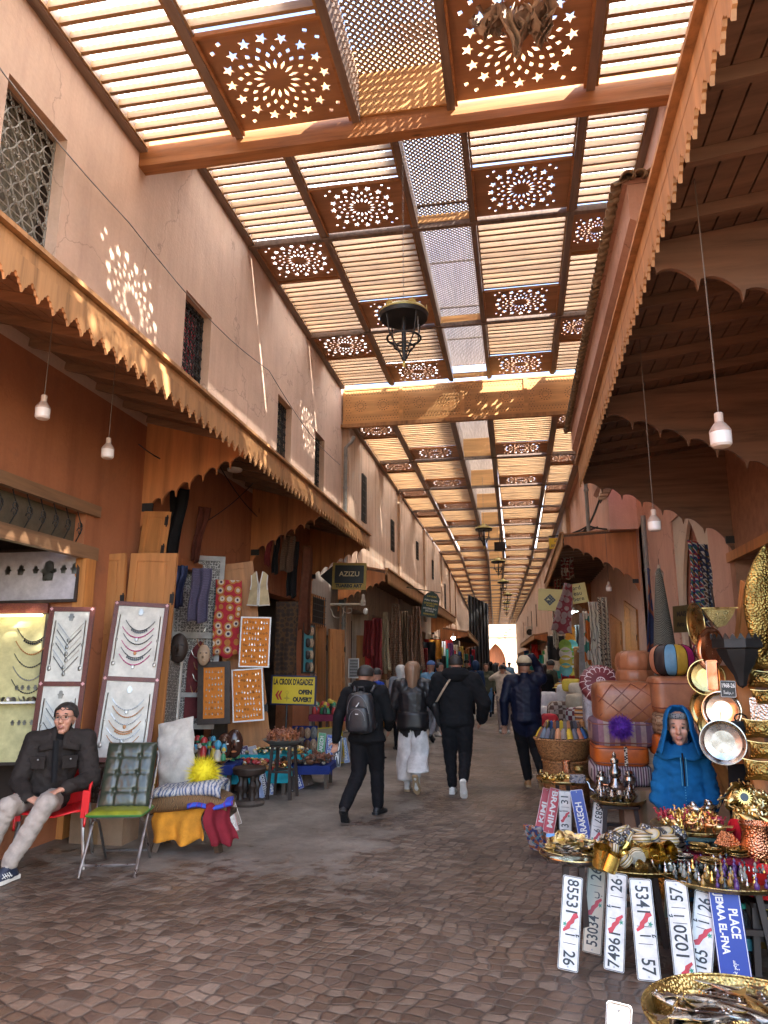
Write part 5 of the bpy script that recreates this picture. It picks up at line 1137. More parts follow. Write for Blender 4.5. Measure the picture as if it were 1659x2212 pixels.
protos([T1('cuff_bracelet', CUFF, ring_fn(.034, .0025, .055)), T1('bangle', M_BRASS, ring_fn(.036, .006, .012)), T1('lidded_box', INLAY, boxlid), T1('bangle', M_SILV, ring_fn(.034, .004, .010)), T1('cup', M_BRASSH, lathe_fn([(.0001, 0), (.02, 0), (.026, .03), (.03, .045), (.028, .045), (.022, .01), (.0001, .006)]))],
       mid, 'bracelets and boxes in the middle tray', ['satin gold cuff bracelet in the heap on the middle tray', 'thin brass bangle in the heap on the middle tray', 'round inlaid box with black and brass lid on the middle tray', 'silver bangle in the heap on the middle tray', 'tiny hammered brass cup on the middle tray'], ['bracelet', 'bracelet', 'box', 'bracelet', 'cup'], 'x', (.9, 1.25), tiltmax=1.3, rg=rg)
for (px, py, s, r_) in ((1405, 1840, 1.5, (1.3, .3, .4)), (1432, 1842, 1.7, (1.2, -.2, .8)), (1300, 1850, 1.5, (.2, .1, 0)), (1320, 1862, 1.3, (.1, .4, 0))):
    b = MB(); ring_fn(.034, .002, .075)(b); o = b.build('cuff_bracelet', CUFF, loc=PZ(px, py, .57), rot=r_); o.scale = (s, s, s); tag(o, 'wide satin gold cuff on top of the heap in the middle tray', 'bracelet', 'wide gold cuffs')
for k in range(13):
    px, py = 1330+k*11+rg.uniform(-4, 4), 1812+rg.uniform(-14, 12); b = MB(); boxlid(b); o = b.build('lidded_box', INLAY if k % 3 else pattern('white_flower_lid', [(.6, .56, .5), (.04, .04, .05), (.5, .35, .1)], 'flower', (60, 60, 60), .3), loc=PZ(px, py, .60), rot=(rg.uniform(-.7, .3), rg.uniform(-.5, .5), k)); o.scale = (1.25,)*3; tag(o, 'inlaid brass and bone box in the row behind the middle tray', 'box', 'inlaid boxes behind the bracelets')
def bottle_fn(b): b.lathe([(.0001, 0), (.016, 0), (.018, .01), (.017, .03), (.007, .042), (.006, .052), (.010, .056), (.010, .064), (.004, .074), (.0001, .080)], (0, 0, 0), 12)
cols = [('amber_bottle', (.35, .2, .05)), ('clear_bottle', (.25, .25, .2)), ('dark_bottle', (.02, .03, .03)), ('violet_bottle', (.10, .04, .16))]
fl_ = []
for nme, c in cols: fl_.append(T1(nme, mat(nme+'_glass', c, .08, var=.3, bump=0), bottle_fn))
fl_.append(T1('silver_bottle', M_SILV, bottle_fn)); fl_.append(T1('gilt_bottle', M_GOLD, bottle_fn))
protos(fl_, disc(cR, .33, 110, .006, .02, rg), 'perfume bottles on the right tray', ['tiny amber perfume bottle', 'tiny clear perfume bottle', 'tiny dark perfume bottle', 'tiny violet perfume bottle', 'tiny silver perfume bottle', 'tiny gilt perfume bottle'], 'bottle', 'b', (.6, .9), tiltmax=.08, rg=rg)
for o in list(COL.objects):
    if o.get('group') == 'perfume bottles on the right tray': o['label'] = o['label']+' standing on the right brass tray'
b = MB(); b.prism(rrect(.62, .36, .05), .02, T((0, 0, -.02))); cl = b.build('red_cloth', fabric('red_cloth', (.22, .015, .03)), loc=PZ(1510, 1842, .53)); tag(cl, 'red cloth under the small silver and brass plates', 'cloth')
stool('dark box stool under the red cloth', PZ(1510, 1842, .53), .50, .34, W_DARK)
pl_f = lathe_fn([(.0001, 0), (.04, .003), (.062, .016), (.060, .018), (.04, .006), (.0001, .004)], 28)
for k, (px, py, n) in enumerate(((1462, 1838, 4), (1478, 1858, 2), (1512, 1842, 4), (1540, 1848, 3), (1562, 1836, 2), (1530, 1866, 2), (1592, 1850, 3))):
    for j in range(n):
        b = MB(); pl_f(b); o = b.build('small_plate', M_SILV if k in (0, 1, 4) else M_BRASS, loc=PZ(px, py, .535)+Vector((rg.uniform(-.01, .01), 0, .012*j)), rot=(rg.uniform(-.15, .1), rg.uniform(-.1, .1), 0)); tag(o, 'small %s plate stacked on the red cloth behind the bottles' % ('silver' if k in (0, 1, 4) else 'brass'), 'plate', 'small plates on the red cloth')
def camel_fn(b):
    for sx in (-1, 1):
        for sy in (-1, 1): b.tube([(sx*.022, sy*.007, 0), (sx*.02, sy*.007, .035)], [.003, .005], 5)
    b.ball((0, 0, .045), .014, (2.0, .8, 1)); b.ball((0, 0, .058), .011, (1, .8, 1.1)); b.tube([(-.024, 0, .046), (-.04, 0, .055), (-.044, 0, .075)], [.007, .005, .004], 6); b.ball((-.05, 0, .078), .006, (1.6, .8, .8)); b.tube([(.028, 0, .05), (.033, 0, .03)], .002, 4)
protos([T1('camel_figure', M_GOLD, camel_fn), T1('camel_figure', metalm('reddish_gilt', (.7, .33, .15), .3), camel_fn), T1('camel_figure', mat('red_enamel', (.4, .03, .05), .2), camel_fn), T1('gilt_trinket', PGL, bird_fn)],
       disc(cP, .20, 46, .012, .01, rg), 'camel figures on the raised tray', ['tiny gilt camel on the raised tray', 'tiny reddish gilt camel on the raised tray', 'tiny red enamelled camel on the raised tray', 'tiny gilt bird on the raised tray'], 'figurine', 'c', (.9, 1.2), tiltmax=.1, rg=rg)
for k, (px, py) in enumerate(((1500, 1778), (1536, 1776))):
    b = MB(); camel_fn(b); o = b.build('camel_figure', M_SILV, loc=PZ(px, py, .61), rot=(0, 0, 2.5+k)); o.scale = (2.0,)*3; tag(o, ['left', 'right'][k]+' one of the two larger silver camels on the raised tray', 'figurine')
def teapot(s=1):
    t = thing('teapot', 'silver teapot', 'teapot'); b = MB(); b.lathe([(.0001, 0), (.03, 0), (.024, .008), (.05, .04), (.052, .06), (.032, .09), (.026, .1), (.03, .104), (.028, .108)], (0, 0, 0), 20); b.build('pot', M_SILV, t)
    b = MB(); b.lathe([(.028, .108), (.022, .125), (.008, .135), (.006, .145), (.01, .15), (.0001, .165)], (0, 0, 0), 16); b.build('lid', M_SILV, t)
    b = MB(); b.tube([(.04, 0, .04), (.08, 0, .06), (.09, 0, .095), (.105, 0, .11)], [.012, .009, .006, .006], 8); b.build('spout', M_SILV, t)
    b = MB(); b.tube([(-.03, 0, .1), (-.065, 0, .1), (-.085, 0, .075), (-.075, 0, .045), (-.048, 0, .04)], .005, 6); b.build('handle', M_SILV, t); return t
tp0 = teapot(); i = 0
for k, P in enumerate(disc(cO, .19, 13, .006, 0, rg)):
    o = tp0 if k == 0 else dup(tp0); o.location = P; o.rotation_euler = (0, 0, rg.uniform(2, 5)); s = rg.uniform(.75, 1.2); o.scale = (s,)*3; tag(o, 'silver teapot crowded on the round tray before the boxes', None, 'silver teapots on the round tray')
b = MB(); b.lathe([(.0001, 0), (.05, 0), (.06, .02), (.035, .06), (.03, .08), (.045, .1), (.045, .13), (.025, .16), (.022, .18), (.03, .19), (.03, .21), (.012, .225), (.016, .245), (.0001, .27)], (0, 0, 0), 24); o = b.build('sugar_pot', M_SILV, loc=PZ(1331, 1705, .62)); o.scale = (1.15,)*3; tag(o, 'tall tiered silver pot rising above the teapots', 'pot')
for (px, py, s, lb_) in ((1300, 1690, .9, 'silver urn at the left edge above the teapots'), (1360, 1692, 1.0, 'silver bowl with lid right of the tall tiered pot')):
    b = MB(); b.lathe([(.0001, 0), (.04, .0), (.06, .03), (.055, .06), (.03, .075), (.04, .09), (.028, .11), (.0001, .115)], (0, 0, 0), 22); o = b.build('silver_pot', M_SILV, loc=PZ(px, py, .60)); o.scale = (s,)*3; tag(o, lb_, 'pot')
P = PZ(1224, 1668, .51); b = MB(); b.lathe([(.0001, 0), (.042, 0), (.045, .03), (.040, .06), (.046, .12), (.043, .12), (.036, .06), (.0001, .01)], (0, 0, 0), 20); o = b.build('copper_mug', metalm('hammered_copper', (.78, .34, .18), .22, .9, 110), loc=P); tag(o, 'hammered copper mug standing on the small brass tray', 'mug')
P = PZ(1250, 1670, .51); b = MB(); b.lathe([(.0001, 0), (.03, .0), (.055, .035), (.05, .07), (.045, .075), (.048, .068), (.05, .035), (.0001, .01)], (0, 0, 0), 20); o = b.build('brass_bowl', M_BRASSH, loc=P); tag(o, 'round brass bowl beside the copper mug', 'bowl')
for k in range(3): b = MB(); b.prism(rrect(.16-.01*k, .11, .02), .022, T((0, 0, .024*k))); o = b.build('folded_cloth', pattern('grey_embroidered', [(.3, .3, .33), (.12, .12, .15), (.4, .36, .34)], 'cells', (60, 60, 60)), loc=PZ(1248, 1690, .5), rot=(0, 0, .1*k)); tag(o, 'folded grey embroidered cloth on the small tray', 'cloth', 'folded cloths on the small tray')
protos([T1('brass_trinket', M_BRASS, ring_fn(.03, .006, .012)), T1('brass_trinket', M_BRASS, bird_fn)], disc((cN[0]-.08, cN[1], cN[2]), .15, 16, .012, .02, rg), 'brass trinkets on the small tray', ['brass ring lying on the small tray', 'little brass bird lying on the small tray'], 'trinket', 't', (.8, 1.2), tiltmax=.7, rg=rg)
Mq, w_, h = quad(PZ(1147, 1832, .02), PZ(1185, 1840, .02), PY(1150, 1785, 7.0)); b = MB(); b.box((0, 0, 0), (w_, h, .03)); o = b.build('beaded_bag', pattern('beaded_blue', [(.03, .05, .16), (.3, .1, .04), (.1, .25, .3), (.35, .35, .35)], 'cells', (40, 40, 40))); o.matrix_world = Mq; tag(o, 'small blue beaded bag leaning at the foot of the KIMI plate', 'bag')
Mq, w_, h = quad(PY(1183, 1838, 5.6), PY(1249, 1838, 5.6), PY(1183, 1800, 5.65)); pc = thing('postcard', 'orange and blue postcard reading MOROCCO before the name plates', 'postcard', M=Mq); b = MB(); b.box((0, 0, 0), (w_, h, .004)); b.build('card', mat('orange_card', (.5, .2, .09), .4), pc); b = MB(); b.box((0, h*.38, .001), (w_, h*.2, .005)); b.build('sky_strip', mat('card_blue', (.12, .3, .55), .4), pc); text_on('MOROCCO', h*.34, T((0, -h*.05, .004)), pc, mat('dark_navy_ink', (.02, .02, .08), .4), fit=w_*.8, bold=.001)
LTAN = mat('tan_leather', (.28, .10, .042), .34, var=.35, sc=4, bump=.35, bsc=60); LTAN2 = mat('pale_tan_leather', (.31, .118, .052), .42, var=.3, sc=4, bump=.35, bsc=60); MAR = mat('maroon_leather', (.13, .02, .025), .35); CRS = mat('cream_stitch', (.5, .35, .22), .7)
def boxpillow(c, d, name, label, m, e=.3, rz=0, seams=None, cat='pouf', group=None, sag=.0):
    t = thing(name, label, cat, c, rz, group)
    def fn(u, v):
        a = 2*PI*u; ph = PI*(v-.5); f = lambda x, p: math.copysign(abs(x)**p, x)
        cx = f(math.cos(ph), e*.9)*f(math.cos(a), e); cy = f(math.cos(ph), e*.9)*f(math.sin(a), e); cz = f(math.sin(ph), e*1.2)
        k = 1+.03*noise.noise(Vector((cx*2+c[0]*9, cy*2, cz*2)))
        return (cx*d[0]/2*k, cy*d[1]/2*k, cz*d[2]/2*k-sag*(1-cx*cx)*(cz > 0))
    b = MB(); b.grid(fn, 44, 20, closeu=True); b.build('cover', m, t, ang=80)
    if seams == 'diamond':
        b = MB(); yf = -d[1]/2*1.0
        P3 = lambda x, z: (x*d[0]/2, yf*(1-.10*abs(x)**3-.12*abs(z)**3)-.004, z*d[2]/2)
        for pts in ([(-.92, .1), (-.5, .85)], [(-.9, -.5), (.1, .92)], [(-.75, -.9), (-.1, -.1), (.6, .9)], [(-.2, -.92), (.92, .35)], [(.3, -.92), (.95, -.2)], [(-.95, .4), (.2, -.92)], [(-.5, .88), (.8, -.8)], [(.1, .92), (.95, .1)]):
            q = [P3(pts[0][0]+(pts[-1][0]-pts[0][0])*k/8, pts[0][1]+(pts[-1][1]-pts[0][1])*k/8) for k in range(9)]; b.tube(q, .005, 5)
        b.build('seam', mat('dark_seam', (.16, .04, .015), .5), t)
    if seams == 'edge':
        b = MB()
        for sz in (-.62, .62): b.tube([fn(k/48, .5+math.asin(abs(sz)**(1/(e*1.2)))/PI*(1 if sz > 0 else -1)) for k in range(49)], .006, 5, cap=False)
        b.build('piping', mat('dark_seam', (.16, .04, .015), .5), t)
    return t
def roundpouf(c, r, h, name, label, ms, n=12, stitch=CRS, M=None, flower=True, axis=None):
    t = thing(name, label, 'pouf', c) if M is None else thing(name, label, 'pouf', M=M)
    b = MB()
    def fn(u, v):
        a = 2*PI*u; ph = PI*(v-.5); f = lambda x, p: math.copysign(abs(x)**p, x); k = 1+.035*abs(math.cos(a*n/2))**.6*math.cos(ph)
        return (r*f(math.cos(ph), .5)*math.cos(a)*k, r*f(math.cos(ph), .5)*math.sin(a)*k, h/2*f(math.sin(ph), .8))
    vs = n*6; b.grid(fn, vs, 17, closeu=True)
    if len(ms) > 1: b.m = [((i % vs)//6) % len(ms) for i in range(len(b.f))]
    b.build('cover', ms, t, ang=80)
    b = MB()
    for k in range(n): b.tube([tuple(Vector(fn(k/n, v/14))*1.008) for v in range(1, 14)], .0035, 4)
    if flower:
        for k in range(n):
            a0 = 2*PI*k/n; pts = []
            for q in range(9): a = a0+2*PI/n*q/8; rr = r*(.66+.12*math.sin(PI*q/8)); pts.append((rr*math.cos(a), rr*math.sin(a), h/2*.90))
            b.tube(pts, .004, 4)
        b.tube([(r*.2*math.cos(2*PI*k/20), r*.2*math.sin(2*PI*k/20), h/2*1.0) for k in range(21)], .005, 4)
        for k in range(8): b.tube([(r*.04*math.cos(2*PI*k/8), r*.04*math.sin(2*PI*k/8), h/2*1.01), (r*.19*math.cos(2*PI*k/8), r*.19*math.sin(2*PI*k/8), h/2*1.0)], .004, 4)
    b.build('stitching', stitch, t); return t
def box_of(x0, x1, y0, y1, dep, dd): A = PY(x0, y1, dep); B_ = PY(x1, y0, dep); c = (A+B_)/2; return Vector((c.x, dep+dd/2, c.z)), (abs(B_.x-A.x), dd, abs(B_.z-A.z))
DY = 7.2
c, d = box_of(1283, 1413, 1655, 1700, DY, .6); boxpillow(c, d, 'floor_cushion', 'purple and white striped fringed cushion at the bottom of the pouf stack', pattern('purple_white_stripe', [(.4, .36, .38), (.09, .03, .07), (.35, .3, .3), (.06, .05, .06)], 'stripe', (22, 1, 1)), cat='cushion')
c, d = box_of(1286, 1404, 1609, 1658, DY, .6); t = boxpillow(c, d, 'floor_cushion', 'orange leather cushion with a woven zigzag band, under the purple striped one', mat('orange_leather', (.42, .095, .012), .4, var=.3), cat='cushion', seams='edge')
b = MB(); b.box((.03, -d[1]/2*1.0, 0), (.03, .01, d[2]*.8)); b.build('woven_band', pattern('zigzag_band', [(.03, .02, .02), (.55, .5, .42)], 'kilim', (30, 30, 30)), t)
c, d = box_of(1283, 1418, 1554, 1617, DY, .62); boxpillow(c, d, 'floor_cushion', 'faded purple and beige striped cushion with a purple pompom on it', pattern('faded_purple_stripe', [(.24, .12, .15), (.32, .25, .21), (.18, .09, .13), (.30, .2, .18), (.12, .06, .09)], 'stripe', (4.2, 1, 1)), cat='cushion', seams='edge')
c, d = box_of(1291, 1427, 1473, 1571, DY, .62); boxpillow(c, d, 'leather_pouf', 'big tan leather pouf with diagonal stitched seams in the middle of the stack', LTAN, .34, seams='diamond')
c, d = box_of(1340, 1420, 1440, 1484, DY+.45, .5); roundpouf(c, d[0]/2, d[2], 'leather_pouf', 'tan leather round pouf squeezed under the topmost tan pouf', [LTAN2], stitch=LTAN2, flower=False)
c, d = box_of(1340, 1418, 1404, 1456, DY+.45, .5); roundpouf(c, d[0]/2, d[2], 'leather_pouf', 'topmost tan leather round pouf of the left stack', [LTAN2], stitch=LTAN2, flower=False)
c, d = box_of(1420, 1500, 1540, 1590, 7.0, .5); boxpillow(c, d, 'floor_cushion', 'brown and beige woven patterned cushion behind the blue woman', pattern('brown_woven', [(.25, .15, .08), (.35, .25, .16), (.12, .06, .03)], 'kilim', (16, 16, 16)), cat='cushion')
c, d = box_of(1420, 1502, 1590, 1640, 7.0, .5); boxpillow(c, d, 'floor_cushion', 'orange leather cushion half hidden behind the blue woman', MATS['orange_leather'], cat='cushion')
c, d = box_of(1418, 1514, 1461, 1545, 7.0, .55); boxpillow(c, d, 'leather_pouf', 'tan leather pouf below the multicoloured striped pouf', LTAN2, .3, seams='edge')
c, d = box_of(1417, 1511, 1390, 1461, 7.0, .5); roundpouf(c, d[0]/2, d[2], 'patchwork_pouf', 'round patchwork leather pouf of blue, yellow, pink, tan and black segments', [mat('pf_'+n_, c_, .5) for n_, c_ in (('tan', (.42, .18, .10)), ('black', (.02, .015, .015)), ('blue', (.10, .25, .38)), ('yellow', (.45, .27, .03)), ('pink', (.55, .03, .16)), ('sand', (.46, .24, .13)))], n=12, stitch=BLK, flower=False)
Mr = T(PY(1297, 1478, 8.3)) @ Matrix.Rotation(R(62), 4, 'X'); roundpouf(None, .22, .16, 'leather_pouf', 'maroon leather round pouf with white petal stitching, tipped up on the wrapped stack', [MAR], 16, mat('white_stitch', (.6, .5, .48), .7), M=Mr)
CARD = mat('cardboard', (.25, .16, .10), .85, var=.15)
def carton(label, c, d, rz=0):
    t = thing('cardboard_box', label, 'box', (c[0], c[1], 0), rz); b = MB(); b.box((0, 0, d[2]/2), d); b.build('carton', CARD, t)
    b = MB(); b.box((0, -d[1]/2-.001, d[2]*.5), (.05, .002, d[2])); b.build('tape', mat('brown_tape', (.2, .12, .06), .3), t); return t
A = PY(1385, 1780, 7.0); carton('tall cardboard box left of the blue woman', (A.x+.04, 7.25), (.34, .4, .56)); A = PY(1515, 1750, 6.6); carton('plain cardboard box standing right of the blue woman', (A.x, 6.75), (.42, .4, .62))
def pompom(P, r, m, label, n=4200, sd=3):
    rg_ = random.Random(sd); b = MB()
    for i in range(n):
        z = rg_.uniform(-1, 1); a = rg_.uniform(0, 2*PI); q = math.sqrt(1-z*z); d_ = Vector((q*math.cos(a), q*math.sin(a), z)); l = r*rg_.uniform(.8, 1.03); sd_ = d_.orthogonal().normalized(); sd_ = Matrix.Rotation(rg_.uniform(0, 6), 3, d_) @ sd_
        j = d_+Vector((rg_.uniform(-.4, .4), rg_.uniform(-.4, .4), rg_.uniform(-.45, .3))); wq = r*.016
        b.add([d_*r*.3-sd_*wq, d_*r*.3+sd_*wq, j*l*.75+sd_*wq*.7, j*l*.75-sd_*wq*.7, j*l*1.02], [(0, 1, 2, 3), (3, 2, 4)])
    b.ball((0, 0, 0), r*.76); o = b.build('pompom', m, loc=P); tag(o, label, 'pompom'); return o
pompom(PY(1341, 1571, 6.95), .10, mat('purple_feather', (.085, .015, .26), .8), 'fluffy purple pompom hanging on the stack of cushions')
WICK = pattern('wicker', [(.20, .085, .028), (.42, .20, .07), (.34, .15, .05)], 'cells', (60, 60, 90), .6)
def basket(C, r0, r1, h, label):
    t = thing('wicker_basket', label, 'basket', C); b = MB()
    def fn(u, v):
        a = 2*PI*u; r = r0+(r1-r0)*v**.6; return ((r+.005*math.sin(a*44+PI*round(v*14)))*math.cos(a), (r+.005*math.sin(a*44+PI*round(v*14)))*math.sin(a), h*v)
    b.grid(fn, 132, 15, closeu=True); b.build('weave', WICK, t, ang=70)
    b = MB()
    for k in range(2):
        b.tube([((r1+.004*math.sin(a*30+k*PI))*math.cos(a), (r1+.004*math.sin(a*30+k*PI))*math.sin(a), h+.006*math.cos(a*30+k*PI)) for a in [2*PI*i/120 for i in range(121)]], .012, 6, cap=False)
    b.build('rim', WICK, t); return t
zb_ = .62; C = PZ(1218, 1640, .55); C.z = .55; rB = abs(PZ(1288, 1625, .75).x-PZ(1149, 1625, .75).x)/2
print('basket', C, rB)
basket(C, rB*.72, rB, .24, 'wide round wicker basket full of leather slippers'); Cb = Vector((C.x+.02, C.y, 0)); basket(Cb, .24, .27, .54, 'tall wicker basket turned into a stand under the slipper basket')
SLP = [(.62, .42, .03), (.10, .13, .17), (.5, .16, .07), (.04, .04, .045), (.25, .2, .17), (.16, .07, .04), (.1, .1, .13), (.05, .12, .3), (.55, .25, .12)]
def slipper(k):
    def fn(b):
        pts = [(-.035, -.13), (.035, -.13), (.046, -.05), (.048, .03), (.038, .09), (.0, .135), (-.038, .09), (-.048, .03), (-.046, -.05)]; b.prism(pts, .012, mi=0)
        b.grid(lambda u, v: ((-.046+.092*u)*(1-.65*v*v), -.0+.125*v, .012+.05*math.sin(PI*u)*(1-v)**.6+.002), 11, 8, mi=1)
    return fn
SOLEB = mat('black_felt_sole', (.018, .016, .016), .9)
for i in range(26):
    row = i//13; k = i % 13; a = PI*(1.02+.96*k/12) if row == 0 else PI*(.05+.9*k/12); rr = rB*(.78 if row == 0 else .6)
    b = MB(); slipper(0)(b); c = SLP[(i*5+i//4) % 9]; o = b.build('slipper', [SOLEB if row == 0 else mat('slipper_leather_%d' % ((i*5+i//4) % 9), c, .5), mat('slipper_leather_%d' % ((i*5+i//4) % 9), c, .5)], ang=60)
    o.location = (C.x+rr*math.cos(a), C.y+rr*math.sin(a), .80+(.0 if row == 0 else .055)); o.rotation_euler = (R(78), 0, a+PI/2+(PI if row else 0)*0); o.rotation_euler.rotate_axis('Y', 0)
    tag(o, 'pointed leather slipper standing on end in the wicker basket', 'slipper', 'leather slippers in the basket')
ch = thing('wooden_chair', 'straw-seated wooden chair back behind the slipper basket', 'chair', (PY(1222, 1600, 9.6).x, 9.6, 0))
for s in (-1, 1): b = MB(); b.lathe([(.0001, 0), (.028, 0), (.03, .4), (.025, .75), (.035, .8), (.03, .86), (.036, .9), (.03, .96), (.0001, .98)], (s*.21, 0, 0), 12); b.build('post', W_DOOR, ch)
b = MB(); b.box((0, 0, .83), (.40, .02, .18)); b.build('woven_back', pattern('straw', [(.45, .33, .2), (.3, .2, .1)], 'check', (40, 40, 40)), ch)
b = MB(); b.box((0, -.2, .45), (.42, .4, .03)); b.build('seat', MATS['straw'], ch)
BG = [('white_sack', (.6, .58, .55), 1165, 1570, 14.0, .42, .75), ('checked_sack', 'brown', 1212, 1560, 13.0, .45, .7), ('white_sack', (.62, .6, .58), 1180, 1520, 14.6, .5, .45), ('white_bag', (.64, .62, .6), 1224, 1500, 13.6, .3, .36), ('beige_bag', (.42, .34, .24), 1247, 1515, 12.0, .3, .24), ('checked_cushion', 'maroon', 1247, 1545, 11.8, .32, .24), ('yellow_cushion', (.6, .45, .05), 1235, 1480, 13.2, .3, .22), ('orange_rug_roll', 'orange', 1265, 1545, 11.0, .3, .25), ('blue_bag', (.05, .1, .3), 1272, 1488, 12.6, .4, .3), ('red_sack', (.5, .02, .03), 1187, 1575, 12.6, .26, .5), ('purple_rug_roll', (.15, .05, .25), 1262, 1580, 10.8, .3, .2), ('cream_cushion', (.55, .47, .36), 1252, 1488, 12.6, .3, .2), ('white_sack', (.6, .6, .6), 1175, 1548, 17, .4, .5), ('teal_bag', (.1, .25, .25), 1190, 1500, 18, .4, .4)]
for i, (n_, c_, px, py, y, w_, h) in enumerate(BG):
    P = PY(px, py, y); m = mat('bagm_%d' % i, c_, .7, bump=.5, bsc=30) if isinstance(c_, tuple) else pattern('check_'+c_, {'brown': [(.12, .07, .05), (.42, .36, .3)], 'maroon': [(.16, .02, .03), (.5, .45, .4)], 'orange': [(.5, .2, .04), (.1, .05, .04), (.5, .4, .3)]}[c_], 'check' if c_ != 'orange' else 'stripez', (14, 14, 14) if c_ != 'orange' else (1, 1, 16))
    boxpillow(P, (w_, .3, h), n_, n_.replace('_', ' ')+[' slumped at the edge of the bag stall', ' full of goods beside the red sack', ' tall at the back of the bag stall', ' with round top above the checked sack', ' above the checked maroon cushion', ' under the beige bag', ' bright on top of the bag heap', ' folded beside the plastic-wrapped stack', ' at the top of the wrapped stack', ' low between white sacks', ' under the orange rug roll', ' on the wrapped pile', ' far back near the olive-coated man', ' far back behind the bag stall'][i], m, .45, rz=.2*i, cat=n_.split('_')[-1])
tb = thing('stall_table', 'low stall table under the sacks and cushions on the right', 'table', (PY(1230, 1500, 12.6).x, 12.8, 0)); b = MB(); b.box((0, 0, .5), (.9, 3.4, .05)); b.build('tabletop', W_OLD, tb)
for sx in (-1, 1):
    for sy in (-1, 1): b = MB(); b.box((sx*.4, sy*1.6, .24), (.06, .06, .47)); b.build('leg', W_OLD, tb)
PLS = mat('clear_wrap_over_white', (.42, .44, .5), .12, var=.5, sc=12, bump=.9, bsc=18, bd=.02)
c, d = box_of(1268, 1305, 1485, 1600, 9.3, .5); boxpillow(c, d, 'wrapped_bundle', 'tall bundle wrapped in shiny clear plastic left of the big pouf', PLS, .3, cat='bundle')
def on_view(px, py, y, nrm=None, roll=0):
    P = PY(px, py, y); n = Vector(nrm) if nrm else (Vector((0, 0, CAMH))-P); n.normalize(); x = Vector((0, 0, 1)).cross(n).normalized(); yv = n.cross(x)
    M = Matrix((x, yv, n)).transposed().to_4x4(); M.translation = P; return M @ RZ(roll)
def wall_tray(px, py, y, r, m, label, nrm, sx=1, sy=1, roll=0):
    t = thing('hanging_tray', label, 'tray', M=on_view(px, py, y, nrm, roll), group='round metal trays hanging by the right door')
    b = MB(); b.lathe([(.0001, 0), (r*.78, .0), (r*.84, .012), (r*.96, .018), (r, .022), (r, .016), (r*.85, .004), (.0001, -.006)], (0, 0, 0), 48, sx=sx, sy=sy); b.build('tray_plate', m, t)
    b = MB(); b.tube([(r*.98*sx*math.cos(2*PI*k/48), r*.98*sy*math.sin(2*PI*k/48), .02) for k in range(49)], .005, 5, cap=False); b.build('rim', m, t)
    b = MB(); b.tube([(0, r*sy*.97, .0), (.0, r*sy+.05, -.02)], .003, 4); b.build('hook', M_BLACK, t)
for (px, py, y, r, m, lb_, nrm) in (
    (1508, 1348, 6.2, .175, M_BRASS, 'tall narrow brass tray hanging highest left of the iron pot stand', (-1, -.16, -.05)),
    (1538, 1402, 5.9, .165, M_COPP, 'tilted copper tray with bright rim beside the brass tray', (-1, -.42, .12)),
    (1526, 1463, 6.0, .135, M_BRASS, 'round brass tray below the copper tray', (-.35, -1, .05)),
    (1528, 1532, 6.1, .15, M_BRASS, 'brass tray half behind the white metal tray', (-.8, -.6, 0)),
    (1560, 1535, 5.7, .135, metalm('rosy_silver', (.83, .66, .52), .15), 'rosy silver tray with brass rim below the small black number plate', (-.45, -.9, .05)),
    (1540, 1568, 5.85, .11, M_BRASS, 'small brass tray peeping out behind the two silver trays', (-.7, -.7, 0)),
    (1562, 1603, 5.5, .15, M_SILV, 'lowest silver tray hanging on the wooden post', (-.3, -.95, .02))):
    wall_tray(px, py, y, r, m, lb_, nrm)
Mq, w_, h = quad(PY(1533, 1492, 5.75), PY(1552, 1492, 5.72), PY(1548, 1426, 5.75)); o = thing('copper_tray', 'narrow copper tray beside the round brass tray', 'tray', M=Mq); b = MB(); b.prism(rrect(w_*1.3, h, .01), .01); b.build('tray_plate', M_COPP, o); b = MB(); b.tube([(p[0], p[1], .012) for p in rrect(w_*1.25, h-.01, .01)]+[(w_*.62, h/2-.02, .012)], .004, 4); b.build('rim', M_COPP, o)
BPL = mat('black_plate', (.015, .015, .018), .4)
Mq, w_, h = quad(PY(1557, 1506, 5.5), PY(1591, 1507, 5.5), PY(1559, 1470, 5.5)); o = thing('number_plate', 'small square black plate reading 1968-26 hung among the trays', 'plate', M=Mq); b = MB(); b.prism(rrect(w_, h, .006), .004); b.build('plate_blank', BPL, o); text_on('1968-26', h*.36, T((0, h*.2, .005)), o, M_WHITE, fit=w_*.82, bold=.0008); text_on('ﺍﻟﻤﻐﺮﺏ', h*.3, T((0, -h*.2, .005)), o, M_WHITE, fit=w_*.6, name='arabic_lettering')
b = MB(); pts = [(p[0], p[1], .005) for p in rrect(w_-.006, h-.006, .005)]; b.tube(pts+[pts[0]], .0015, 4); b.build('rim', M_WHITE, o)
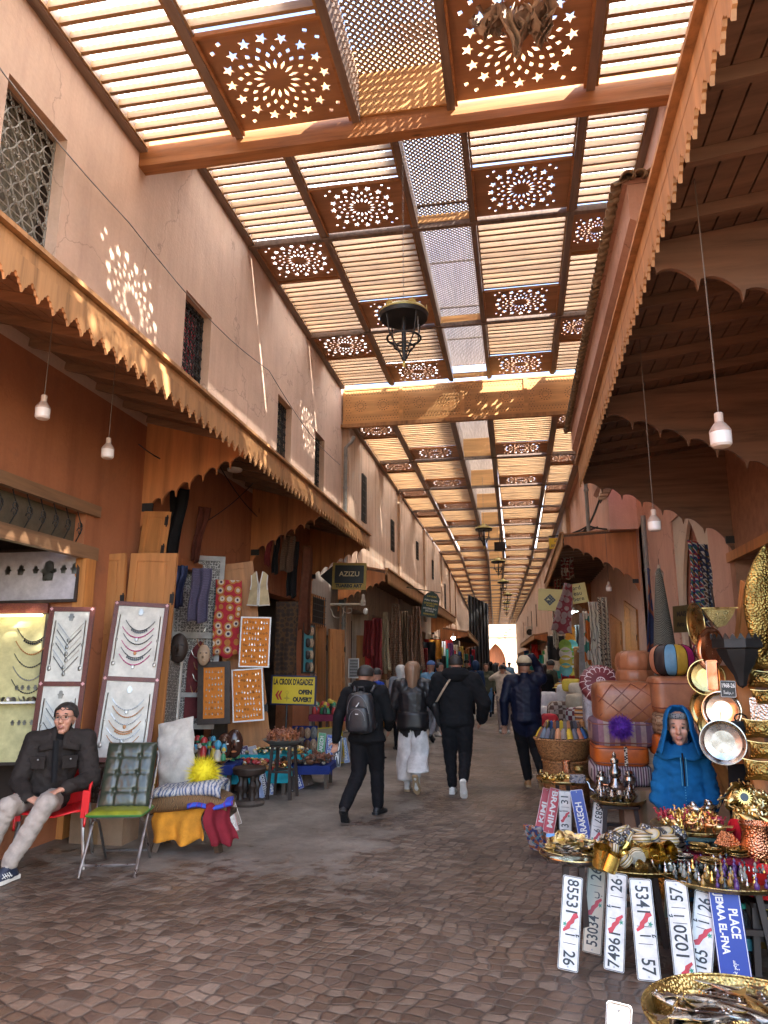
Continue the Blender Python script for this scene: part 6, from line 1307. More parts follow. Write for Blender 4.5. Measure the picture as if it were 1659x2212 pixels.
def leaf(bl, br, tl, label=None, par=None, m=None, t=.045, panels=2, rows=1, name='shutter', cat='shutter', ratio=None):
    Mq, w_, h = quad(bl, br, tl); o = thing(name, label, cat, M=Mq) if par is None else None
    if par is not None: o = bpy.data.objects.new(name, None); COL.objects.link(o); o.parent = par; o.matrix_local = Mq
    m = m or W_LEAF; st = min(.09, w_*.18); 
    b = MB(); b.box((0, 0, -t/2), (w_-2*st+.01, h-2*st+.01, t*.45)); b.build('board', m, o)
    b = MB(); b.box((-w_/2+st/2, 0, -t/2), (st, h, t)); b.box((w_/2-st/2, 0, -t/2), (st, h, t)); b.box((0, h/2-st/2, -t/2), (w_-2*st, st, t-.004)); b.box((0, -h/2+st/2, -t/2), (w_-2*st, st, t-.004))
    for r in range(1, rows): b.box((0, -h/2+h*r/rows, -t/2), (w_-2*st, st*.8, t-.004))
    b.build('frame', m, o)
    for r in range(rows):
        z0 = -h/2+h*r/rows+st*1.0; z1 = -h/2+h*(r+1)/rows-st*1.0; n = panels; pw = (w_-2*st)/n
        for k in range(n):
            cx = -w_/2+st+pw*(k+.5); b = MB(); b.prism([(p[0]+cx, p[1]+(z0+z1)/2) for p in rrect(pw-.05, max(.04, z1-z0-.04), .03)], .012, T((0, 0, -t*.32))); b.build('panel', m, o)
    b = MB()
    for q in (-.3, .3): b.box((w_/2-.012, h*q, .004), (.05, .10, .006)); b.box((w_/2-.0, h*q, .008), (.012, .14, .012))
    b.build('hinge', M_BLACK, o); return o
leaf(PY(1522, 1560, 6.75), PY(1559, 1600, 6.6), PY(1508, 1260, 6.75), 'left leaf of the pale folding door at the right edge, behind the trays', panels=2, rows=1)
leaf(PY(1560, 1640, 6.6), PY(1597, 1680, 6.3), PY(1545, 1228, 6.6), 'right leaf of the pale folding door at the right edge', panels=1, rows=2)
lt = thing('door_lintel', 'wooden lintel over the brassware shop on the right', 'lintel'); b = MB(); b.b2((XRW-.06, 4.2, 3.06), (XRW+.02, 10.66, 3.19)); b.build('lintel', W_DOOR, lt)
def post(a, c, w_, label):
    o = MB().bar(a, c, w_, w_*.5).build('wooden_post', W_DOOR); tag(o, label, 'post'); return o
post(PY(1570, 1440, 6.0), PY(1625, 1790, 5.7), .13, 'slanting pale wooden plank behind the lowest trays')
post(PY(1606, 1480, 5.7), PY(1659, 1770, 5.5), .12, 'second slanting plank carrying the folded brass sheets')
post(PY(1549, 1650, 6.2), PY(1600, 1770, 6.0), .10, 'third plank behind the cardboard box')
t = thing('iron_planter', 'black cast iron planter with pointed teeth hanging among the brassware', 'planter', M=T(PY(1597, 1418, 5.5)))
b = MB(); b.lathe([(.0001, -.22), (.03, -.2), (.05, -.13), (.095, -.06), (.14, .02), (.15, .05), (.175, .06), (.175, .12), (.165, .12), (.16, .07), (.13, .05), (.0001, .04)], (0, 0, 0), 8); b.build('bowl', M_BLACK, t)
b = MB()
for k in range(22): a = 2*PI*k/22; Mx = RZ(a) @ T((.172, 0, .12)) @ Matrix.Rotation(PI/2, 4, 'X') @ Matrix.Rotation(PI/2, 4, 'Y'); b.prism([(-.022, 0), (.022, 0), (0, .04)], .005, Mx)
b.build('teeth', M_BLACK, t)
t = thing('brass_shelf', 'small triangular hammered brass shelf hung over the tall tray', 'shelf', M=T(PY(1549, 1316, 6.1))); b = MB(); b.prism([(-.12, 0), (.12, 0), (.10, -.05), (.04, -.13), (-.02, -.15), (-.09, -.06)], .06, Matrix.Rotation(PI/2, 4, 'X')); b.build('body', M_BRASSH, t); b = MB(); b.box((0, -.03, .005), (.27, .10, .01)); b.build('top', M_BRASS, t); b = MB(); b.tube([(-.02, -.0, .01), (-.03, 0, .2)], .008, 5); b.build('candle_spike', M_BLACK, t)
def leafbody(b, L_, w_, n=24): b.lathe([(.0001, -L_/2)]+[(w_*math.sin(PI*(k+.5)/n)**.8, -L_/2+L_*(k+.5)/n) for k in range(n)]+[(.0001, L_/2)], (0, 0, 0), 24, sy=.45)
PIERC = metalm('pierced_brass', (.46, .31, .09), .32, 1.0, 70, var=.5)
o = MB(); leafbody(o, .80, .135); o = o.build('brass_leaf_lamp', PIERC, loc=PY(1648, 1298, 5.4), rot=(.05, .12, .2)); tag(o, 'long pointed pierced brass lamp at the right edge, hanging highest', 'lamp')
def foldsheet(px, py, y, w_, h, rz, label, m=None):
    t = thing('brass_basket', label, 'wall basket', M=on_view(px, py, y, (-.5, -1, 0), rz), group='hammered brass wall pockets'); b = MB()
    b.grid(lambda u, v: ((u-.5)*w_*(1-.12*math.sin(PI*v)), (v-.5)*h*(1-.18*math.sin(PI*u)), .035*math.sin(PI*u)*math.sin(PI*v)), 12, 12); b.build('hammered_sheet', m or PIERC, t, solid=.003)
    b = MB(); b.tube([((u/12-.5)*w_, .5*h*(1-.18*math.sin(PI*u/12)), .0) for u in range(13)], .004, 5); b.build('rim', M_BRASS, t)
for k, (px, py, y, w_, h, rz, lb_) in enumerate(((1645, 1425, 5.6, .22, .16, .0, 'pierced brass sheet behind the iron planter'), (1650, 1468, 5.5, .20, .13, -.1, 'curved hammered brass pocket under the iron planter'), (1655, 1508, 5.4, .18, .12, .05, 'hammered brass pocket lit at its left side'), (1640, 1575, 5.4, .20, .13, 0, 'hammered brass pocket on the second plank'), (1652, 1622, 5.3, .20, .12, .0, 'hammered brass pocket partly hidden lower on the plank'), (1645, 1665, 5.3, .22, .14, .0, 'lowest hammered brass pocket at the right edge'))): foldsheet(px, py, y, w_, h, rz, lb_)
Mx = on_view(1657, 1542, 5.4, (-.5, -1, 0)); t = thing('silver_wall_plate', 'pierced silver plate at the right edge between brass pockets', 'panel', M=Mx); b = MB(); b.prism(rrect(.2, .22, .02), .01); b.build('plate', metalm('pierced_silver', (.55, .5, .44), .3, 1.0, 60), t)
t = thing('iron_lantern', 'small black iron candle holder fixed to the plank', 'lantern', M=T(PY(1602, 1575, 5.6))); b = MB(); b.box((0, 0, 0), (.12, .05, .11)); b.build('box', M_BLACK, t); b = MB(); b.tube([(.04*math.cos(a), 0, .075+.03*math.sin(a)) for a in [2*PI*k/12 for k in range(13)]], .006, 5); b.build('ring', M_BLACK, t)
o = MB(); o.grid(lambda u, v: ((u-.5)*.14*(1+.3*v), -.02*math.sin(PI*u), -.45*v), 6, 8); o = o.build('dark_jacket', BLK, loc=PY(1595, 1650, 5.65), solid=.03); tag(o, 'dark garment hanging on the plank right of the blue woman', 'garment')
cG = PZ(1625, 1745, .72); tray('brass_tray', 'small tilted brass tray with sun mirror and brass figures at the right edge', cG, .17, M_BRASSH); stool('dark tall stool at the right edge under the brass figures', cG, .71, .2, W_DARK)
t = thing('sun_mirror', 'gilt sunburst mirror with dark round glass in the brass heap', 'mirror', M=on_view(1608, 1722, 5.3, (-.2, -1, .2)) @ Matrix.Scale(.6, 4)); b = MB(); b.lathe([(.0001, .004), (.045, .004)], (0, 0, 0), 24); b.build('glass', mat('dark_glass', (.01, .01, .01), .1), t); b = MB()
for k in range(18): b.prism([(.043, -.010), (.085, 0), (.043, .010)], .006, RZ(2*PI*k/18))
b.build('rays', M_GOLD, t)
trink = [T1('brass_figure', M_BRASS, bird_fn), T1('brass_ring', M_BRASS, ring_fn(.04, .01, .02)), T1('brass_figure', PGL, camel_fn), T1('brass_bell', M_BRASS, lathe_fn([(.04, 0), (.036, .01), (.02, .04), (.008, .055), (.0001, .07)]))]
protos(trink, disc(cG, .16, 30, .02, .06, rg)+disc(PZ(1640, 1790, .62), .14, 34, .02, .08, rg), 'brass bits in the heap at the right edge', ['brass bird in the heap at the right edge', 'thick brass ring in the heap at the right edge', 'small gilt camel in the heap at the right edge', 'brass bell in the heap at the right edge'], 'trinket', 't', (1, 1.5), tiltmax=.9, rg=rg)
cq = PZ(1630, 1900, .45); stool('dark stool at the right edge under the copper pots', PZ(1640, 1860, .5), .49, .3, W_DARK)
b = MB(); b.lathe([(.0001, 0), (.055, 0), (.07, .03), (.072, .08), (.06, .13), (.075, .17), (.07, .17), (.055, .13), (.0001, .02)], (0, 0, 0), 24); o = b.build('copper_pot', MATS['hammered_copper'], loc=PZ(1640, 1862, .5)); o.scale = (1.3,)*3; tag(o, 'hammered copper pot at the right edge above the red plastic bucket', 'pot')
b = MB(); b.lathe([(.0001, 0), (.085, 0), (.11, .14), (.115, .145), (.107, .14), (.0001, .02)], (0, 0, 0), 24); o = b.build('red_bucket', M_RPLAS, loc=PZ(1650, 1935, .38)); tag(o, 'red plastic bucket at the right edge', 'bucket')
stool('low dark stool under the red bucket', PZ(1650, 1935, .38), .37, .2, W_DARK)
def rag(u, v): return ((u-.5)*.20*(.5+v*.6), .03*math.sin(u*9), -.16*v+.03*math.sin(u*PI)-.03*math.sin(u*7)*v)
o = MB(); o.grid(rag, 14, 10); o = o.build('red_cloth', fabric('scarlet_cloth', (.50, .012, .02)), loc=PZ(1592, 1778, .66), solid=.006); tag(o, 'crumpled scarlet cloth hanging beside the copper house lantern', 'cloth')
t = thing('house_lantern', 'small copper and brass lantern shaped like a house', 'lantern', M=T(PZ(1575, 1850, .52)) @ RZ(.5)); b = MB(); b.box((0, 0, .035), (.10, .07, .07)); b.build('walls', M_BRASSH, t); b = MB(); b.prism([(-.065, 0), (.065, 0), (0, .07)], .09, T((0, .045, .07)) @ Matrix.Rotation(PI/2, 4, 'X')); b.build('roof', MATS['hammered_copper'], t)
t = thing('water_bottle', 'clear plastic water bottle standing behind the blue street sign', 'bottle', PZ(1618, 2090, 0)); b = MB(); b.lathe([(.0001, 0), (.042, .0), (.045, .02), (.042, .06), (.045, .1), (.042, .16), (.045, .2), (.03, .26), (.014, .29), (.014, .31)], (0, 0, 0), 20); b.build('bottle_wall', mat('clear_plastic', (.35, .4, .4), .05, var=.1, bump=0, Transmission_Weight=.85, IOR=1.1), t); b = MB(); b.lathe([(.0001, .33), (.015, .33), (.015, .305), (.0001, .305)], (0, 0, 0), 12); b.build('cap', mat('green_cap', (.02, .3, .2), .4), t); b = MB(); b.lathe([(.0455, .1), (.0455, .16)], (0, 0, 0), 20); b.build('paper_band', mat('aqua_label', (.1, .4, .45), .4), t)
t = thing('brass_urn', 'dull brass urn standing on the ground at the right edge', 'urn', PZ(1656, 2040, 0)); b = MB(); b.lathe([(.0001, 0), (.09, .0), (.12, .08), (.14, .2), (.11, .34), (.07, .38), (.09, .40)], (0, 0, 0), 28); b.build('body', metalm('dull_brass', (.42, .30, .08), .45, .5, 50), t)
t = thing('brass_vase', 'pierced brass lantern on the ground behind the leaning plates', 'lantern', PZ(1480, 1990, 0)+Vector((0, .5, 0))); b = MB(); b.lathe([(.0001, 0), (.08, 0), (.11, .1), (.09, .2), (.05, .28), (.05, .30), (.0001, .33)], (0, 0, 0), 24); b.build('body', PIERC, t)
rg = random.Random(77)
def board_thing(name, label, cat, bl, br, tl, m, frame_m=None, fw=.03, t=.02, group=None, ft=.03):
    Mq, w_, h = quad(bl, br, tl); o = thing(name, label, cat, M=Mq, group=group); b = MB(); b.box((0, 0, -t/2), (w_-fw, h-fw, t)); b.build('backing', m, o)
    if frame_m:
        b = MB(); b.box((-w_/2+fw/2, 0, 0), (fw, h, ft)); b.box((w_/2-fw/2, 0, 0), (fw, h, ft)); b.box((0, h/2-fw/2, 0), (w_-2*fw, fw, ft-.003)); b.box((0, -h/2+fw/2, 0), (w_-2*fw, fw, ft-.003)); b.build('frame', frame_m, o)
    return o, Mq, w_, h
M_LINEN = mat('white_linen', (.56, .54, .48), .85, bump=.3, bsc=200)
M_CREAMB = mat('cream_board', (.62, .56, .38), .8)
FRM = pattern('painted_red_frame', [(.09, .010, .008), (.11, .012, .010), (.26, .11, .035), (.07, .008, .014)], 'swirl', (60, 60, 60), .5)
BEAD = [mat('black_beads', (.02, .02, .02), .3), mat('silver_beads', (.3, .29, .27), .3, .8), mat('magenta_beads', (.35, .01, .12), .4), mat('amber_beads', (.35, .14, .03), .4)]
OLDS = metalm('old_silver', (.36, .34, .30), .35)
def necklace(M, w_, h, shape, m, label, pend=None, bead=.0085):
    t = thing('necklace', label, 'necklace', M=M @ T((0, 0, .012)), group='necklaces pinned on the jewellery frames'); b = MB(); pts = []
    for k in range(17):
        u = k/16*2-1; z = -h*(1-abs(u)**(1.0 if shape == 'v' else 2.1)); pts.append((u*w_/2, z+h/2, 0))
    b.tube(pts, .0045 if shape == 'v' else .005, 4)
    if shape == 'u':
        for k in range(3, 14): b.ball(pts[k], bead, nu=6, nv=4)
        if pend == 'coins':
            for k in range(4, 13): b.lathe([(.0001, 0), (.011, 0), (.011, .002), (.0001, .003)], (pts[k][0], pts[k][1]-.02, 0), 8)
    b.build('strand', m, t)
    if pend and pend != 'coins':
        b = MB(); b.lathe([(.0001, .006), (.013, .005), (.017, 0)], (0, -h/2-.02, 0), 10, sy=1.3); b.build('pendant', OLDS if pend == 's' else BEAD[3], t)
    return t
def hamsa(M, s, label):
    b = MB(); b.prism([(-.02*s, -.03*s), (.02*s, -.03*s), (.022*s, .0), (.034*s, .006*s), (.03*s, .02*s), (.02*s, .018*s), (.018*s, .045*s), (0, .055*s), (-.018*s, .045*s), (-.02*s, .018*s), (-.03*s, .02*s), (-.034*s, .006*s), (-.022*s, 0)], .004); o = b.build('hand_amulet', OLDS); o.matrix_world = M @ T((0, 0, .006)); tag(o, label, 'pendant'); return o
def jewel_frame(bl, br, tl, label, nk, seed):
    rg_ = random.Random(seed); o, Mq, w_, h = board_thing('jewellery_frame', label, 'display frame', bl, br, tl, M_LINEN, FRM, .045)
    b = MB(); b.box((0, h*.0, .0), (w_-.09, .045, .028)); b.build('cross_bar', FRM, o)
    b = MB()
    for sx in (-1, 1):
        for z in (h/2-.022, 0, -h/2+.022): b.prism(star(0, 0, .02, 0, 4, .6), .004, T((sx*(w_/2-.022), z, .017)))
    b.build('painted_flower', mat('pink_paint', (.6, .3, .3), .5), o)
    for half in (0, 1):
        cy = h/4 if half == 0 else -h/4; hh = h/2-.12; n = nk
        for k in range(n):
            ww = (w_-.16)*(1-.08*rg_.random()); f = k/n; sh = 'v' if seed == 1 else 'u'
            necklace(Mq @ T((rg_.uniform(-.008, .008), cy+hh*(.22-.62*f), 0)), ww*(.9 if sh == 'v' else .8), .11 if sh == 'u' else .15, sh, BEAD[(k*2+half) % 4 if seed == 2 else (0 if k % 2 else 1)], 'beaded necklace pinned on the '+label.split(' of')[0], ['coins', 's', None, 'a'][(k+half) % 4] if sh == 'u' else 's')
        hamsa(Mq @ T((.0, cy+hh*.42, 0)), .9, ('upper' if half == 0 else 'lower')+' silver amulet on the '+label.split(' of')[0])
        for sx in (-1, 1):
            b = MB(); b.tube([(0, hh*.38, .01), (.004*sx, 0, .012), (0, -hh*.3, .01)], .005, 5); b.ball((0, -hh*.36, .01), .018, (1, 1.4, .4)); b.ball((0, 0, .012), .012, (1, 1.4, .4)); e = b.build('long_pendant', OLDS); e.matrix_world = Mq @ T((sx*(w_/2-.075), cy, 0)); tag(e, 'long hanging pendant at the side of the '+label.split(' of')[0], 'pendant', 'long pendants on the frames')
    return o
jewel_frame(PY(58, 1655, 6.3), PY(162, 1655, 6.4), PY(97, 1311, 6.45), 'red painted frame of pendants directly behind the seated man', 6, 1)
jewel_frame(PY(193, 1646, 6.75), PY(321, 1649, 6.95), PY(222, 1297, 7.0), 'wider red painted frame of beaded necklaces behind the green chair', 6, 2)
o, Mq, w_, h = board_thing('display_case', 'warmly lit yellow display case of silver necklaces at the left edge', 'display case', PY(-60, 1655, 6.5), PY(72, 1652, 6.65), PY(-40, 1322, 6.55), mat('yellow_board', (.55, .49, .24), .7), W_DARK, .03, group=None)
b = MB(); b.box((0, h/2+.03, .03), (w_, .10, .06)); b.build('painted_lintel', FRM, o)
b = MB(); b.box((0, -.16, .06), (w_, .02, .14)); b.build('glass_shelf', M_WHITE, o)
b = MB(); b.tube([(-w_*.4, h/2-.05, .10), (w_*.45, h/2-.05, .10)], .012, 8); b.build('tube_lamp', emis('warm_tube', (1, .85, .5), 2.5), o)
for k in range(5): necklace(Mq @ T((.16, h*(.34-.085*k), 0)), .34, .14, 'u', BEAD[k % 2 + (2 if k == 1 else 0)], ['topmost fringed silver necklace in the lit display case', 'second necklace with orange beads in the lit case', 'third dark necklace in the lit case', 'fourth necklace in the lit case', 'lowest looped necklace in the lit case'][k], 'coins' if k == 0 else None)
for k in range(14): hamsa(Mq @ T((.05+.06*(k % 5)+.01*rg.random(), -.02-.14*(k//5)+(.0 if k < 10 else -.06), .02)), .6, 'small silver amulet in the lit display case')['group'] = 'amulets in the lit case'
protos([T1('silver_medallion', OLDS, lathe_fn([(.0001, .006), (.022, .004), (.024, 0)], 10))], [tuple(Mq @ Vector((-.1+.05*k, -.125, .05+.01*(k % 2)))) for k in range(8)], 'medallions on the shelf', ['round silver medallion on the shelf of the lit case'], 'medallion', 'm', (1, 1.2), tiltmax=1.2, rg=rg)
o, Mq, w_, h = board_thing('pale_display_board', 'pale board with big dark metal amulets above the lit display case', 'display board', PY(-60, 1306, 6.55), PY(165, 1300, 6.7), PY(-50, 1190, 6.6), mat('grey_linen', (.42, .38, .40), .8), W_DARK, .03)
for k, (x, s) in enumerate(((-.22, 1.1), (-.08, 1.3), (.08, 1), (.22, 2.6), (.38, 1.1), (.5, 1.4))): hamsa(Mq @ T((x, .05-.03*(s > 2), 0)), s, ['leftmost', 'second', 'third', 'largest', 'fifth', 'rightmost'][k]+' dark metal amulet on the pale board above the display case')
t = thing('transom', 'old wooden transom with black scrolled iron grille over the first shop on the left', 'transom')
b = MB(); b.b2((XL-.02, 3.4, 2.76), (XL+.06, 6.95, 2.90)); b.b2((XL-.02, 3.4, 3.24), (XL+.05, 6.95, 3.36)); b.build('beam', wood('rotten_beam', (.30, .17, .09), 'y'), t)
b = MB()
for i in range(16):
    y = 3.6+.2*i; x = XL+.0
    b.tube([(x, y, 2.9), (x, y+.1, 3.07), (x, y, 3.24)], .006, 4)
    for s in (-1, 1): b.tube([(x+.005, y+.05+s*.045*(1-q/13)*math.cos(q*.7), 3.06+.05*(1-q/13)*math.sin(q*.7)+.03*s) for q in range(12)], .005, 4)
b.build('scroll_grille', M_BLACK, t)
b = MB(); b.b2((XL-.12, 3.4, 2.9), (XL-.14, 6.9, 3.24)); b.build('dark_glass', M_GLASS, t)
leaf(PY(172, 1725, 7.25), PY(246, 1725, 7.25), PY(186, 1200, 7.25), 'wooden shutter leaf between the two red jewellery frames', panels=1, rows=3)
leaf(PY(232, 1705, 7.35), PY(337, 1712, 7.35), PY(246, 1195, 7.35), 'wide wooden shutter leaf rising behind the wider jewellery frame', panels=1, rows=3)
leaf(PY(245, 1205, 7.9), PY(303, 1208, 7.9), PY(250, 1118, 7.9), 'upper small shutter leaf, the left and more shaded one', panels=1)
leaf(PY(297, 1205, 7.7), PY(350, 1208, 7.6), PY(302, 1104, 7.7), 'upper small shutter leaf, the right and brighter one', panels=1)
jb = thing('door_frame', 'tall wooden door frame between the jewellery shop and the carved cabinet', 'door frame'); b = MB(); b.b2((XL-.05, 6.72, 0), (XL+.07, 6.9, 2.76)); b.build('post', W_DOOR, jb); b = MB(); b.b2((XL-.05, 8.35, 2.95), (XL+.06, 10.9, 3.07)); b.build('head_beam', W_DOOR2, jb)
def hang(name, label, cat, bl, br, tl, m, wave=.03, taper=0.0, n=3, group=None, narrow=0):
    Mq, w_, h = quad(bl, br, tl)
    def fn(u, v):
        ww = w_*(1-taper*v)*(1-narrow*(1-v)); return ((u-.5)*ww+.01*math.sin(v*7), h/2-h*v*(1-.03*math.sin(u*9)), wave*math.sin(u*PI*2*n+v*1.5)*(.4+.6*v)+.012*math.sin(v*9+u*4))
    b = MB(); b.grid(fn, 26, 18); o = b.build(name, m, solid=.01, ang=80); o.matrix_world = Mq; tag(o, label, cat, group); return o
hang('black_robe', 'long black robe hanging high on the orange wall beside the upper shutters', 'robe', PY(338, 1218, 8.6), PY(382, 1222, 8.6), PY(332, 1052, 8.6), fabric('rib_black', (.012, .011, .012)), .04, 0, 2)
hang('brown_scarf', 'dark reddish brown scarf hanging right of the black robe', 'scarf', PY(408, 1212, 9.2), PY(434, 1215, 9.2), PY(404, 1092, 9.2), fabric('rust_scarf', (.10, .028, .018)), .04, .5, 2)
hang('navy_cloth', 'bunched dark navy cloth hanging before the carved cabinet', 'cloth', PY(360, 1312, 8.7), PY(398, 1312, 8.7), PY(352, 1222, 8.7), fabric('navy_cloth', (.02, .025, .06)), .07, .3, 3)
hang('purple_shirt', 'dusty purple cloth hanging beside the navy one', 'cloth', PY(408, 1344, 8.8), PY(450, 1344, 8.8), PY(410, 1228, 8.8), pattern('purple_check', [(.11, .09, .15), (.15, .12, .2), (.08, .07, .12)], 'check', (60, 60, 60)), .05, 0, 2)
o = MB(); o.lathe([(.0001, .1), (.06, .09), (.08, .03), (.085, 0), (.16, -.01), (.165, 0)], (0, 0, 0), 20); o = o.build('straw_hat', mat('brown_felt', (.25, .15, .08), .9), loc=PY(352, 1232, 8.5), rot=(1.2, 0, .3), solid=.005); tag(o, 'brown brimmed hat hanging above the navy cloth', 'hat')
CARV = pattern('carved_white_wood', [(.34, .33, .31), (.10, .095, .09), (.42, .41, .38), (.2, .19, .18)], 'flower', (26, 26, 26), .6)
o, Mq, w_, h = board_thing('carved_cabinet', 'tall carved white cabinet with a horseshoe arch in the second shop on the left', 'cabinet', PY(346, 1575, 9.3), PY(462, 1575, 9.6), PY(338, 1195, 9.3), CARV, mat('worn_grey_white', (.36, .36, .35), .7), .07, t=.04, ft=.05)
b = MB(); b.box((0, .06, .03), (w_-.1, .08, .06)); b.box((0, -.75, .04), (w_-.1, .06, .08)); b.build('moulding', MATS['worn_grey_white'], o)
b = MB(); b.prism([(p[0]*.9+.09, p[1]-h*.44) for p in arch_pts(.34, 1.05)], .02, T((0, 0, .012))); b.build('arch_panel', mat('burgundy_velvet', (.12, .022, .025), .9), o)
Mo, w2, h2 = quad(PY(342, 1572, 8.6), PY(378, 1572, 9.1), PY(352, 1372, 8.6)); od = thing('cabinet_door', 'open carved white cabinet door standing left of the burgundy arch', 'cabinet door', M=Mo); b = MB(); b.box((0, 0, 0), (w2, h2, .03)); b.build('board', CARV, od)
b = MB(); b.box((-w2/2, 0, .01), (.04, h2, .04)); b.box((w2/2, 0, .01), (.04, h2, .04)); b.build('frame', M_WHITE, od)
for k in range(7): necklace(Mq @ T((.05+.02*(k % 3), .28-.16*k, .03)), .10+.05*(k % 2), .1, 'u', BEAD[3] if k % 2 == 0 else BEAD[1], 'thin gold and bead necklace on the burgundy arch of the carved cabinet')
def mask(label, P, s, m, rot=(0, 0, 0), group=None, earm=None):
    t = thing('mask', label, 'mask', P, group=group); t.rotation_euler = rot; t.scale = (s,)*3
    b = MB(); b.ball((0, 0, 0), .1, (.72, .42, 1.15), 18, 14); b.build('face', m, t)
    b = MB(); b.tube([(0, -.04, .03), (0, -.062, -.015), (0, -.05, -.028)], [.008, .014, .01], 6); b.build('nose', m, t)
    b = MB(); b.ball((0, -.032, -.06), .018, (1.3, .6, .55), 8, 6); b.build('mouth', earm or m, t)
    for q in (-1, 1): b = MB(); b.ball((q*.028, -.034, .022), .013, (1.2, .5, .6), 8, 6); b.build('eye', M_WHITE if earm else M_INK, t)
    if earm:
        for q in (-1, 1): b = MB(); b.lathe([(.008, -.004), (.016, 0), (.008, .004)], (0, 0, 0), 10, 0, T((q*.072, 0, .0)) @ Matrix.Rotation(PI/2, 4, 'Y')); b.build('ear', earm, t)
    return t
mask('dark wooden mask hanging at the left of the burgundy arch', PY(386, 1400, 8.9), 1.7, W_DARK, (0, 0, .3)); mask('pale wooden mask hanging at the right of the burgundy arch', PY(440, 1415, 9.1), 1.2, mat('pale_mask_wood', (.40, .27, .17), .6), (0, 0, .3))
SUZ = pattern('red_suzani', [(.04, .02, .06), (.6, .5, .4), (.45, .18, .04), (.40, .02, .035), (.42, .025, .04), (.38, .02, .03)], 'flower', (8.0, 8.0, 8.0))
hang('embroidered_cloth', 'red embroidered cloth with white and orange flowers hanging beside the vest', 'textile', PY(458, 1418, 9.5), PY(516, 1418, 9.7), PY(468, 1252, 9.5), SUZ, .02, 0, 1.5)
leaf(PY(497, 1625, 9.95), PY(585, 1612, 10.1), PY(512, 1216, 9.95), 'tall wooden shutter carrying the vest and the orange earring boards', panels=1, rows=2)
VST = mat('gold_satin', (.45, .34, .19), .4, var=.3, bump=.5, bsc=30); VW = mat('white_fur_trim', (.60, .57, .53), .9, bump=.8, bsc=60)
Mq, w_, h = quad(PY(530, 1311, 9.8), PY(587, 1311, 9.8), PY(533, 1232, 9.8)); vs_ = thing('vest', 'sleeveless gold vest with white trim hanging on the shutter', 'vest', M=Mq)
for q in (-1, 1):
    pts = [(q*.01, -h*.48), (q*.17, -h*.46), (q*.13, 0), (q*.115, h*.12), (q*.12, h*.36), (q*.06, h*.46), (q*.012, h*.12)]; b = MB(); b.prism(pts if q < 0 else pts[::-1], .03, T((0, 0, -.01))); b.build('front_panel', VST, vs_)
    b = MB(); b.tube([(q*.012, -h*.46, .026), (q*.012, h*.1, .026), (q*.05, h*.46, .022)], .009, 6); b.tube([(q*.012, -h*.47, .024), (q*.17, -h*.45, .024)], .008, 6); b.tube([(q*.13, -.02, .022), (q*.118, h*.12, .02), (q*.125, h*.36, .02)], .008, 6); b.build('fur_trim', VW, vs_)
ORB = mat('orange_board', (.62, .19, .02), .8, var=.08)
def earring(kind):
    def f():
        b = MB()
        if kind == 0: b.tube([(0, .02, 0), (0, .0, .002)], .0022, 4); b.lathe([(.0001, .003), (.009, .002), (.009, 0)], (0, -.008, 0), 8)
        elif kind == 1: b.prism([(0, .014), (.008, -.004), (0, -.024), (-.008, -.004)], .003)
        else: b.tube([(.009*math.cos(a), .011*math.sin(a), 0) for a in [2*PI*k/8 for k in range(9)]], .0022, 4)
        return b.build('earring', [OLDS, M_SILV, BEAD[0]][kind])
    return f
def earrings(Mq, w_, h, label, rows, cols, fw=.04):
    made = [None]*3
    for r in range(rows):
        for c in range(cols):
            if rg.random() < .12: continue
            k = rg.choice((0, 0, 1, 2)); M = Mq @ T((-w_/2+fw+.02+(w_-2*fw-.04)*(c+.5)/cols+rg.uniform(-.003, .003), h/2-fw-.02-(h-2*fw-.04)*(r+.5)/rows+rg.uniform(-.01, .01), .012)) @ Matrix.Diagonal((1.15, 1.15, 1.15, 1))
            if made[k] is None: o = earring(k)(); made[k] = o; o.matrix_world = M
            else: o = dup(made[k], M=M)
            tag(o, ['silver disc', 'pointed silver', 'dark hoop'][k]+' earring pinned on the '+label, 'earring', 'earrings on the display boards')
for (bl, br, tl, lab, fm, fw, rows, cols) in (((515, 1441), (581, 1442), (520, 1332), 'upper orange board', M_WHITE, .018, 8, 9), ((503, 1561), (571, 1556), (512, 1446), 'lower orange board', M_WHITE, .018, 8, 9), ((426, 1566), (497, 1563), (441, 1430), 'dark framed orange board', W_DARK, .075, 8, 6)):
    yy = 9.55 if fm is M_WHITE else 9.2
    o, Mq, w_, h = board_thing('earring_board', lab+' of earrings on the left stall', 'display board', PY(*bl, yy), PY(*br, yy+.1), PY(*tl, yy), ORB, fm, fw); earrings(Mq, w_, h, lab, rows, cols, fw)
NVY = mat('sign_navy', (.015, .02, .07), .4); SY = mat('sign_yellow', (.62, .45, .025), .45, var=.06)
o, Mq, w_, h = board_thing('shop_sign', 'yellow shop sign LA CROIX D AGADEZ with red arrow, OPEN OUVERT', 'sign', PY(584, 1522, 10.6), PY(682, 1525, 10.6), PY(588, 1458, 10.6), SY, NVY, .022, t=.02)
text_on("LA CROIX D'AGADEZ", h*.27, T((-.01, h*.27, .002)), o, M_INK, fit=w_*.88, bold=.005); text_on('OPEN', h*.2, T((w_*.26, -h*.06, .002)), o, M_INK, fit=w_*.30, bold=.006); text_on('OUVERT', h*.2, T((w_*.20, -h*.31, .002)), o, M_INK, fit=w_*.42, bold=.006)
b = MB()
for q in (0, 1): b.prism([(-.40*w_+q*.045, -h*.17), (-.34*w_+q*.045, -h*.02), (-.31*w_+q*.045, -h*.02), (-.35*w_+q*.045, -h*.17), (-.31*w_+q*.045, -h*.33), (-.34*w_+q*.045, -h*.33)], .003, T((0, 0, .001)))
b.build('red_arrow', RED, o)
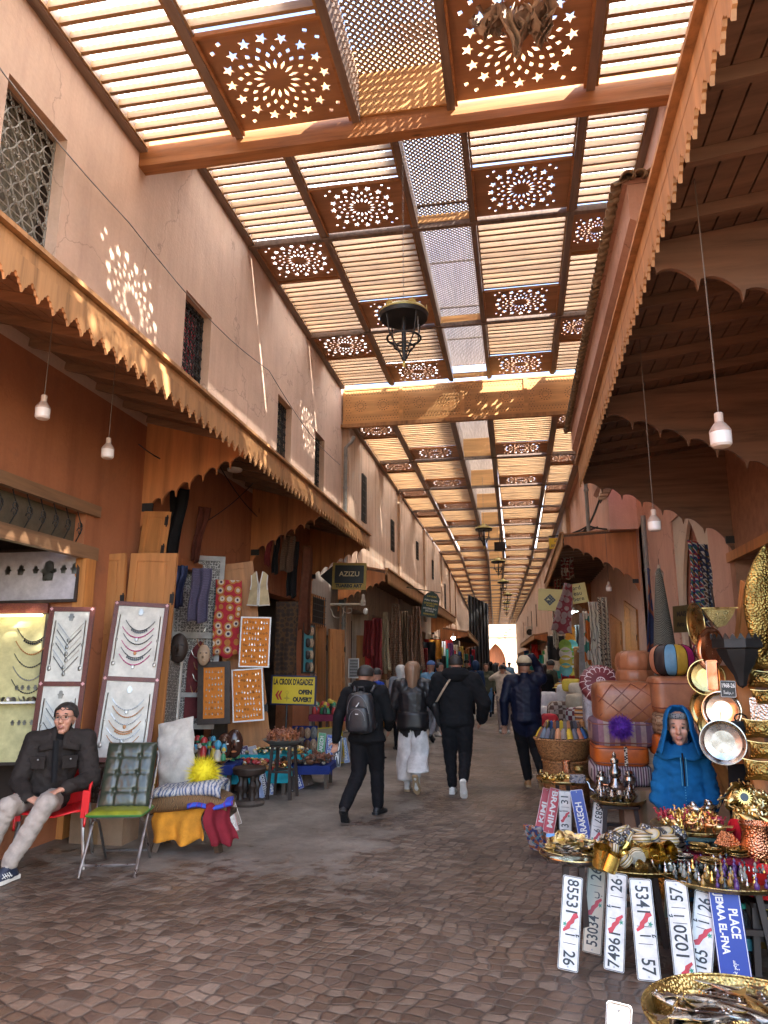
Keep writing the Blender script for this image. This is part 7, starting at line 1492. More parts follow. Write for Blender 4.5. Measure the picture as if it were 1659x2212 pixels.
b = MB(); b.tube([(-.14*w_+.02*math.cos(a), -h*.08+.025*math.sin(a), .003) for a in [2*PI*k/12 for k in range(13)]], .003, 4); b.prism(star(-.14*w_, -h*.27, .055, PI/2, 4, .3), .003, T((0, 0, .001))); b.build('cross_emblem', mat('ochre_paint', (.35, .25, .03), .5), o)
b = MB(); b.tube([(-.1, -h/2, -.02), (-.1, -1.25, -.02)], .015, 6); b.tube([(w_*.5-.05, h/2, 0), (w_*.5-.03, h/2+.04, 0), (w_*.5-.0, h/2+.02, 0)], .005, 5); b.build('post', M_BLACK, o)
o, Mq, w_, h = board_thing('shop_sign', 'brass framed black shop sign AZIZU TUAREG ART hanging from the awning', 'sign', PY(717, 1273, 15.0), PY(790, 1274, 15.0), PY(718, 1216, 15.0), M_INK, mat('old_brass_frame', (.30, .20, .05), .5, .4), .05, ft=.05)
b = MB(); b.box((0, -h*.37, .01), (w_-.10, h*.2, .03)); b.build('brass_band', MATS['old_brass_frame'], o)
text_on('AZIZU', h*.26, T((0, h*.08, .004)), o, mat('pale_gold_letters', (.55, .42, .25), .4, .3), fit=w_*.6, bold=.002); text_on('TUAREG ART', h*.17, T((0, -h*.37, .028)), o, M_INK, fit=w_*.78, bold=.006)
b = MB(); b.prism([(-w_/2, h*.4), (-w_/2, -h*.4), (-w_/2-.28, 0)], .05, T((0, 0, -.06))); b.build('pointed_end', M_INK, o)
b = MB(); b.tube([(-.15, h/2, 0), (-.15, h/2+.25, -.1)], .006, 4); b.tube([(.15, h/2, 0), (.15, h/2+.25, -.1)], .006, 4); b.build('chain', M_BLACK, o)
t = thing('wall_lamp', 'cream wrought iron lamp bracket with a bulb fixed to the drainpipe', 'lamp', M=T(PY(714, 1306, 16.6))); b = MB(); b.tube([(0, 0, 0), (.86, 0, .0)], .025, 8)
b.tube([(.0, 0, -.1)]+[(.18+.14*math.cos(a), 0, -.17+.15*math.sin(a)) for a in [PI+k*.35 for k in range(14)]], .010, 5); b.tube([(.45+.16*(1-k/16)*math.cos(k*.5+2), 0, -.13+.12*(1-k/16)*math.sin(k*.5+2)) for k in range(15)], .010, 5); b.build('scroll_arm', mat('cream_iron', (.45, .42, .36), .6), t)
b = MB(); b.lathe([(.0001, .25), (.04, .22), (.045, .12), (.07, .06), (.05, .0), (.06, -.04), (.0001, -.05)], (.8, 0, 0), 12); b.build('holder', MATS['cream_iron'], t); b = MB(); b.ball((.86, 0, -.17), .06, (1, 1, 1.3)); b.build('bulb', M_WHITE, t)
o, Mq, w_, h = board_thing('grilled_window', 'wooden framed window with iron bars in the grey wall beyond the third shop', 'window', PY(671, 1350, 14.9), PY(700, 1356, 15.9), PY(673, 1282, 14.9), M_DARKIN, W_DOOR, .06)
b = MB()
for k in range(7): b.tube([(-w_/2+w_*(k+.5)/7, -h/2, .03), (-w_/2+w_*(k+.5)/7, h/2, .03)], .008, 4)
for k in range(5): b.tube([(-w_/2, -h/2+h*(k+.5)/5, .035), (w_/2, -h/2+h*(k+.5)/5, .035)], .008, 4)
b.build('bars', M_BLACK, o)
o, Mq, w_, h = board_thing('mask_cabinet', 'turquoise backed cabinet of small masks beside the yellow sign', 'cabinet', PY(652, 1455, 12.8), PY(676, 1455, 13.3), PY(654, 1345, 12.8), mat('turquoise_board', (.06, .30, .36), .6), W_DARK, .03)
for k in range(8): mask('small mask in the turquoise cabinet', Mq @ Vector((-.08+.16*(k % 2), h/2-.14-.22*(k//2), .03)), .75, [W_DARK, MATS['pale_mask_wood']][k % 2], group='masks in the turquoise cabinet')
leaf(PX(683, 1600, XL+.1), PX(703, 1590, XL+.1), PX(686, 1352, XL+.1), 'wooden door leaf flat against the grey wall', panels=1, rows=3)
leaf(PY(712, 1583, 15.6), PY(745, 1578, 16.2), PY(712, 1358, 15.6), 'narrow folded wooden door standing out behind the backpack man', panels=1, rows=4)
leaf(PY(770, 1470, 19.5), PY(790, 1470, 19.7), PY(770, 1372, 19.5), 'left small door of the carpet shop', panels=1, rows=2); leaf(PY(792, 1470, 19.5), PY(815, 1470, 19.5), PY(792, 1374, 19.5), 'right small door of the carpet shop with dark blue keyhole arch', panels=1, rows=2)
for (a, c, lab) in ((1422, 1465, 'upper'), (1475, 1520, 'lower')): 
    o, Mq, w_, h = board_thing('earring_card', lab+' grey card of black jewellery in a white frame near the carpet shop', 'display board', PY(752, c, 17.5), PY(775, c, 17.6), PY(752, a, 17.5), mat('grey_card', (.3, .3, .3), .8), M_WHITE, .02)
    b = MB()
    for r in range(6):
        for q in range(7): b.box((-w_/2+.05+(w_-.1)*q/6, h/2-.06-(h-.12)*r/5, .012), (.015, .035, .006), rot=(0, 0, rg.uniform(-.4, .4)))
    b.build('dark_trinkets', M_INK, o)
hang('long_brown_bag', 'very long brown leather bag hanging from the last awning bracket', 'bag', PY(648, 1365, 12.8), PY(669, 1365, 12.8), PY(648, 1180, 12.8), fabric('brown_suede', (.13, .045, .025)), .06, -.3, 1)
hang('brown_tunic', 'brown patterned tunic hanging under the awning', 'tunic', PY(606, 1235, 12.2), PY(634, 1235, 12.2), PY(598, 1158, 12.2), pattern('brown_tweed', [(.10, .05, .03), (.06, .03, .02), (.14, .08, .05)], 'check', (50, 50, 50)), .05, 0, 2)
hang('red_scarf', 'narrow dark red scarf hanging under the awning', 'scarf', PY(572, 1222, 11.6), PY(584, 1222, 11.6), PY(574, 1160, 11.6), fabric('dark_red', (.14, .02, .02)), .03, 0, 1)
hang('black_coat', 'long dark coat hanging behind the brown tunic', 'coat', PY(620, 1290, 12.6), PY(641, 1290, 12.6), PY(620, 1170, 12.6), fabric('soot_cloth', (.02, .018, .02)), .05, 0, 2)
hang('black_shawl', 'dark shawl hanging left of the brown tunic', 'shawl', PY(588, 1240, 12.0), PY(600, 1240, 12.0), PY(586, 1160, 12.0), MATS['soot_cloth'], .05, 0, 2)
hang('dark_curtain', 'dark display cloth at the doorway behind the earring boards', 'curtain', PY(592, 1470, 11.9), PY(640, 1470, 11.9), PY(592, 1300, 11.9), pattern('dark_brown_display', [(.035, .022, .015), (.05, .03, .02), (.10, .05, .02), (.03, .02, .015)], 'flower', (12, 12, 12)), .01, 0, 2)
def rugpat(i): return pattern('carpet_%d' % i, [[(.22, .02, .02), (.35, .28, .2), (.18, .015, .02)], [(.40, .32, .2), (.5, .43, .3), (.32, .24, .14)], [(.22, .11, .065), (.14, .06, .035), (.30, .18, .11), (.17, .08, .05)], [(.10, .055, .03), (.15, .09, .05)], [(.28, .16, .10), (.18, .09, .055), (.34, .22, .15)], [(.02, .02, .03), (.1, .08, .08)]][i % 6], ['check', 'swirl', 'flower', 'swirl', 'flower', 'stripez'][i % 6], (16, 16, 16) if i % 6 else (8, 8, 8))
for k, (x0, x1, ya, yb, y, i, lab) in enumerate(((805, 824, 1335, 1460, 18.6, 0, 'red checked carpet hanging leftmost at the carpet shop'), (822, 842, 1322, 1452, 19.2, 1, 'cream carpet hanging right of the red checked one'), (842, 869, 1305, 1470, 19.6, 2, 'large gathered brown carpet, widest at its foot'), (868, 882, 1320, 1440, 21, 3, 'plain dark brown carpet hanging in the middle'), (880, 890, 1330, 1440, 22, 4, 'slim brown carpet hanging right of the plain dark one'), (886, 914, 1310, 1450, 22.5, 4, 'large reddish tan carpet hanging behind the long-haired woman'), (786, 806, 1340, 1420, 18.2, 0, 'dark red patterned carpet in the shade of the shop'), (914, 924, 1400, 1470, 25, 0, 'red striped scarves hanging beyond the last carpet'))):
    hang('hanging_carpet', lab, 'carpet', PY(x0-(3 if i in (2, 4) else 0), yb, y), PY(x1+(3 if i in (2, 4) else 0), yb, y), PY(x0-(3 if i in (2, 4) else 0), ya, y), rugpat(i), .08, -.1, 2.5, 'carpets hanging at the carpet shop', narrow=.55 if i in (1, 2, 4) else 0)
Mq, w_, h = quad(PY(908, 1330, 19), PY(943, 1336, 19), PY(911, 1274, 19)); o = thing('chalk_sign', 'dark green pointed shop board with yellow and white hand lettering', 'sign', M=Mq); b = MB(); b.prism([(-w_/2, -h/2), (w_/2, -h/2), (w_/2, h*.25), (w_*.3, h*.42), (0, h*.5), (-w_*.3, h*.42), (-w_/2, h*.25)], .03, T((0, 0, -.03))); b.tube([(-w_/2-.5, h*.5, -.02), (w_/2, h*.5, -.02)], .012, 5); b.build('board', mat('chalk_green', (.03, .055, .045), .7), o)
for (s, z, f, c) in (('CAVERE', .3, .6, SY), ('MALI BARA', .15, .8, M_WHITE), ('QUE BONNE CUISINE', .03, .85, SY), ('NATURELLE', -.06, .5, SY), ('EPICERIE BIO', -.18, .8, M_WHITE), ('DES AMIS', -.27, .5, M_WHITE), ('HERBORISTE', -.39, .7, SY)): text_on(s, h*.09, T((0, h*z, .002)), o, c, fit=w_*f)
t = thing('black_netting', 'black ragged netting hanging from roof to street on a scaffold, far left', 'netting'); P0 = PY(1012, 1318, 66); b = MB(); gx = lambda u: PY(1014+42*u, 1432, 66).x
b.grid(lambda u, v: (gx(u)+.04*math.sin(v*4+u*9), 66+3*u+.2*math.sin(u*40), max(.2, Z3-.2-(Z3-.4)*v-.7*u*(1-v))), 60, 26); b.build('net', pattern('netting', [(.04, .04, .042), (.065, .065, .07), (.03, .03, .032)], 'cells', (7.0, 7.0, .3)), t)
GC = [(.02, .07, .08), (.4, .03, .04), (.5, .46, .38), (.06, .12, .3), (.03, .03, .03), (.45, .32, .08), (.5, .5, .52), (.05, .16, .10), (.3, .12, .05), (.12, .04, .14)]
for k in range(22):
    px = 935+4.2*k+rg.uniform(-2, 2); yy = 34+.45*k; up = 1378+1.2*k+(14 if k % 3 else 0); lo = up+rg.choice((44, 60, 85)); wd = rg.choice((7, 9, 12))
    hang('hanging_garment', ['teal', 'red', 'cream', 'blue', 'black', 'mustard', 'white', 'green', 'rust', 'plum'][k % 10]+' garment hanging at the brightly lit clothes stall, '+('upper' if k % 2 else 'lower')+' row', 'garment', PY(px-wd/2, lo, yy), PY(px+wd/2, lo, yy), PY(px-wd/2, up, yy), fabric('garment_%d' % (k % 10), GC[k % 10]), .08, 0, 2, 'garments at the bright clothes stall')
def bulb(label, P, top, s=1.0, lit=False, group='hanging bulbs'):
    t = thing('hanging_bulb', label, 'bulb', P, group=group); t.scale = (s,)*3
    b = MB(); b.lathe([(.0001, -.075), (.04, -.072), (.05, -.06), (.051, -.0), (.05, .002)], (0, 0, 0), 24); b.build('glass', emis('lit_bulb', (1, .98, .92), 14) if lit else mat('bulb_white', (.66, .60, .55), .25, var=.04, bump=0), t)
    b = MB(); b.lathe([(.0505, .0), (.052, .004), (.051, .012), (.04, .03), (.024, .052), (.022, .054)], (0, 0, 0), 24); b.build('housing', mat('bulb_housing', (.34, .24, .19), .4), t)
    b = MB(); b.lathe([(.021, .054), (.021, .10), (.018, .104), (.0001, .105)], (0, 0, 0), 16); b.build('socket', mat('socket_cream', (.48, .36, .28), .5), t)
    b = MB(); b.tube([(0, 0, .104), (.003, 0, .104+(top-P.z)/s*.5), (0, 0, (top-P.z)/s)], .0035, 5); b.build('cord', mat('cord_grey', (.12, .09, .07), .6), t); return t
bulb('white bulb hanging leftmost under the left awning', PY(93, 884, 4.9), 4.55, 1.15); bulb('white bulb hanging second under the left awning, lower and right', PY(233, 972, 5.9), 4.55, 1.15)
bulb('large white bulb hanging nearest on the right under the dark awning', PY(1556, 935, 4.0), 4.6, 1.1); bulb('white bulb hanging before the cream arch on the right', PY(1413, 1128, 6.2), 4.6, 1.05); bulb('small white bulb on the wall near the hanging net cone', PY(1424, 1238, 11.0), PY(1424, 1210, 11).z, 1.15); bulb('small bulb under the bright orange awning', PY(1315, 1269, 16.5), 4.6, 1.2)
for (px, py, y, lab) in ((979, 1376, 36, 'bright lit bulb at the top of the clothes stall'), (967, 1428, 38, 'lit bulb low at the clothes stall')): bulb(lab, PY(px, py, y), PY(px, py-14, y).z, 1.8, True)
for (px, py, y, lab) in ((1231, 1320, 20.5, 'lit white shop lamp high among the rugs on the right'), (1214, 1333, 20.8, 'lit white shop lamp lower among the rugs on the right')):
    t = thing('shop_lamp', lab, 'lamp', PY(px, py, y)); b = MB(); b.lathe([(.05, .14), (.08, .1), (.24, .0), (.24, -.015)], (0, 0, 0), 24); b.build('shade', M_WHITE, t); b = MB(); b.ball((0, 0, -.02), .12, (1, 1, .5)); b.build('bulb', emis('cool_lit', (.75, .95, 1), 9), t); b = MB(); b.tube([(0, 0, .13), (0, 0, .5)], .01, 4); b.build('cord', M_BLACK, t)
o = MB(); o.lathe([(.0001, -.015), (.09, -.01), (.10, .0), (.10, .02), (.0001, .02)], (0, 0, 0), 28); o = o.build('ceiling_light', mat('frosted_disc', (.5, .48, .45), .3), loc=PY(507, 1016, 8.6)); tag(o, 'flat round light on the underside of the left awning', 'lamp')
t = thing('red_chair', 'red plastic armchair with metal legs under the seated man', 'chair', (-4.0, 5.95, 0), R(25))
b = MB(); b.grid(lambda u, v: ((u-.5)*.46, -.28+.48*v, .44+.02*math.cos(u*PI*2)), 8, 8); b.build('seat', M_RPLAS, t, solid=.012)
b = MB(); b.grid(lambda u, v: ((u-.5)*(.50-.06*v), .22+.10*v+.05*math.cos((u-.5)*PI)*1, .42+.42*v), 10, 8); b.build('backrest', M_RPLAS, t, solid=.012)
for q in (-1, 1):
    b = MB(); b.grid(lambda u, v: (q*(.27+.03*math.sin(PI*u)+.0), .28-.56*u, .66+.03*math.sin(PI*u)-.10*max(0, u-.8)*5*(1)-.05*v-(.18*max(0, u-.85)/.15)), 14, 3); b.build('armrest', M_RPLAS, t, solid=.018)
    b = MB(); b.bar((q*.27, -.26, .62), (q*.26, -.24, .40), .06, .03); b.build('arm_support', M_RPLAS, t)
    for sy in (-1, 1): b = MB(); b.tube([(q*.24, sy*.2, .44), (q*.29, sy*.27, 0)], .015, 8); b.build('leg', M_STEEL, t)
LG = mat('green_quilted_vinyl', (.028, .036, .024), .28, var=.3, bump=.25, bsc=20); LGC = mat('olive_satin', (.17, .19, .015), .35, var=.4, sc=5); DG = mat('green_piping', (.02, .12, .02), .5)
gc = thing('folding_chair', 'steel folding chair with dark green quilted back cushion and olive seat pad', 'chair', (-3.37, 5.93, 0), R(14))
for q in (-1, 1):
    b = MB(); b.tube([(q*.22, -.30, 0), (q*.22, .05, .48), (q*.22, .25, .86), (q*.20, .27, .90)], .013, 8); b.build('leg', M_STEEL, gc); b = MB(); b.tube([(q*.19, .30, 0), (q*.19, .02, .36), (q*.19, -.16, .44)], .012, 8); b.build('leg', M_STEEL, gc)
b = MB(); b.tube([(-.22, -.24, .08), (.22, -.24, .08)], .010, 6); b.tube([(-.19, .24, .08), (.19, .24, .08)], .010, 6); b.build('stretcher', M_STEEL, gc)
b = MB(); b.prism(rrect(.42, .38, .05), .02, T((0, -.02, .43))); b.build('seat', mat('dark_grey_seat', (.06, .06, .065), .5), gc)
def pad(w_, h, t_, tuft=True):
    def fn(u, v):
        x, y = u-.5, v-.5; e = (1-(2*abs(x))**6)*(1-(2*abs(y))**6); z = t_*max(0, e)**.4
        if tuft:
            z -= t_*.6*sum(math.exp(-((x-a)**2+(y-c)**2)/.0012) for a in (-.2, .2) for c in (-.25, .02, .27)); z -= t_*.25*sum(math.exp(-(x-a)**2/.0006) for a in (-.2, .2))+t_*.2*sum(math.exp(-(y-c)**2/.0006) for c in (-.25, .02, .27))
        return (x*w_, y*h, z+.004*noise.noise(Vector((x*14, y*14, 0))))
    return fn
Mb = frame((0, .12, .72), (1, 0, 0), (0, .34, .94)); b = MB(); b.grid(pad(.43, .56, .055), 36, 36); b.grid(lambda u, v: ((u-.5)*.42, (v-.5)*.55, -.004), 3, 3); b.M = Matrix(); o = b.build('back_cushion', LG, gc, ang=80); o.matrix_local = Mb
b = MB(); b.grid(pad(.46, .40, .035, False), 24, 20); o = b.build('seat_cushion', LGC, gc, ang=80); o.matrix_local = T((0, -.03, .452)); b = MB(); pts = [(p[0], p[1], .45) for p in rrect(.46, .40, .03)]; b.tube([(x, y-.03, z) for x, y, z in pts]+[(pts[0][0], pts[0][1]-.03, .45)], .009, 6, cap=False); b.build('piping', DG, gc)
Mq, w_, h = quad(PY(350, 1722, 6.9), PY(425, 1705, 6.9), PY(318, 1572, 7.0)); b = MB()
b.grid(lambda u, v: ((u-.5)*w_*1.05, (v-.5)*h*1.05, .09*max(0, (1-(2*abs(u-.5))**3)*(1-(2*abs(v-.5))**3))**.6+.014*math.sin(v*19+3*math.sin(u*4))+.01*noise.noise(Vector((u*5, v*7, 0)))), 30, 30); b.grid(lambda u, v: ((u-.5)*w_*1.05, (v-.5)*h*1.05, -.03*max(0, (1-(2*abs(u-.5))**3)*(1-(2*abs(v-.5))**3))), 12, 12)
o = b.build('linen_cushion', fabric('cream_linen', (.44, .41, .36)), ang=80); o.matrix_world = Mq @ Matrix.Rotation(R(-8), 4, 'X'); tag(o, 'big crumpled cream linen cushion leaning behind the blankets', 'cushion')
t = thing('studded_chest', 'dark chest covered with round studs behind the two chairs', 'chest', PY(222, 1740, 6.8)*1.0); t.location.z = 0; b = MB(); b.box((0, 0, .42), (.42, .3, .55)); b.build('body', W_DARK, t)
b = MB()
for r in range(9):
    for c in range(8): b.ball((-.18+.052*c, -.152, .2+.058*r), .019, (1, .5, 1), 8, 6)
b.build('studs', mat('dull_pewter', (.10, .09, .08), .35, .8), t)
carton('brown plywood box on the ground under the green folding chair', (PZ(262, 1800).x, 6.75), (.55, .3, .36))
bx_ = PZ(402, 1838); t = thing('low_bench', 'low rough wooden bench under the folded blankets', 'bench', bx_+Vector((0, .12, 0)), R(8)); b = MB(); b.box((0, 0, .30), (.72, .40, .04)); b.build('seat', W_OLD, t)
for sx in (-1, 1):
    for sy in (-1, 1): b = MB(); b.bar((sx*.22, sy*.13, .29), (sx*.30, sy*.17, 0), .06, .05); b.build('leg', W_OLD, t)
bc = bx_+Vector((0, .12, 0))
BLN = [('folded_blanket', 'blue and white patterned blanket on top of the folded pile', pattern('blue_white_damask', [(.05, .08, .18), (.55, .53, .48), (.08, .11, .22), (.5, .48, .44)], 'swirl', (14, 14, 14)), 0.66, .53, .10), ('folded_blanket', 'brown mudcloth blanket with fringe in the middle of the pile', pattern('brown_mudcloth', [(.16, .08, .03), (.04, .02, .01), (.30, .18, .07), (.10, .05, .02)], 'swirl', (16, 16, 16)), .74, .43, .13)]
for k, (n_, lab, m, w_, z, hh) in enumerate(BLN):
    c_ = Vector((bc.x-.04+.02*k, bc.y-.04, z)); 
    def fn(u, v):
        a = 2*PI*v; L_ = w_/2*(1+.04*math.sin(u*7)); x = (u-.5)*2*L_; f = lambda q, p: math.copysign(abs(q)**p, q); return (x, f(math.cos(a), .5)*.24*(1+.06*math.sin(x*9+k)), f(math.sin(a), .8)*hh/2*(1+.3*math.sin(x*6+2*k))-.10*max(0, abs(u-.5)-.38)*(3 if u < .5 else 2)+.02*math.sin(x*7+k))
    b = MB(); b.grid(fn, 40, 25); b.f += []; o = b.build(n_, m, loc=c_, rot=(0, 0, R(12)), ang=80, solid=.01); tag(o, lab, 'blanket')
def drape(label, m, P, w_, h, name='draped_cloth', yaw=0, cat='cloth', wave=.05, out=.10):
    b = MB()
    def fn(u, v):
        x = (u-.5)*w_; d = max(0, v-.35)/.65; return (x+.03*math.sin(v*8), -.20*min(1, v/.35)-out*d+wave*math.sin(u*13+v*3)*d, .02-h*d*(1+.05*math.sin(u*11))+.02*math.sin(u*9))
    b.grid(fn, 34, 20); o = b.build(name, m, loc=P, rot=(0, 0, yaw), solid=.012, ang=80); tag(o, label, cat); return o
drape('mustard pleated blanket drooping over the front of the bench', mat('mustard_wool', (.50, .20, .012), .9, var=.3, bump=.9, bsc=60, bd=.006), (bc.x-.06, bc.y, .36), .46, .27, yaw=R(6), wave=.06)
drape('dark red blanket drooping at the right end of the bench', fabric('dark_red_wool', (.16, .012, .02)), (bc.x+.17, bc.y-.06, .40), .26, .32, yaw=R(50), wave=.03)
Mq = T((bc.x+.22, bc.y-.12, .405)) @ RZ(.35); b = MB(); b.grid(lambda u, v: ((u-.5)*.40, (v-.5)*.30, .035*math.sin(PI*v)**.6+.015*math.sin(u*8)), 16, 12); o = b.build('blue_blanket', pattern('blue_purple_throw', [(.03, .07, .42), (.03, .08, .45), (.14, .02, .2), (.02, .05, .38)], 'swirl', (4, 4, 4)), solid=.02, ang=80); o.matrix_world = Mq; tag(o, 'bright blue and purple folded throw on the right of the bench', 'blanket')
pompom(PY(440, 1668, bc.y-.05), .145, mat('yellow_feather', (.62, .52, .01), .85), 'fluffy bright yellow pompom on top of the blankets', 2400, 8)
def mini(pb, pt, wd, m, label, txt=None, tm=None, dy=.1, L=None): 
    B = PZ(*pb, z=.003); Tp = PY(pt[0], pt[1], B.y+dy); return plate(B, Tp, wd, [(.5, 'w', txt, .8)] if txt else [], label, base=m, edge=tm or M_WHITE, name='souvenir_plate', group='souvenir plates leaning on the left')
mini((484, 1816), (478, 1762), .075, mat('sepia_card', (.25, .19, .14), .5), 'sepia souvenir plate nearest the bench', 'MEDINA'); mini((496, 1806), (486, 1752), .075, M_BLUEP, 'blue souvenir plate second from the bench', 'SOUK'); mini((509, 1797), (494, 1743), .08, mat('white_card', (.55, .5, .46), .5), 'white souvenir plate with red letters AMIE', 'AMIE', RED); mini((516, 1782), (500, 1732), .075, MATS['sepia_card'], 'beige souvenir plate behind the AMIE plate', None)
mini((566, 1724), (556, 1676), .075, mat('pale_blue_card', (.25, .33, .55), .4), 'pale blue souvenir plate beside the carved stool'); mini((577, 1722), (565, 1668), .085, NVY, 'dark navy souvenir plate with white letters beside the stool', 'MARRAKECH'); mini((591, 1716), (576, 1660), .08, mat('lilac_card', (.2, .25, .5), .4), 'lilac blue souvenir plate with white letters', 'MAROC')
mini((632, 1711), (622, 1662), .13, W_DARK, 'dark carved wooden plaque leaning at the blue table', None, W_DARK); mini((651, 1704), (636, 1655), .09, M_BLUEP, 'blue souvenir plate between the two carved plaques', 'SOUVENIR'); mini((668, 1697), (654, 1650), .14, wood('carved_plaque', (.14, .08, .05), 'z'), 'lighter carved wooden plaque at the right of the blue table', None, W_DARK)
o, Mq, w_, h = board_thing('sign_board', 'yellow framed board behind the green MARRAKECH sign', 'board', PZ(690, 1655), PZ(745, 1648), PY(694, 1572, PZ(690, 1655).y+.15), mat('pale_cardboard', (.38, .30, .18), .8), SY, .02)
mini((689, 1656), (697, 1583), .13, M_GREENP, 'green street sign MARRAKECH standing at the display board', 'MARRAKECH'); mini((708, 1657), (715, 1587), .13, M_BLUEP, 'blue street sign RUE YVES SAINT LAURENT beside the green one', 'YVES SAINT LAURENT'); mini((727, 1657), (732, 1590), .13, BPL, 'black number plate 26 behind the palm of the backpack man', '26'); mini((750, 1648), (741, 1594), .10, MATS['pale_blue_card'], 'pale blue sign leaning at the right end of the display board', 'MAROC')
TURQ = fabric('turquoise_cloth', (.02, .30, .36), .7); BLUC = fabric('royal_blue_cloth', (.015, .03, .16), .7); MARC = fabric('maroon_table_cloth', (.16, .02, .045), .7)
def stall(label, P, w_, d, z, m, drop=.12, rz=0, clab=None):
    t = thing('trinket_table', label, 'table', (P[0], P[1], 0), rz); b = MB(); b.box((0, 0, z-.03), (w_, d, .04)); b.build('tabletop', W_OLD, t)
    for sx in (-1, 1):
        for sy in (-1, 1): b = MB(); b.box((sx*(w_/2-.05), sy*(d/2-.05), (z-.05)/2), (.05, .05, z-.05)); b.build('leg', W_OLD, t)
    b = MB(); pts = rrect(w_+.04, d+.04, .03, 8); n = len(pts)
    b.grid(lambda u, v: (pts[int(round(u*n)) % n][0]*(1+.03*v), pts[int(round(u*n)) % n][1]*(1+.03*v), z+.002-drop*v*(1+.35*math.sin(u*37))), n, 4, closeu=True); b.prism(rrect(w_+.04, d+.04, .03), .006, T((0, 0, z-.004)))
    o = b.build('table_cloth', m, loc=(P[0], P[1], 0), rot=(0, 0, rz), ang=60); tag(o, clab, 'cloth'); return lambda x, y, zz=0: (Matrix.Translation((P[0], P[1], 0)) @ RZ(rz)) @ Vector((x, y, z+.01+zz))
def pebble(b): b.ball((0, 0, .012), .018, (1.2, .9, .7), 7, 5)
def doll(c1, c2, c3):
    def f():
        t = thing('carved_doll', 'doll', 'figurine'); b = MB(); b.lathe([(.0001, 0), (.028, 0), (.03, .03), (.022, .06), (.014, .075), (.0001, .08)], (0, 0, 0), 10); b.build('torso', c1, t); b = MB(); b.ball((0, 0, .10), .024, (.9, .9, 1.15), 8, 6); b.build('face', c2, t); b = MB(); b.lathe([(.026, .10), (.025, .12), (.015, .135), (.0001, .142)], (0, 0, 0), 10); b.build('hat', c3, t); return t
    return f
PM = [mat('paint_%s' % n_, c_, .4) for n_, c_ in (('green', (.04, .22, .10)), ('yellow', (.5, .35, .03)), ('red', (.4, .03, .03)), ('sky', (.06, .3, .45)), ('ivory', (.5, .45, .36)), ('black', (.02, .02, .02)), ('brown', (.14, .06, .03)))]
P1 = PZ(514, 1668, .29); L1 = stall('low table with turquoise cloth covered in bead trinkets, nearest the blankets', (P1.x-.05, P1.y+.42), 1.2, .75, .29, TURQ, .12, R(12), 'turquoise cloth on the nearest trinket table')
P2 = PZ(575, 1632, .42); L2 = stall('table with turquoise cloth and a heap of golden trinkets', (P2.x, P2.y+.35), .95, .6, .42, TURQ, .07, R(8), 'turquoise cloth under the heap of golden trinkets')
P3 = PZ(635, 1656, .30); L3 = stall('low table with royal blue cloth and carved animals', (P3.x, P3.y+.38), .85, .62, .30, BLUC, .09, R(8), 'royal blue cloth on the low table of carved animals')
P4 = PZ(665, 1562, .82); L4 = stall('higher table with maroon cloth and painted figures under the yellow sign', (P4.x, PZ(655, 1655).y+.45), .95, .7, .82, MARC, .08, R(4), 'maroon cloth under the painted figures')
def spread(L, w_, d, n, dome, lst, group, labels, cats, name, scl, tm):
    pts = []
    for i in range(n): x, y = rg.uniform(-.5, .5), rg.uniform(-.5, .5); pts.append(tuple(L(x*w_, y*d, dome*(1-4*x*x)*(1-4*y*y))))
    protos(lst, pts, group, labels, cats, name, scl, tiltmax=tm, rg=rg)
spread(L1, 1.08, .66, 230, .06, [T1('bead_trinket', M_BRASS, pebble), T1('bead_trinket', BEAD[3], pebble), T1('bead_trinket', M_SILV, ring_fn(.02, .005, .01)), T1('bead_trinket', PM[2], pebble), T1('bead_trinket', PM[4], pebble), T1('bead_trinket', PM[5], ring_fn(.022, .005, .012))], 'trinkets on the nearest turquoise table', [q+' trinket strewn on the nearest turquoise table' for q in ('brass', 'amber', 'small silver ring', 'red bead', 'ivory bead', 'black ring')], 'trinket', 't', (1.3, 2.5), .6)
spread(L2, .88, .55, 140, .09, [T1('gold_trinket', PGL, pebble), T1('gold_trinket', M_GOLD, lambda b: b.prism(star(0, 0, .03, 0, 5, .5), .006)), T1('gold_trinket', PM[4], pebble)], 'golden trinkets on the second turquoise table', ['rounded golden trinket in the heap', 'star-like golden trinket in the heap', 'ivory trinket in the golden heap'], 'trinket', 't', (1.1, 2.0), .8)
spread(L3, .75, .55, 100, .03, [T1('carved_animal', PM[6], bird_fn), T1('carved_animal', mat('red_brown_wood', (.22, .07, .035), .4), camel_fn), T1('carved_animal', PM[5], bird_fn), T1('carved_animal', PM[4], pebble)], 'carved animals on the blue table', ['brown carved bird on the blue table', 'red brown carved camel on the blue table', 'black carved bird on the blue table', 'ivory stone on the blue table'], 'figurine', 'c', (1.0, 1.9), .2)
spread(L4, .85, .6, 64, .0, [doll(PM[0], PM[1], PM[2]), doll(PM[3], PM[6], PM[4]), doll(PM[2], PM[4], PM[0]), doll(PM[5], PM[0], PM[1]), T1('red_figure', PM[2], camel_fn)], 'painted figures on the maroon table', ['green painted figure with red hat on the maroon table', 'sky blue painted figure on the maroon table', 'red painted figure with green hat on the maroon table', 'black and green painted figure on the maroon table', 'small red animal on the maroon table'], 'figurine', 'f', (.9, 1.7), .08)
fr = PZ(654, 1655); o, Mq, w_, h = board_thing('mask_cloth', 'royal blue cloth hung with small masks under the maroon table', 'cloth', PZ(622, 1655)+Vector((.05, -.0, 0)), PZ(684, 1655), PY(624, 1568, fr.y), BLUC, None, .0, .01)
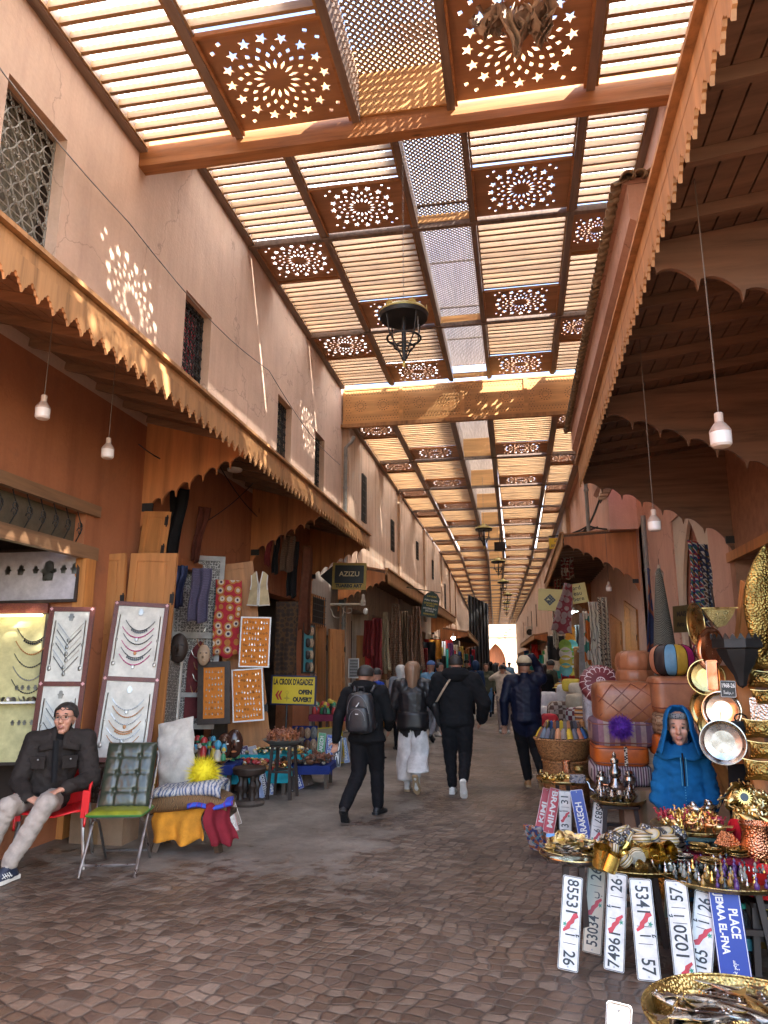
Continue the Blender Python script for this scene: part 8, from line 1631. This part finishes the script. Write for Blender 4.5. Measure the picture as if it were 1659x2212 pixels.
for k in range(12):
    r, c = divmod(k, 4); mask('mask pinned on the blue cloth below the maroon table', Mq @ Vector((-w_*.36+w_*.24*c, h*.32-h*.30*r, .04)), .78+.1*(k % 2), [W_DARK, mat('grey_mask', (.16, .16, .15), .6), MATS['pale_mask_wood'], PM[6]][(k*3+r) % 4], group='masks on the blue cloth')
Pb = PZ(613, 1606, .66); t = thing('metal_basin', 'wide shallow metal basin of red brown carved animals', 'basin', Pb); b = MB(); b.lathe([(.0001, 0), (.18, 0), (.27, .05), (.28, .055), (.27, .045), (.18, -.008), (.0001, -.008)], (0, 0, 0), 32); b.build('bowl', mat('dull_zinc', (.2, .2, .19), .5, .6), t); stool('dark stool under the metal basin', Pb, .655, .3, W_DARK)
protos([T1('red_animal', MATS['red_brown_wood'], camel_fn), T1('red_animal', mat('orange_brown_wood', (.34, .12, .05), .35), camel_fn)], disc(Pb, .2, 34, .02, .05, rg), 'animals in the metal basin', ['dark red carved camel in the metal basin', 'orange brown carved camel in the metal basin'], 'figurine', 'f', (1.2, 1.9), tiltmax=.2, rg=rg)
mask('glossy dark brown carved head with orange lips and ears, left of the pair', PY(484, 1612, 9.2), 1.45, mat('glossy_brown', (.055, .022, .014), .2), (0, 0, .35), earm=PM[1] if False else mat('orange_lips', (.5, .16, .05), .4)); mask('glossy dark brown carved head with orange lips, right of the pair', PY(506, 1606, 9.3), 1.6, MATS['glossy_brown'], (0, 0, .35), earm=MATS['orange_lips'])
for k in range(16):
    px = 405+11*(k % 8)+rg.uniform(-4, 4); py = 1640-18*(k//8)+rg.uniform(-6, 6); f_ = doll(PM[(k*3) % 7], PM[(k+4) % 7], PM[(k*5+1) % 7])(); f_.location = PY(px, py, 8.6+.5*(k//8)); s = rg.uniform(1.0, 1.8); f_.scale = (s,)*3
    tag(f_, ['green', 'yellow', 'red', 'sky blue', 'ivory', 'black', 'brown'][(k*3) % 7]+' bodied painted figure between the cushion and the carved heads', 'figurine', 'painted figures behind the yellow pompom')
Pq = PZ(440, 1660, .40); L0 = stall('small table with blue bins of painted figures behind the yellow pompom', (Pq.x-.25, Pq.y+.55), .9, .6, .40, BLUC, .1, R(10), 'dark blue cloth behind the yellow pompom')
spread(L0, .8, .5, 50, .03, [doll(PM[0], PM[1], PM[2]), doll(PM[5], PM[4], PM[3]), T1('brass_trinket', M_BRASS, bird_fn), T1('ivory_trinket', PM[4], pebble)], 'figures behind the yellow pompom', ['green figure with red hat behind the yellow pompom', 'black figure with sky blue hat behind the yellow pompom', 'brass bird behind the yellow pompom', 'ivory stone behind the yellow pompom'], 'figurine', 'f', (.9, 1.8), .3)
for (px0, px1, a, c, y, m, lab) in ((455, 490, 1560, 1622, 9.7, mat('hammered_dark_panel', (.08, .065, .05), .4, .5), 'dark embossed metal panel behind the carved heads'), (521, 546, 1615, 1665-20, 9.7, NVY, 'x')):
    if lab == 'x': continue
    board_thing('embossed_panel', lab, 'picture', PY(px0, c, y), PY(px1, c, y), PY(px0, a, y), m, W_DARK, .02)
for (px, lab, m) in ((530, 'purple souvenir plate with white letters leaning at the shutter foot', mat('purple_card', (.06, .03, .09), .4)), (548, 'grey souvenir plate right of the purple one', mat('grey_pic', (.3, .3, .33), .4))):
    Bp = PY(px+4, 1668-6, 9.9); Tp = PY(px-4, 1616, 10.0); Bp = PY(px+4, 1660, 9.9); plate(Bp, PY(px-4, 1612, 10.0), .12, [(.5, 'w', 'MARRAKECH', .7)] if px == 530 else [], lab, base=m, edge=M_WHITE, name='souvenir_plate')
Ps = PZ(536, 1738); t = thing('carved_stool', 'dark carved wooden stool with figure legs in front of the turquoise table', 'stool', Ps, 0)
b = MB(); b.lathe([(.0001, .0), (.19, 0), (.20, .03), (.17, .06), (.08, .07), (.0001, .07)], (0, 0, 0), 32); b.build('base', wood('greyed_carving', (.10, .075, .06), 'z'), t); b = MB(); b.lathe([(.0001, .38), (.10, .32), (.19, .36), (.205, .42), (.19, .435), (.10, .42), (.0001, .415)], (0, 0, 0), 32); b.build('seat', W_DARK, t)
for k in range(4): a = PI/4+k*PI/2; b = MB(); x, y = .10*math.cos(a), .10*math.sin(a); b.tube([(x, y, .06), (x*1.1, y*1.1, .12), (x*.95, y*.95, .17), (x*1.15, y*1.15, .23), (x, y, .28), (x*1.1, y*1.1, .35)], [.045, .03, .042, .05, .03, .04], 8); b.build('leg', W_DARK, t)
def cable(pts, r=.012, lab='', m=None):
    b = MB(); P_ = [Vector(p) for p in pts]; q = []
    for i in range(len(P_)-1):
        for k in range(8): t_ = k/8; c_ = P_[i].lerp(P_[i+1], t_); c_.z -= .12*math.sin(PI*t_)*(P_[i+1]-P_[i]).length*.3; q.append(c_)
    q.append(P_[-1]); b.tube(q, r, 5); o = b.build('cable', m or M_BLACK); tag(o, lab, 'cable'); return o
def lantern(P, top, s=1.0, label='', gold=True):
    t = thing('street_lantern', label, 'lantern', P, group='lanterns hanging over the street'); t.scale = (s,)*3
    OC = mat('verdigris_gilt', (.42, .33, .10), .4, .6)
    b = MB(); b.lathe([(.0001, .10), (.04, .10), (.05, .06), (.12, .03), (.25, -.02), (.285, -.06), (.285, -.075)], (0, 0, 0), 32); b.build('roof', OC, t)
    b = MB(); b.lathe([(.0001, -.06), (.24, -.055), (.283, -.075), (.27, -.12), (.0001, -.10)], (0, 0, 0), 32); b.build('underside', M_BLACK, t)
    b = MB()
    for k in range(6): a = 2*PI*k/6; Mx = RZ(a) @ T((.26, 0, -.04)) @ Matrix.Rotation(PI/2, 4, 'X') @ Matrix.Rotation(PI/2, 4, 'Y'); b.prism([(-.05, 0), (-.03, .04), (-.015, .035), (0, .075), (.015, .035), (.03, .04), (.05, 0)], .006, Mx)
    b.build('crest', OC, t)
    b = MB()
    for k in range(4):
        a = PI/4+k*PI/2; ca, sa = math.cos(a), math.sin(a); b.tube([(.24*ca, .24*sa, -.1), (.20*ca, .20*sa, -.34), (.07*ca, .07*sa, -.52), (.02*ca, .02*sa, -.62)], .009, 6)
    b.tube([(.19*math.cos(a), .19*math.sin(a), -.36) for a in [2*PI*k/24 for k in range(25)]], .013, 6, cap=False); b.tube([(.11*math.cos(a), .11*math.sin(a), -.46) for a in [2*PI*k/24 for k in range(25)]], .010, 6, cap=False)
    b.tube([(0, 0, -.1), (0, 0, -.45), (0, 0, -.64)], [.022, .028, .012], 10); b.build('cage', M_BLACK, t)
    b = MB(); b.lathe([(.0001, -.72), (.015, -.70), (.02, -.66), (.012, -.63)], (0, 0, 0), 10); b.build('finial', OC, t)
    b = MB(); L_ = (top-P.z)/s; n = int(L_/.045); 
    for k in range(n): z = .10+(L_-.10)*k/n; b.tube([(.010*math.cos(q)*(k % 2), .010*math.cos(q)*(1-k % 2), z+.022+.026*math.sin(q)) for q in [2*PI*j/6 for j in range(7)]], .0028, 3, cap=False)
    b.build('chain', mat('chain_grey', (.2, .19, .18), .5, .5), t)
    b = MB(); b.tube([(.02, 0, .10), (.1, 0, .08), (.16, -.02, -.02), (.17, -.03, -.3), (.14, -.05, -.36), (.19, -.04, -.33), (.16, -.06, -.38)], .006, 5); b.build('cable', mat('grey_cable', (.25, .25, .24), .5), t)
    return t
P = PY(872, 668, 7.35); lantern(P, Z1-.2, 1.0, 'nearest street lantern with gilt crown hanging from the big beam')
for k, (px, py, y) in enumerate(((1045, 1138, 24), (1076, 1209, 29.5), (1087, 1254, 36), (1096, 1282, 44), (1094, 1300, 54), (1094, 1315, 66))):
    P = PY(px, py, y); lantern(P, Z3-.1, 1.05, ['second', 'third', 'fourth', 'fifth', 'sixth', 'seventh'][k]+' street lantern counting from the camera')
for k in range(7):
    P = PY(1100-6*k+rg.uniform(-3, 3), 1358+7*k, 126+k*3); lantern(P, P.z+2.4, 1.2, 'distant lantern hanging in the bright opening at the end of the street')
cable([(XL+.06, 3.5, 7.2), (XL+.06, 7, 6.9), (XL+.06, 12, 7.1), (XL+.06, 17.6, 6.8)], .008, 'thin grey cable sagging along the pink upper wall on the left', MATS['chain_grey'])
t = thing('loudspeaker', 'small dark box speaker hanging from the roof between the lanterns', 'speaker', PY(1080, 1181, 27)); b = MB(); b.box((0, 0, 0), (.42, .3, .32)); b.build('cabinet', M_BLACK, t); b = MB(); b.box((0, -.155, 0), (.36, .01, .26)); b.build('speaker_grille', M_DARKIN, t); b = MB(); b.tube([(0, 0, .16), (0, 0, .5)], .015, 5); b.build('bracket', M_BLACK, t)
KIL = pattern('bright_kilim', [(.02, .03, .12), (.35, .03, .03), (.5, .45, .36), (.03, .04, .16), (.03, .12, .06), (.4, .12, .03), (.12, .02, .03)], 'kilim', (7, 7, 6))
hang('kilim_rug', 'bright zigzag kilim in red, navy and white hanging at the right of the arch niche', 'rug', PY(1498, 1420, 9.2), PY(1524, 1420, 9.4), PY(1490, 1168, 9.2), KIL, .05, .1, 2); hang('kilim_rug', 'dark blue and white tribal rug hanging right of the bright kilim', 'rug', PY(1512, 1350, 9.6), PY(1545, 1350, 9.7), PY(1506, 1175, 9.6), pattern('navy_tribal', [(.02, .03, .07), (.03, .035, .08), (.45, .42, .38), (.12, .06, .03)], 'kilim', (11, 11, 11)), .05, .1, 2)
hang('banner', 'tall dark blue and orange banner hanging beside the drainpipe', 'banner', PY(1396, 1560, 11.6), PY(1424, 1560, 11.8), PY(1384, 1225, 11.6), pattern('blue_orange_banner', [(.03, .04, .10), (.30, .08, .04), (.32, .09, .05), (.03, .04, .11)], 'swirl', (2.2, 2.2, .9)), .04, 0, 1, narrow=.8)
b = MB(); b.lathe([(.02, 0), (.05, -.12), (.12, -.8), (.17, -1.4), (.16, -1.65)], (0, 0, 0), 24); o = b.build('net_cone', pattern('net_weave', [(.2, .2, .17), (.07, .065, .05)], 'check', (70, 70, 70)), loc=PY(1422, 1228, 10.6)); tag(o, 'tall grey net cone hanging above the tan poufs', 'net')
Mq, w_, h = quad(PX(1453, 1366, XRW-.02)*1.0, PX(1453, 1366, XRW-.02)+Vector((0, -1.5, 0)), PX(1453, 1366, XRW-.02)+Vector((0, 0, .55)))
Mq, w_, h = quad(PY(1455, 1367, 11.6), PY(1510, 1364, 11.0), PY(1453, 1310, 11.6)); o = thing('shop_sign', 'old brass plaque MAISON Arts And at the foot of the arch niche', 'sign', M=Mq); b = MB(); b.box((0, 0, -.01), (w_, h, .02)); b.build('plaque', mat('dark_brass_plaque', (.16, .13, .06), .45, .6), o); text_on('MAISON', h*.26, T((0, h*.18, .002)), o, M_INK, fit=w_*.66, bold=.003); text_on('Arts And', h*.24, T((-.02, -h*.2, .002)), o, M_INK, fit=w_*.62, bold=.002)
leaf(PX(1326, 1530, XRW-.05), PX(1350, 1570, XRW-.05), PX(1322, 1330, XRW-.05), 'far pale double door under the bright orange awning', panels=2, rows=2, m=W_DOOR); leaf(PX(1358, 1570, XRW-.05), PX(1386, 1620, XRW-.05), PX(1350, 1300, XRW-.05), 'near pale double door beside the drainpipe', panels=2, rows=2, m=W_DOOR)
leaf(PY(1282, 1475, 17.5), PY(1311, 1480, 17.0), PY(1280, 1342, 17.5), 'narrow dark red wooden door standing open beyond the poufs', panels=1, rows=3, m=W_DOOR2)
RP = [pattern('white_berber', [(.75, .71, .62), (.7, .66, .58), (.12, .10, .10), (.74, .70, .6)], 'swirl', (3, 3, 3)), pattern('berber_colour', [(.75, .70, .62), (.72, .67, .6), (.65, .18, .03), (.74, .7, .6), (.06, .3, .25), (.74, .68, .58)], 'cells', (5, 5, 3)), pattern('berber_triangles', [(.5, .43, .33), (.06, .045, .04), (.48, .42, .32)], 'kilim', (9, 9, 6)), pattern('red_dots', [(.2, .03, .03), (.45, .38, .3)], 'flower', (9, 9, 9)), pattern('grey_stripes', [(.08, .08, .08), (.25, .24, .22), (.4, .1, .03), (.05, .05, .05)], 'stripez', (2, 2, 5))]
for (x0, x1, a, c, y, i, lab) in ((1268, 1282, 1320, 1480, 16.5, 1, 'white rug with orange and green diamonds hanging nearest the street'), (1282, 1302, 1300, 1480, 16.2, 0, 'white rug with scribbled black lines and coloured zones'), (1302, 1322, 1290, 1470, 15.9, 2, 'beige rug with black triangles beside the red door'), (1246, 1262, 1350, 1430, 21, 4, 'grey, black and orange striped rug hanging over the street'), (1213, 1240, 1155, 1250, 22, 3, 'tall red and cream dotted rug hanging beside the ART AKHNIF sign'), (1200, 1214, 1250, 1320, 26, 3, 'red patterned rug far down on the right'), (1236, 1250, 1390, 1440, 24, 4, 'dark striped rug low beside the plates'), (1196, 1208, 1300, 1400, 30, 0, 'pale rug hanging far down on the right'), (1222, 1234, 1330, 1400, 24, 0, 'white and black rug between the shop lamps')):
    hang('hanging_rug', lab, 'rug', PY(x0, c, y), PY(x1, c, y), PY(x0, a, y), RP[i], .07, 0, 2, 'rugs hanging at the rug shops on the right')
hang('wool_rug', 'dusty rose rug with dotted red border hanging slantwise over the yellow sign', 'rug', PY(1188, 1362, 14.4), PY(1234, 1372, 14.6), PY(1203, 1255, 14.4), pattern('rose_rug', [(.26, .19, .19), (.28, .21, .2), (.2, .03, .04), (.27, .2, .19)], 'flower', (7, 7, 7)), .02, 0, 1, narrow=.6)
Mq, w_, h = quad(PY(1162, 1318, 15.2), PY(1226, 1321, 15.2), PY(1157, 1271, 15.2)); o = thing('shop_sign', 'pale yellow sign with black diamond knot emblem, right of the street', 'sign', M=Mq); b = MB(); b.box((0, 0, -.01), (w_, h, .02)); b.build('panel', mat('pale_yellow', (.5, .43, .16), .5, var=.05), o)
b = MB(); q = h*.095
for (x, y) in ((0, 3), (1, 2), (-1, 2), (0, 1), (2, 1), (-2, 1), (-3, 0), (3, 0), (1, 0), (-1, -1), (2, -1), (0, -1), (-2, -1), (1, -2), (-1, -2), (0, -3)): b.box((-w_*.1+x*q*.72, y*q*.72, .004), (q*.95, q*.95, .008), rot=(0, 0, PI/4))
b.build('emblem', M_INK, o)
Mq, w_, h = quad(PY(1232, 1306, 14.9), PY(1272, 1300, 14.9), PY(1236, 1262, 14.9)); o = thing('shop_sign', 'yellow sign with lettering ard eau bere half hidden behind the rose rug', 'sign', M=Mq); b = MB(); b.box((0, 0, -.01), (w_, h, .02)); b.build('panel', MATS['pale_yellow'], o)
for s_, z in (('ard', .28), ('eau', 0), ('bere', -.28)): text_on(s_, h*.3, T((0, h*z, .002)), o, M_INK, bold=.001)
Mq, w_, h = quad(PY(1187, 1186, 24), PY(1222, 1184, 24), PY(1186, 1163, 24)); o = thing('shop_sign', 'small yellow sign ART AKHNIF hanging high near the orange awning', 'sign', M=Mq); b = MB(); b.box((0, 0, -.01), (w_, h, .02)); b.build('panel', SY, o); text_on('ART', h*.45, T((-.0, h*.22, .002)), o, NVY, bold=.002, fit=w_*.35); text_on('AKHNIF', h*.45, T((0, -h*.22, .002)), o, NVY, bold=.002, fit=w_*.8)
b = MB(); b.tube([(-w_*.5, h*.7, 0), (w_*.5, h*.7, 0)], .02, 5); b.build('iron_arm', M_BLACK, o)
for k in range(12):
    px, py, y = 1222+10*(k % 3)+rg.uniform(-3, 3), 1395+17*(k//3), 20+.8*(k % 3); c_ = [(.25, .42, .08), (.12, .42, .45), (.5, .42, .08), (.55, .55, .5)][k % 4]
    t = thing('ceramic_plate', ['lime green', 'aqua', 'yellow', 'white'][k % 4]+' painted ceramic plate hung on the stall beyond the bags, row '+['one', 'two', 'three', 'four'][k//3], 'plate', M=on_view(px, py, y), group='ceramic plates on the right'); b = MB(); b.lathe([(.0001, 0), (.10, 0), (.15, .02), (.17, .03), (.0001, -.005)], (0, 0, 0), 24); b.build('glazed_dish', mat('ceramic_%d' % (k % 4), c_, .2), t); b = MB(); b.tube([(.12*math.cos(a), .12*math.sin(a), .012) for a in [2*PI*j/20 for j in range(21)]], .006, 4); b.build('painted_ring', M_WHITE, t)
pipe([PY(1262, 1325, 17.6), PY(1262, 1490, 17.6)], .12, mat('grey_column', (.25, .26, .27), .5), 'thick grey column at the rug shop on the right')
cable([(2.1, 18.7, 6.9), (2.3, 18.8, 6.0), (2.0, 18.9, 5.3), (1.7, 19.2, 4.95)], .03, 'thick bundle of cables hanging onto the orange awning')
cable([(2.4, 18.5, 5.0), (1.9, 18.7, 5.15), (1.5, 18.9, 5.0), (2.2, 19.2, 5.2)], .025, 'tangled cable lying on the orange awning'); cable([PX(560, 1120, XL+.1), PX(470, 1000, XL+.12), PX(380, 1000, XL+.12), PX(300, 960, XL+.3)], .008, 'thin cable sagging on the orange wall above the shops')
cable([PX(660, 1090, XL+.1), PX(560, 1030, XL+.4), PX(440, 1130, XL+.1)], .008, 'thin black cable under the left awning bracket')
cable([(2.05, 46, 6.2), (2.05, 55, 5.0), (2.0, 66, 4.9)], .03, 'sagging wires along the far right wall')
t = thing('air_conditioner', 'white air conditioner box on the far right wall', 'air conditioner', PY(1144, 1366, 70)); b = MB(); b.box((0, 0, 0), (.7, .9, 1.1)); b.build('casing', M_WHITE, t); b = MB(); b.lathe([(.0001, 0), (.3, 0)], (0, 0, 0), 16, 0, T((0, -.46, 0)) @ Matrix.Rotation(PI/2, 4, 'X')); b.build('fan_grille', M_BLACK, t)
b = MB(); rq = random.Random(4)
for k in range(20):
    x0, y0 = rq.uniform(-.35, .35), rq.uniform(-.1, .1); l = rq.uniform(.2, .6)*(1-abs(x0)); b.grid(lambda u, v: (x0+(u-.5)*.16*(1-v*.6)+.05*math.sin(v*5+k), y0+.05*math.sin(u*6+k), -l*v+.03*math.sin(u*9+v*6)), 5, 7)
o = b.build('dried_rags', mat('dusty_rag', (.34, .25, .18), .95, var=.5), loc=(.05, 6.9, Z1+.0), solid=.004); o.location = PZ(1105, 25, Z1-.02); tag(o, 'ragged dusty shreds hanging from the nearest right rosette', 'rag')
NM = ['red', 'blue', 'white', 'green', 'orange', 'brown', 'black', 'teal']; CO = [(.6, .05, .05), (.06, .14, .42), (.75, .7, .6), (.08, .33, .12), (.7, .3, .05), (.3, .16, .08), (.04, .04, .045), (.05, .4, .4)]
for k in range(72):
    side = k % 2; y = 19+.8*k+rg.uniform(0, .8); x = (-3.7 if side == 0 else 1.95)+bend(y)+rg.uniform(-.3, .2); z = rg.uniform(1.3, 2.5); w_, h = rg.uniform(.4, .8), rg.uniform(.7, 1.4); c = rg.randrange(8)
    hang('stall_textile', NM[c]+' textile hung outside a far shop on the '+('left' if side == 0 else 'right'), 'textile', (x-w_/2, y, z-h/2), (x+w_/2, y, z-h/2), (x-w_/2, y, z+h/2), fabric('far_'+NM[c], CO[c]), .06, 0, 2, 'textiles hung outside the far shops')
for k in range(26):
    side = k % 2; y = 19.5+1.7*k; x = (-3.6 if side == 0 else 2.0)+bend(y)+rg.uniform(-.1, .2); c = rg.randrange(8); t = boxpillow((x, y, .35), (.7, .8, .7), 'goods_bundle', NM[c]+' bundle of goods on the ground outside a far shop on the '+('left' if side == 0 else 'right'), MATS['far_'+NM[c]] if 'far_'+NM[c] in MATS else fabric('far_'+NM[c], CO[c]), .5, rz=k, cat='bundle', group='bundles outside the far shops')
t = thing('side_table', 'black metal table of little white pots left of the long-haired woman', 'table', PY(850, 1520, 15.2)); t.location.z = 0; b = MB(); b.box((0, 0, .78), (.6, .5, .03)); b.build('tabletop', M_BLACK, t)
for sx in (-1, 1):
    for sy in (-1, 1): b = MB(); b.box((sx*.27, sy*.22, .38), (.03, .03, .76)); b.build('leg', M_BLACK, t)
tl_ = t.location
protos([T1('white_pot', M_WHITE, lathe_fn([(.0001, 0), (.03, 0), (.045, .04), (.03, .08), (.015, .09), (.02, .10), (.0001, .12)]))], [(tl_.x-.2+.1*k, tl_.y-.1*(k % 2), .80) for k in range(5)], 'little white pots', ['little white pot on the black metal table'], 'pot', 'p', (1, 1.3), tiltmax=.02, rg=rg)
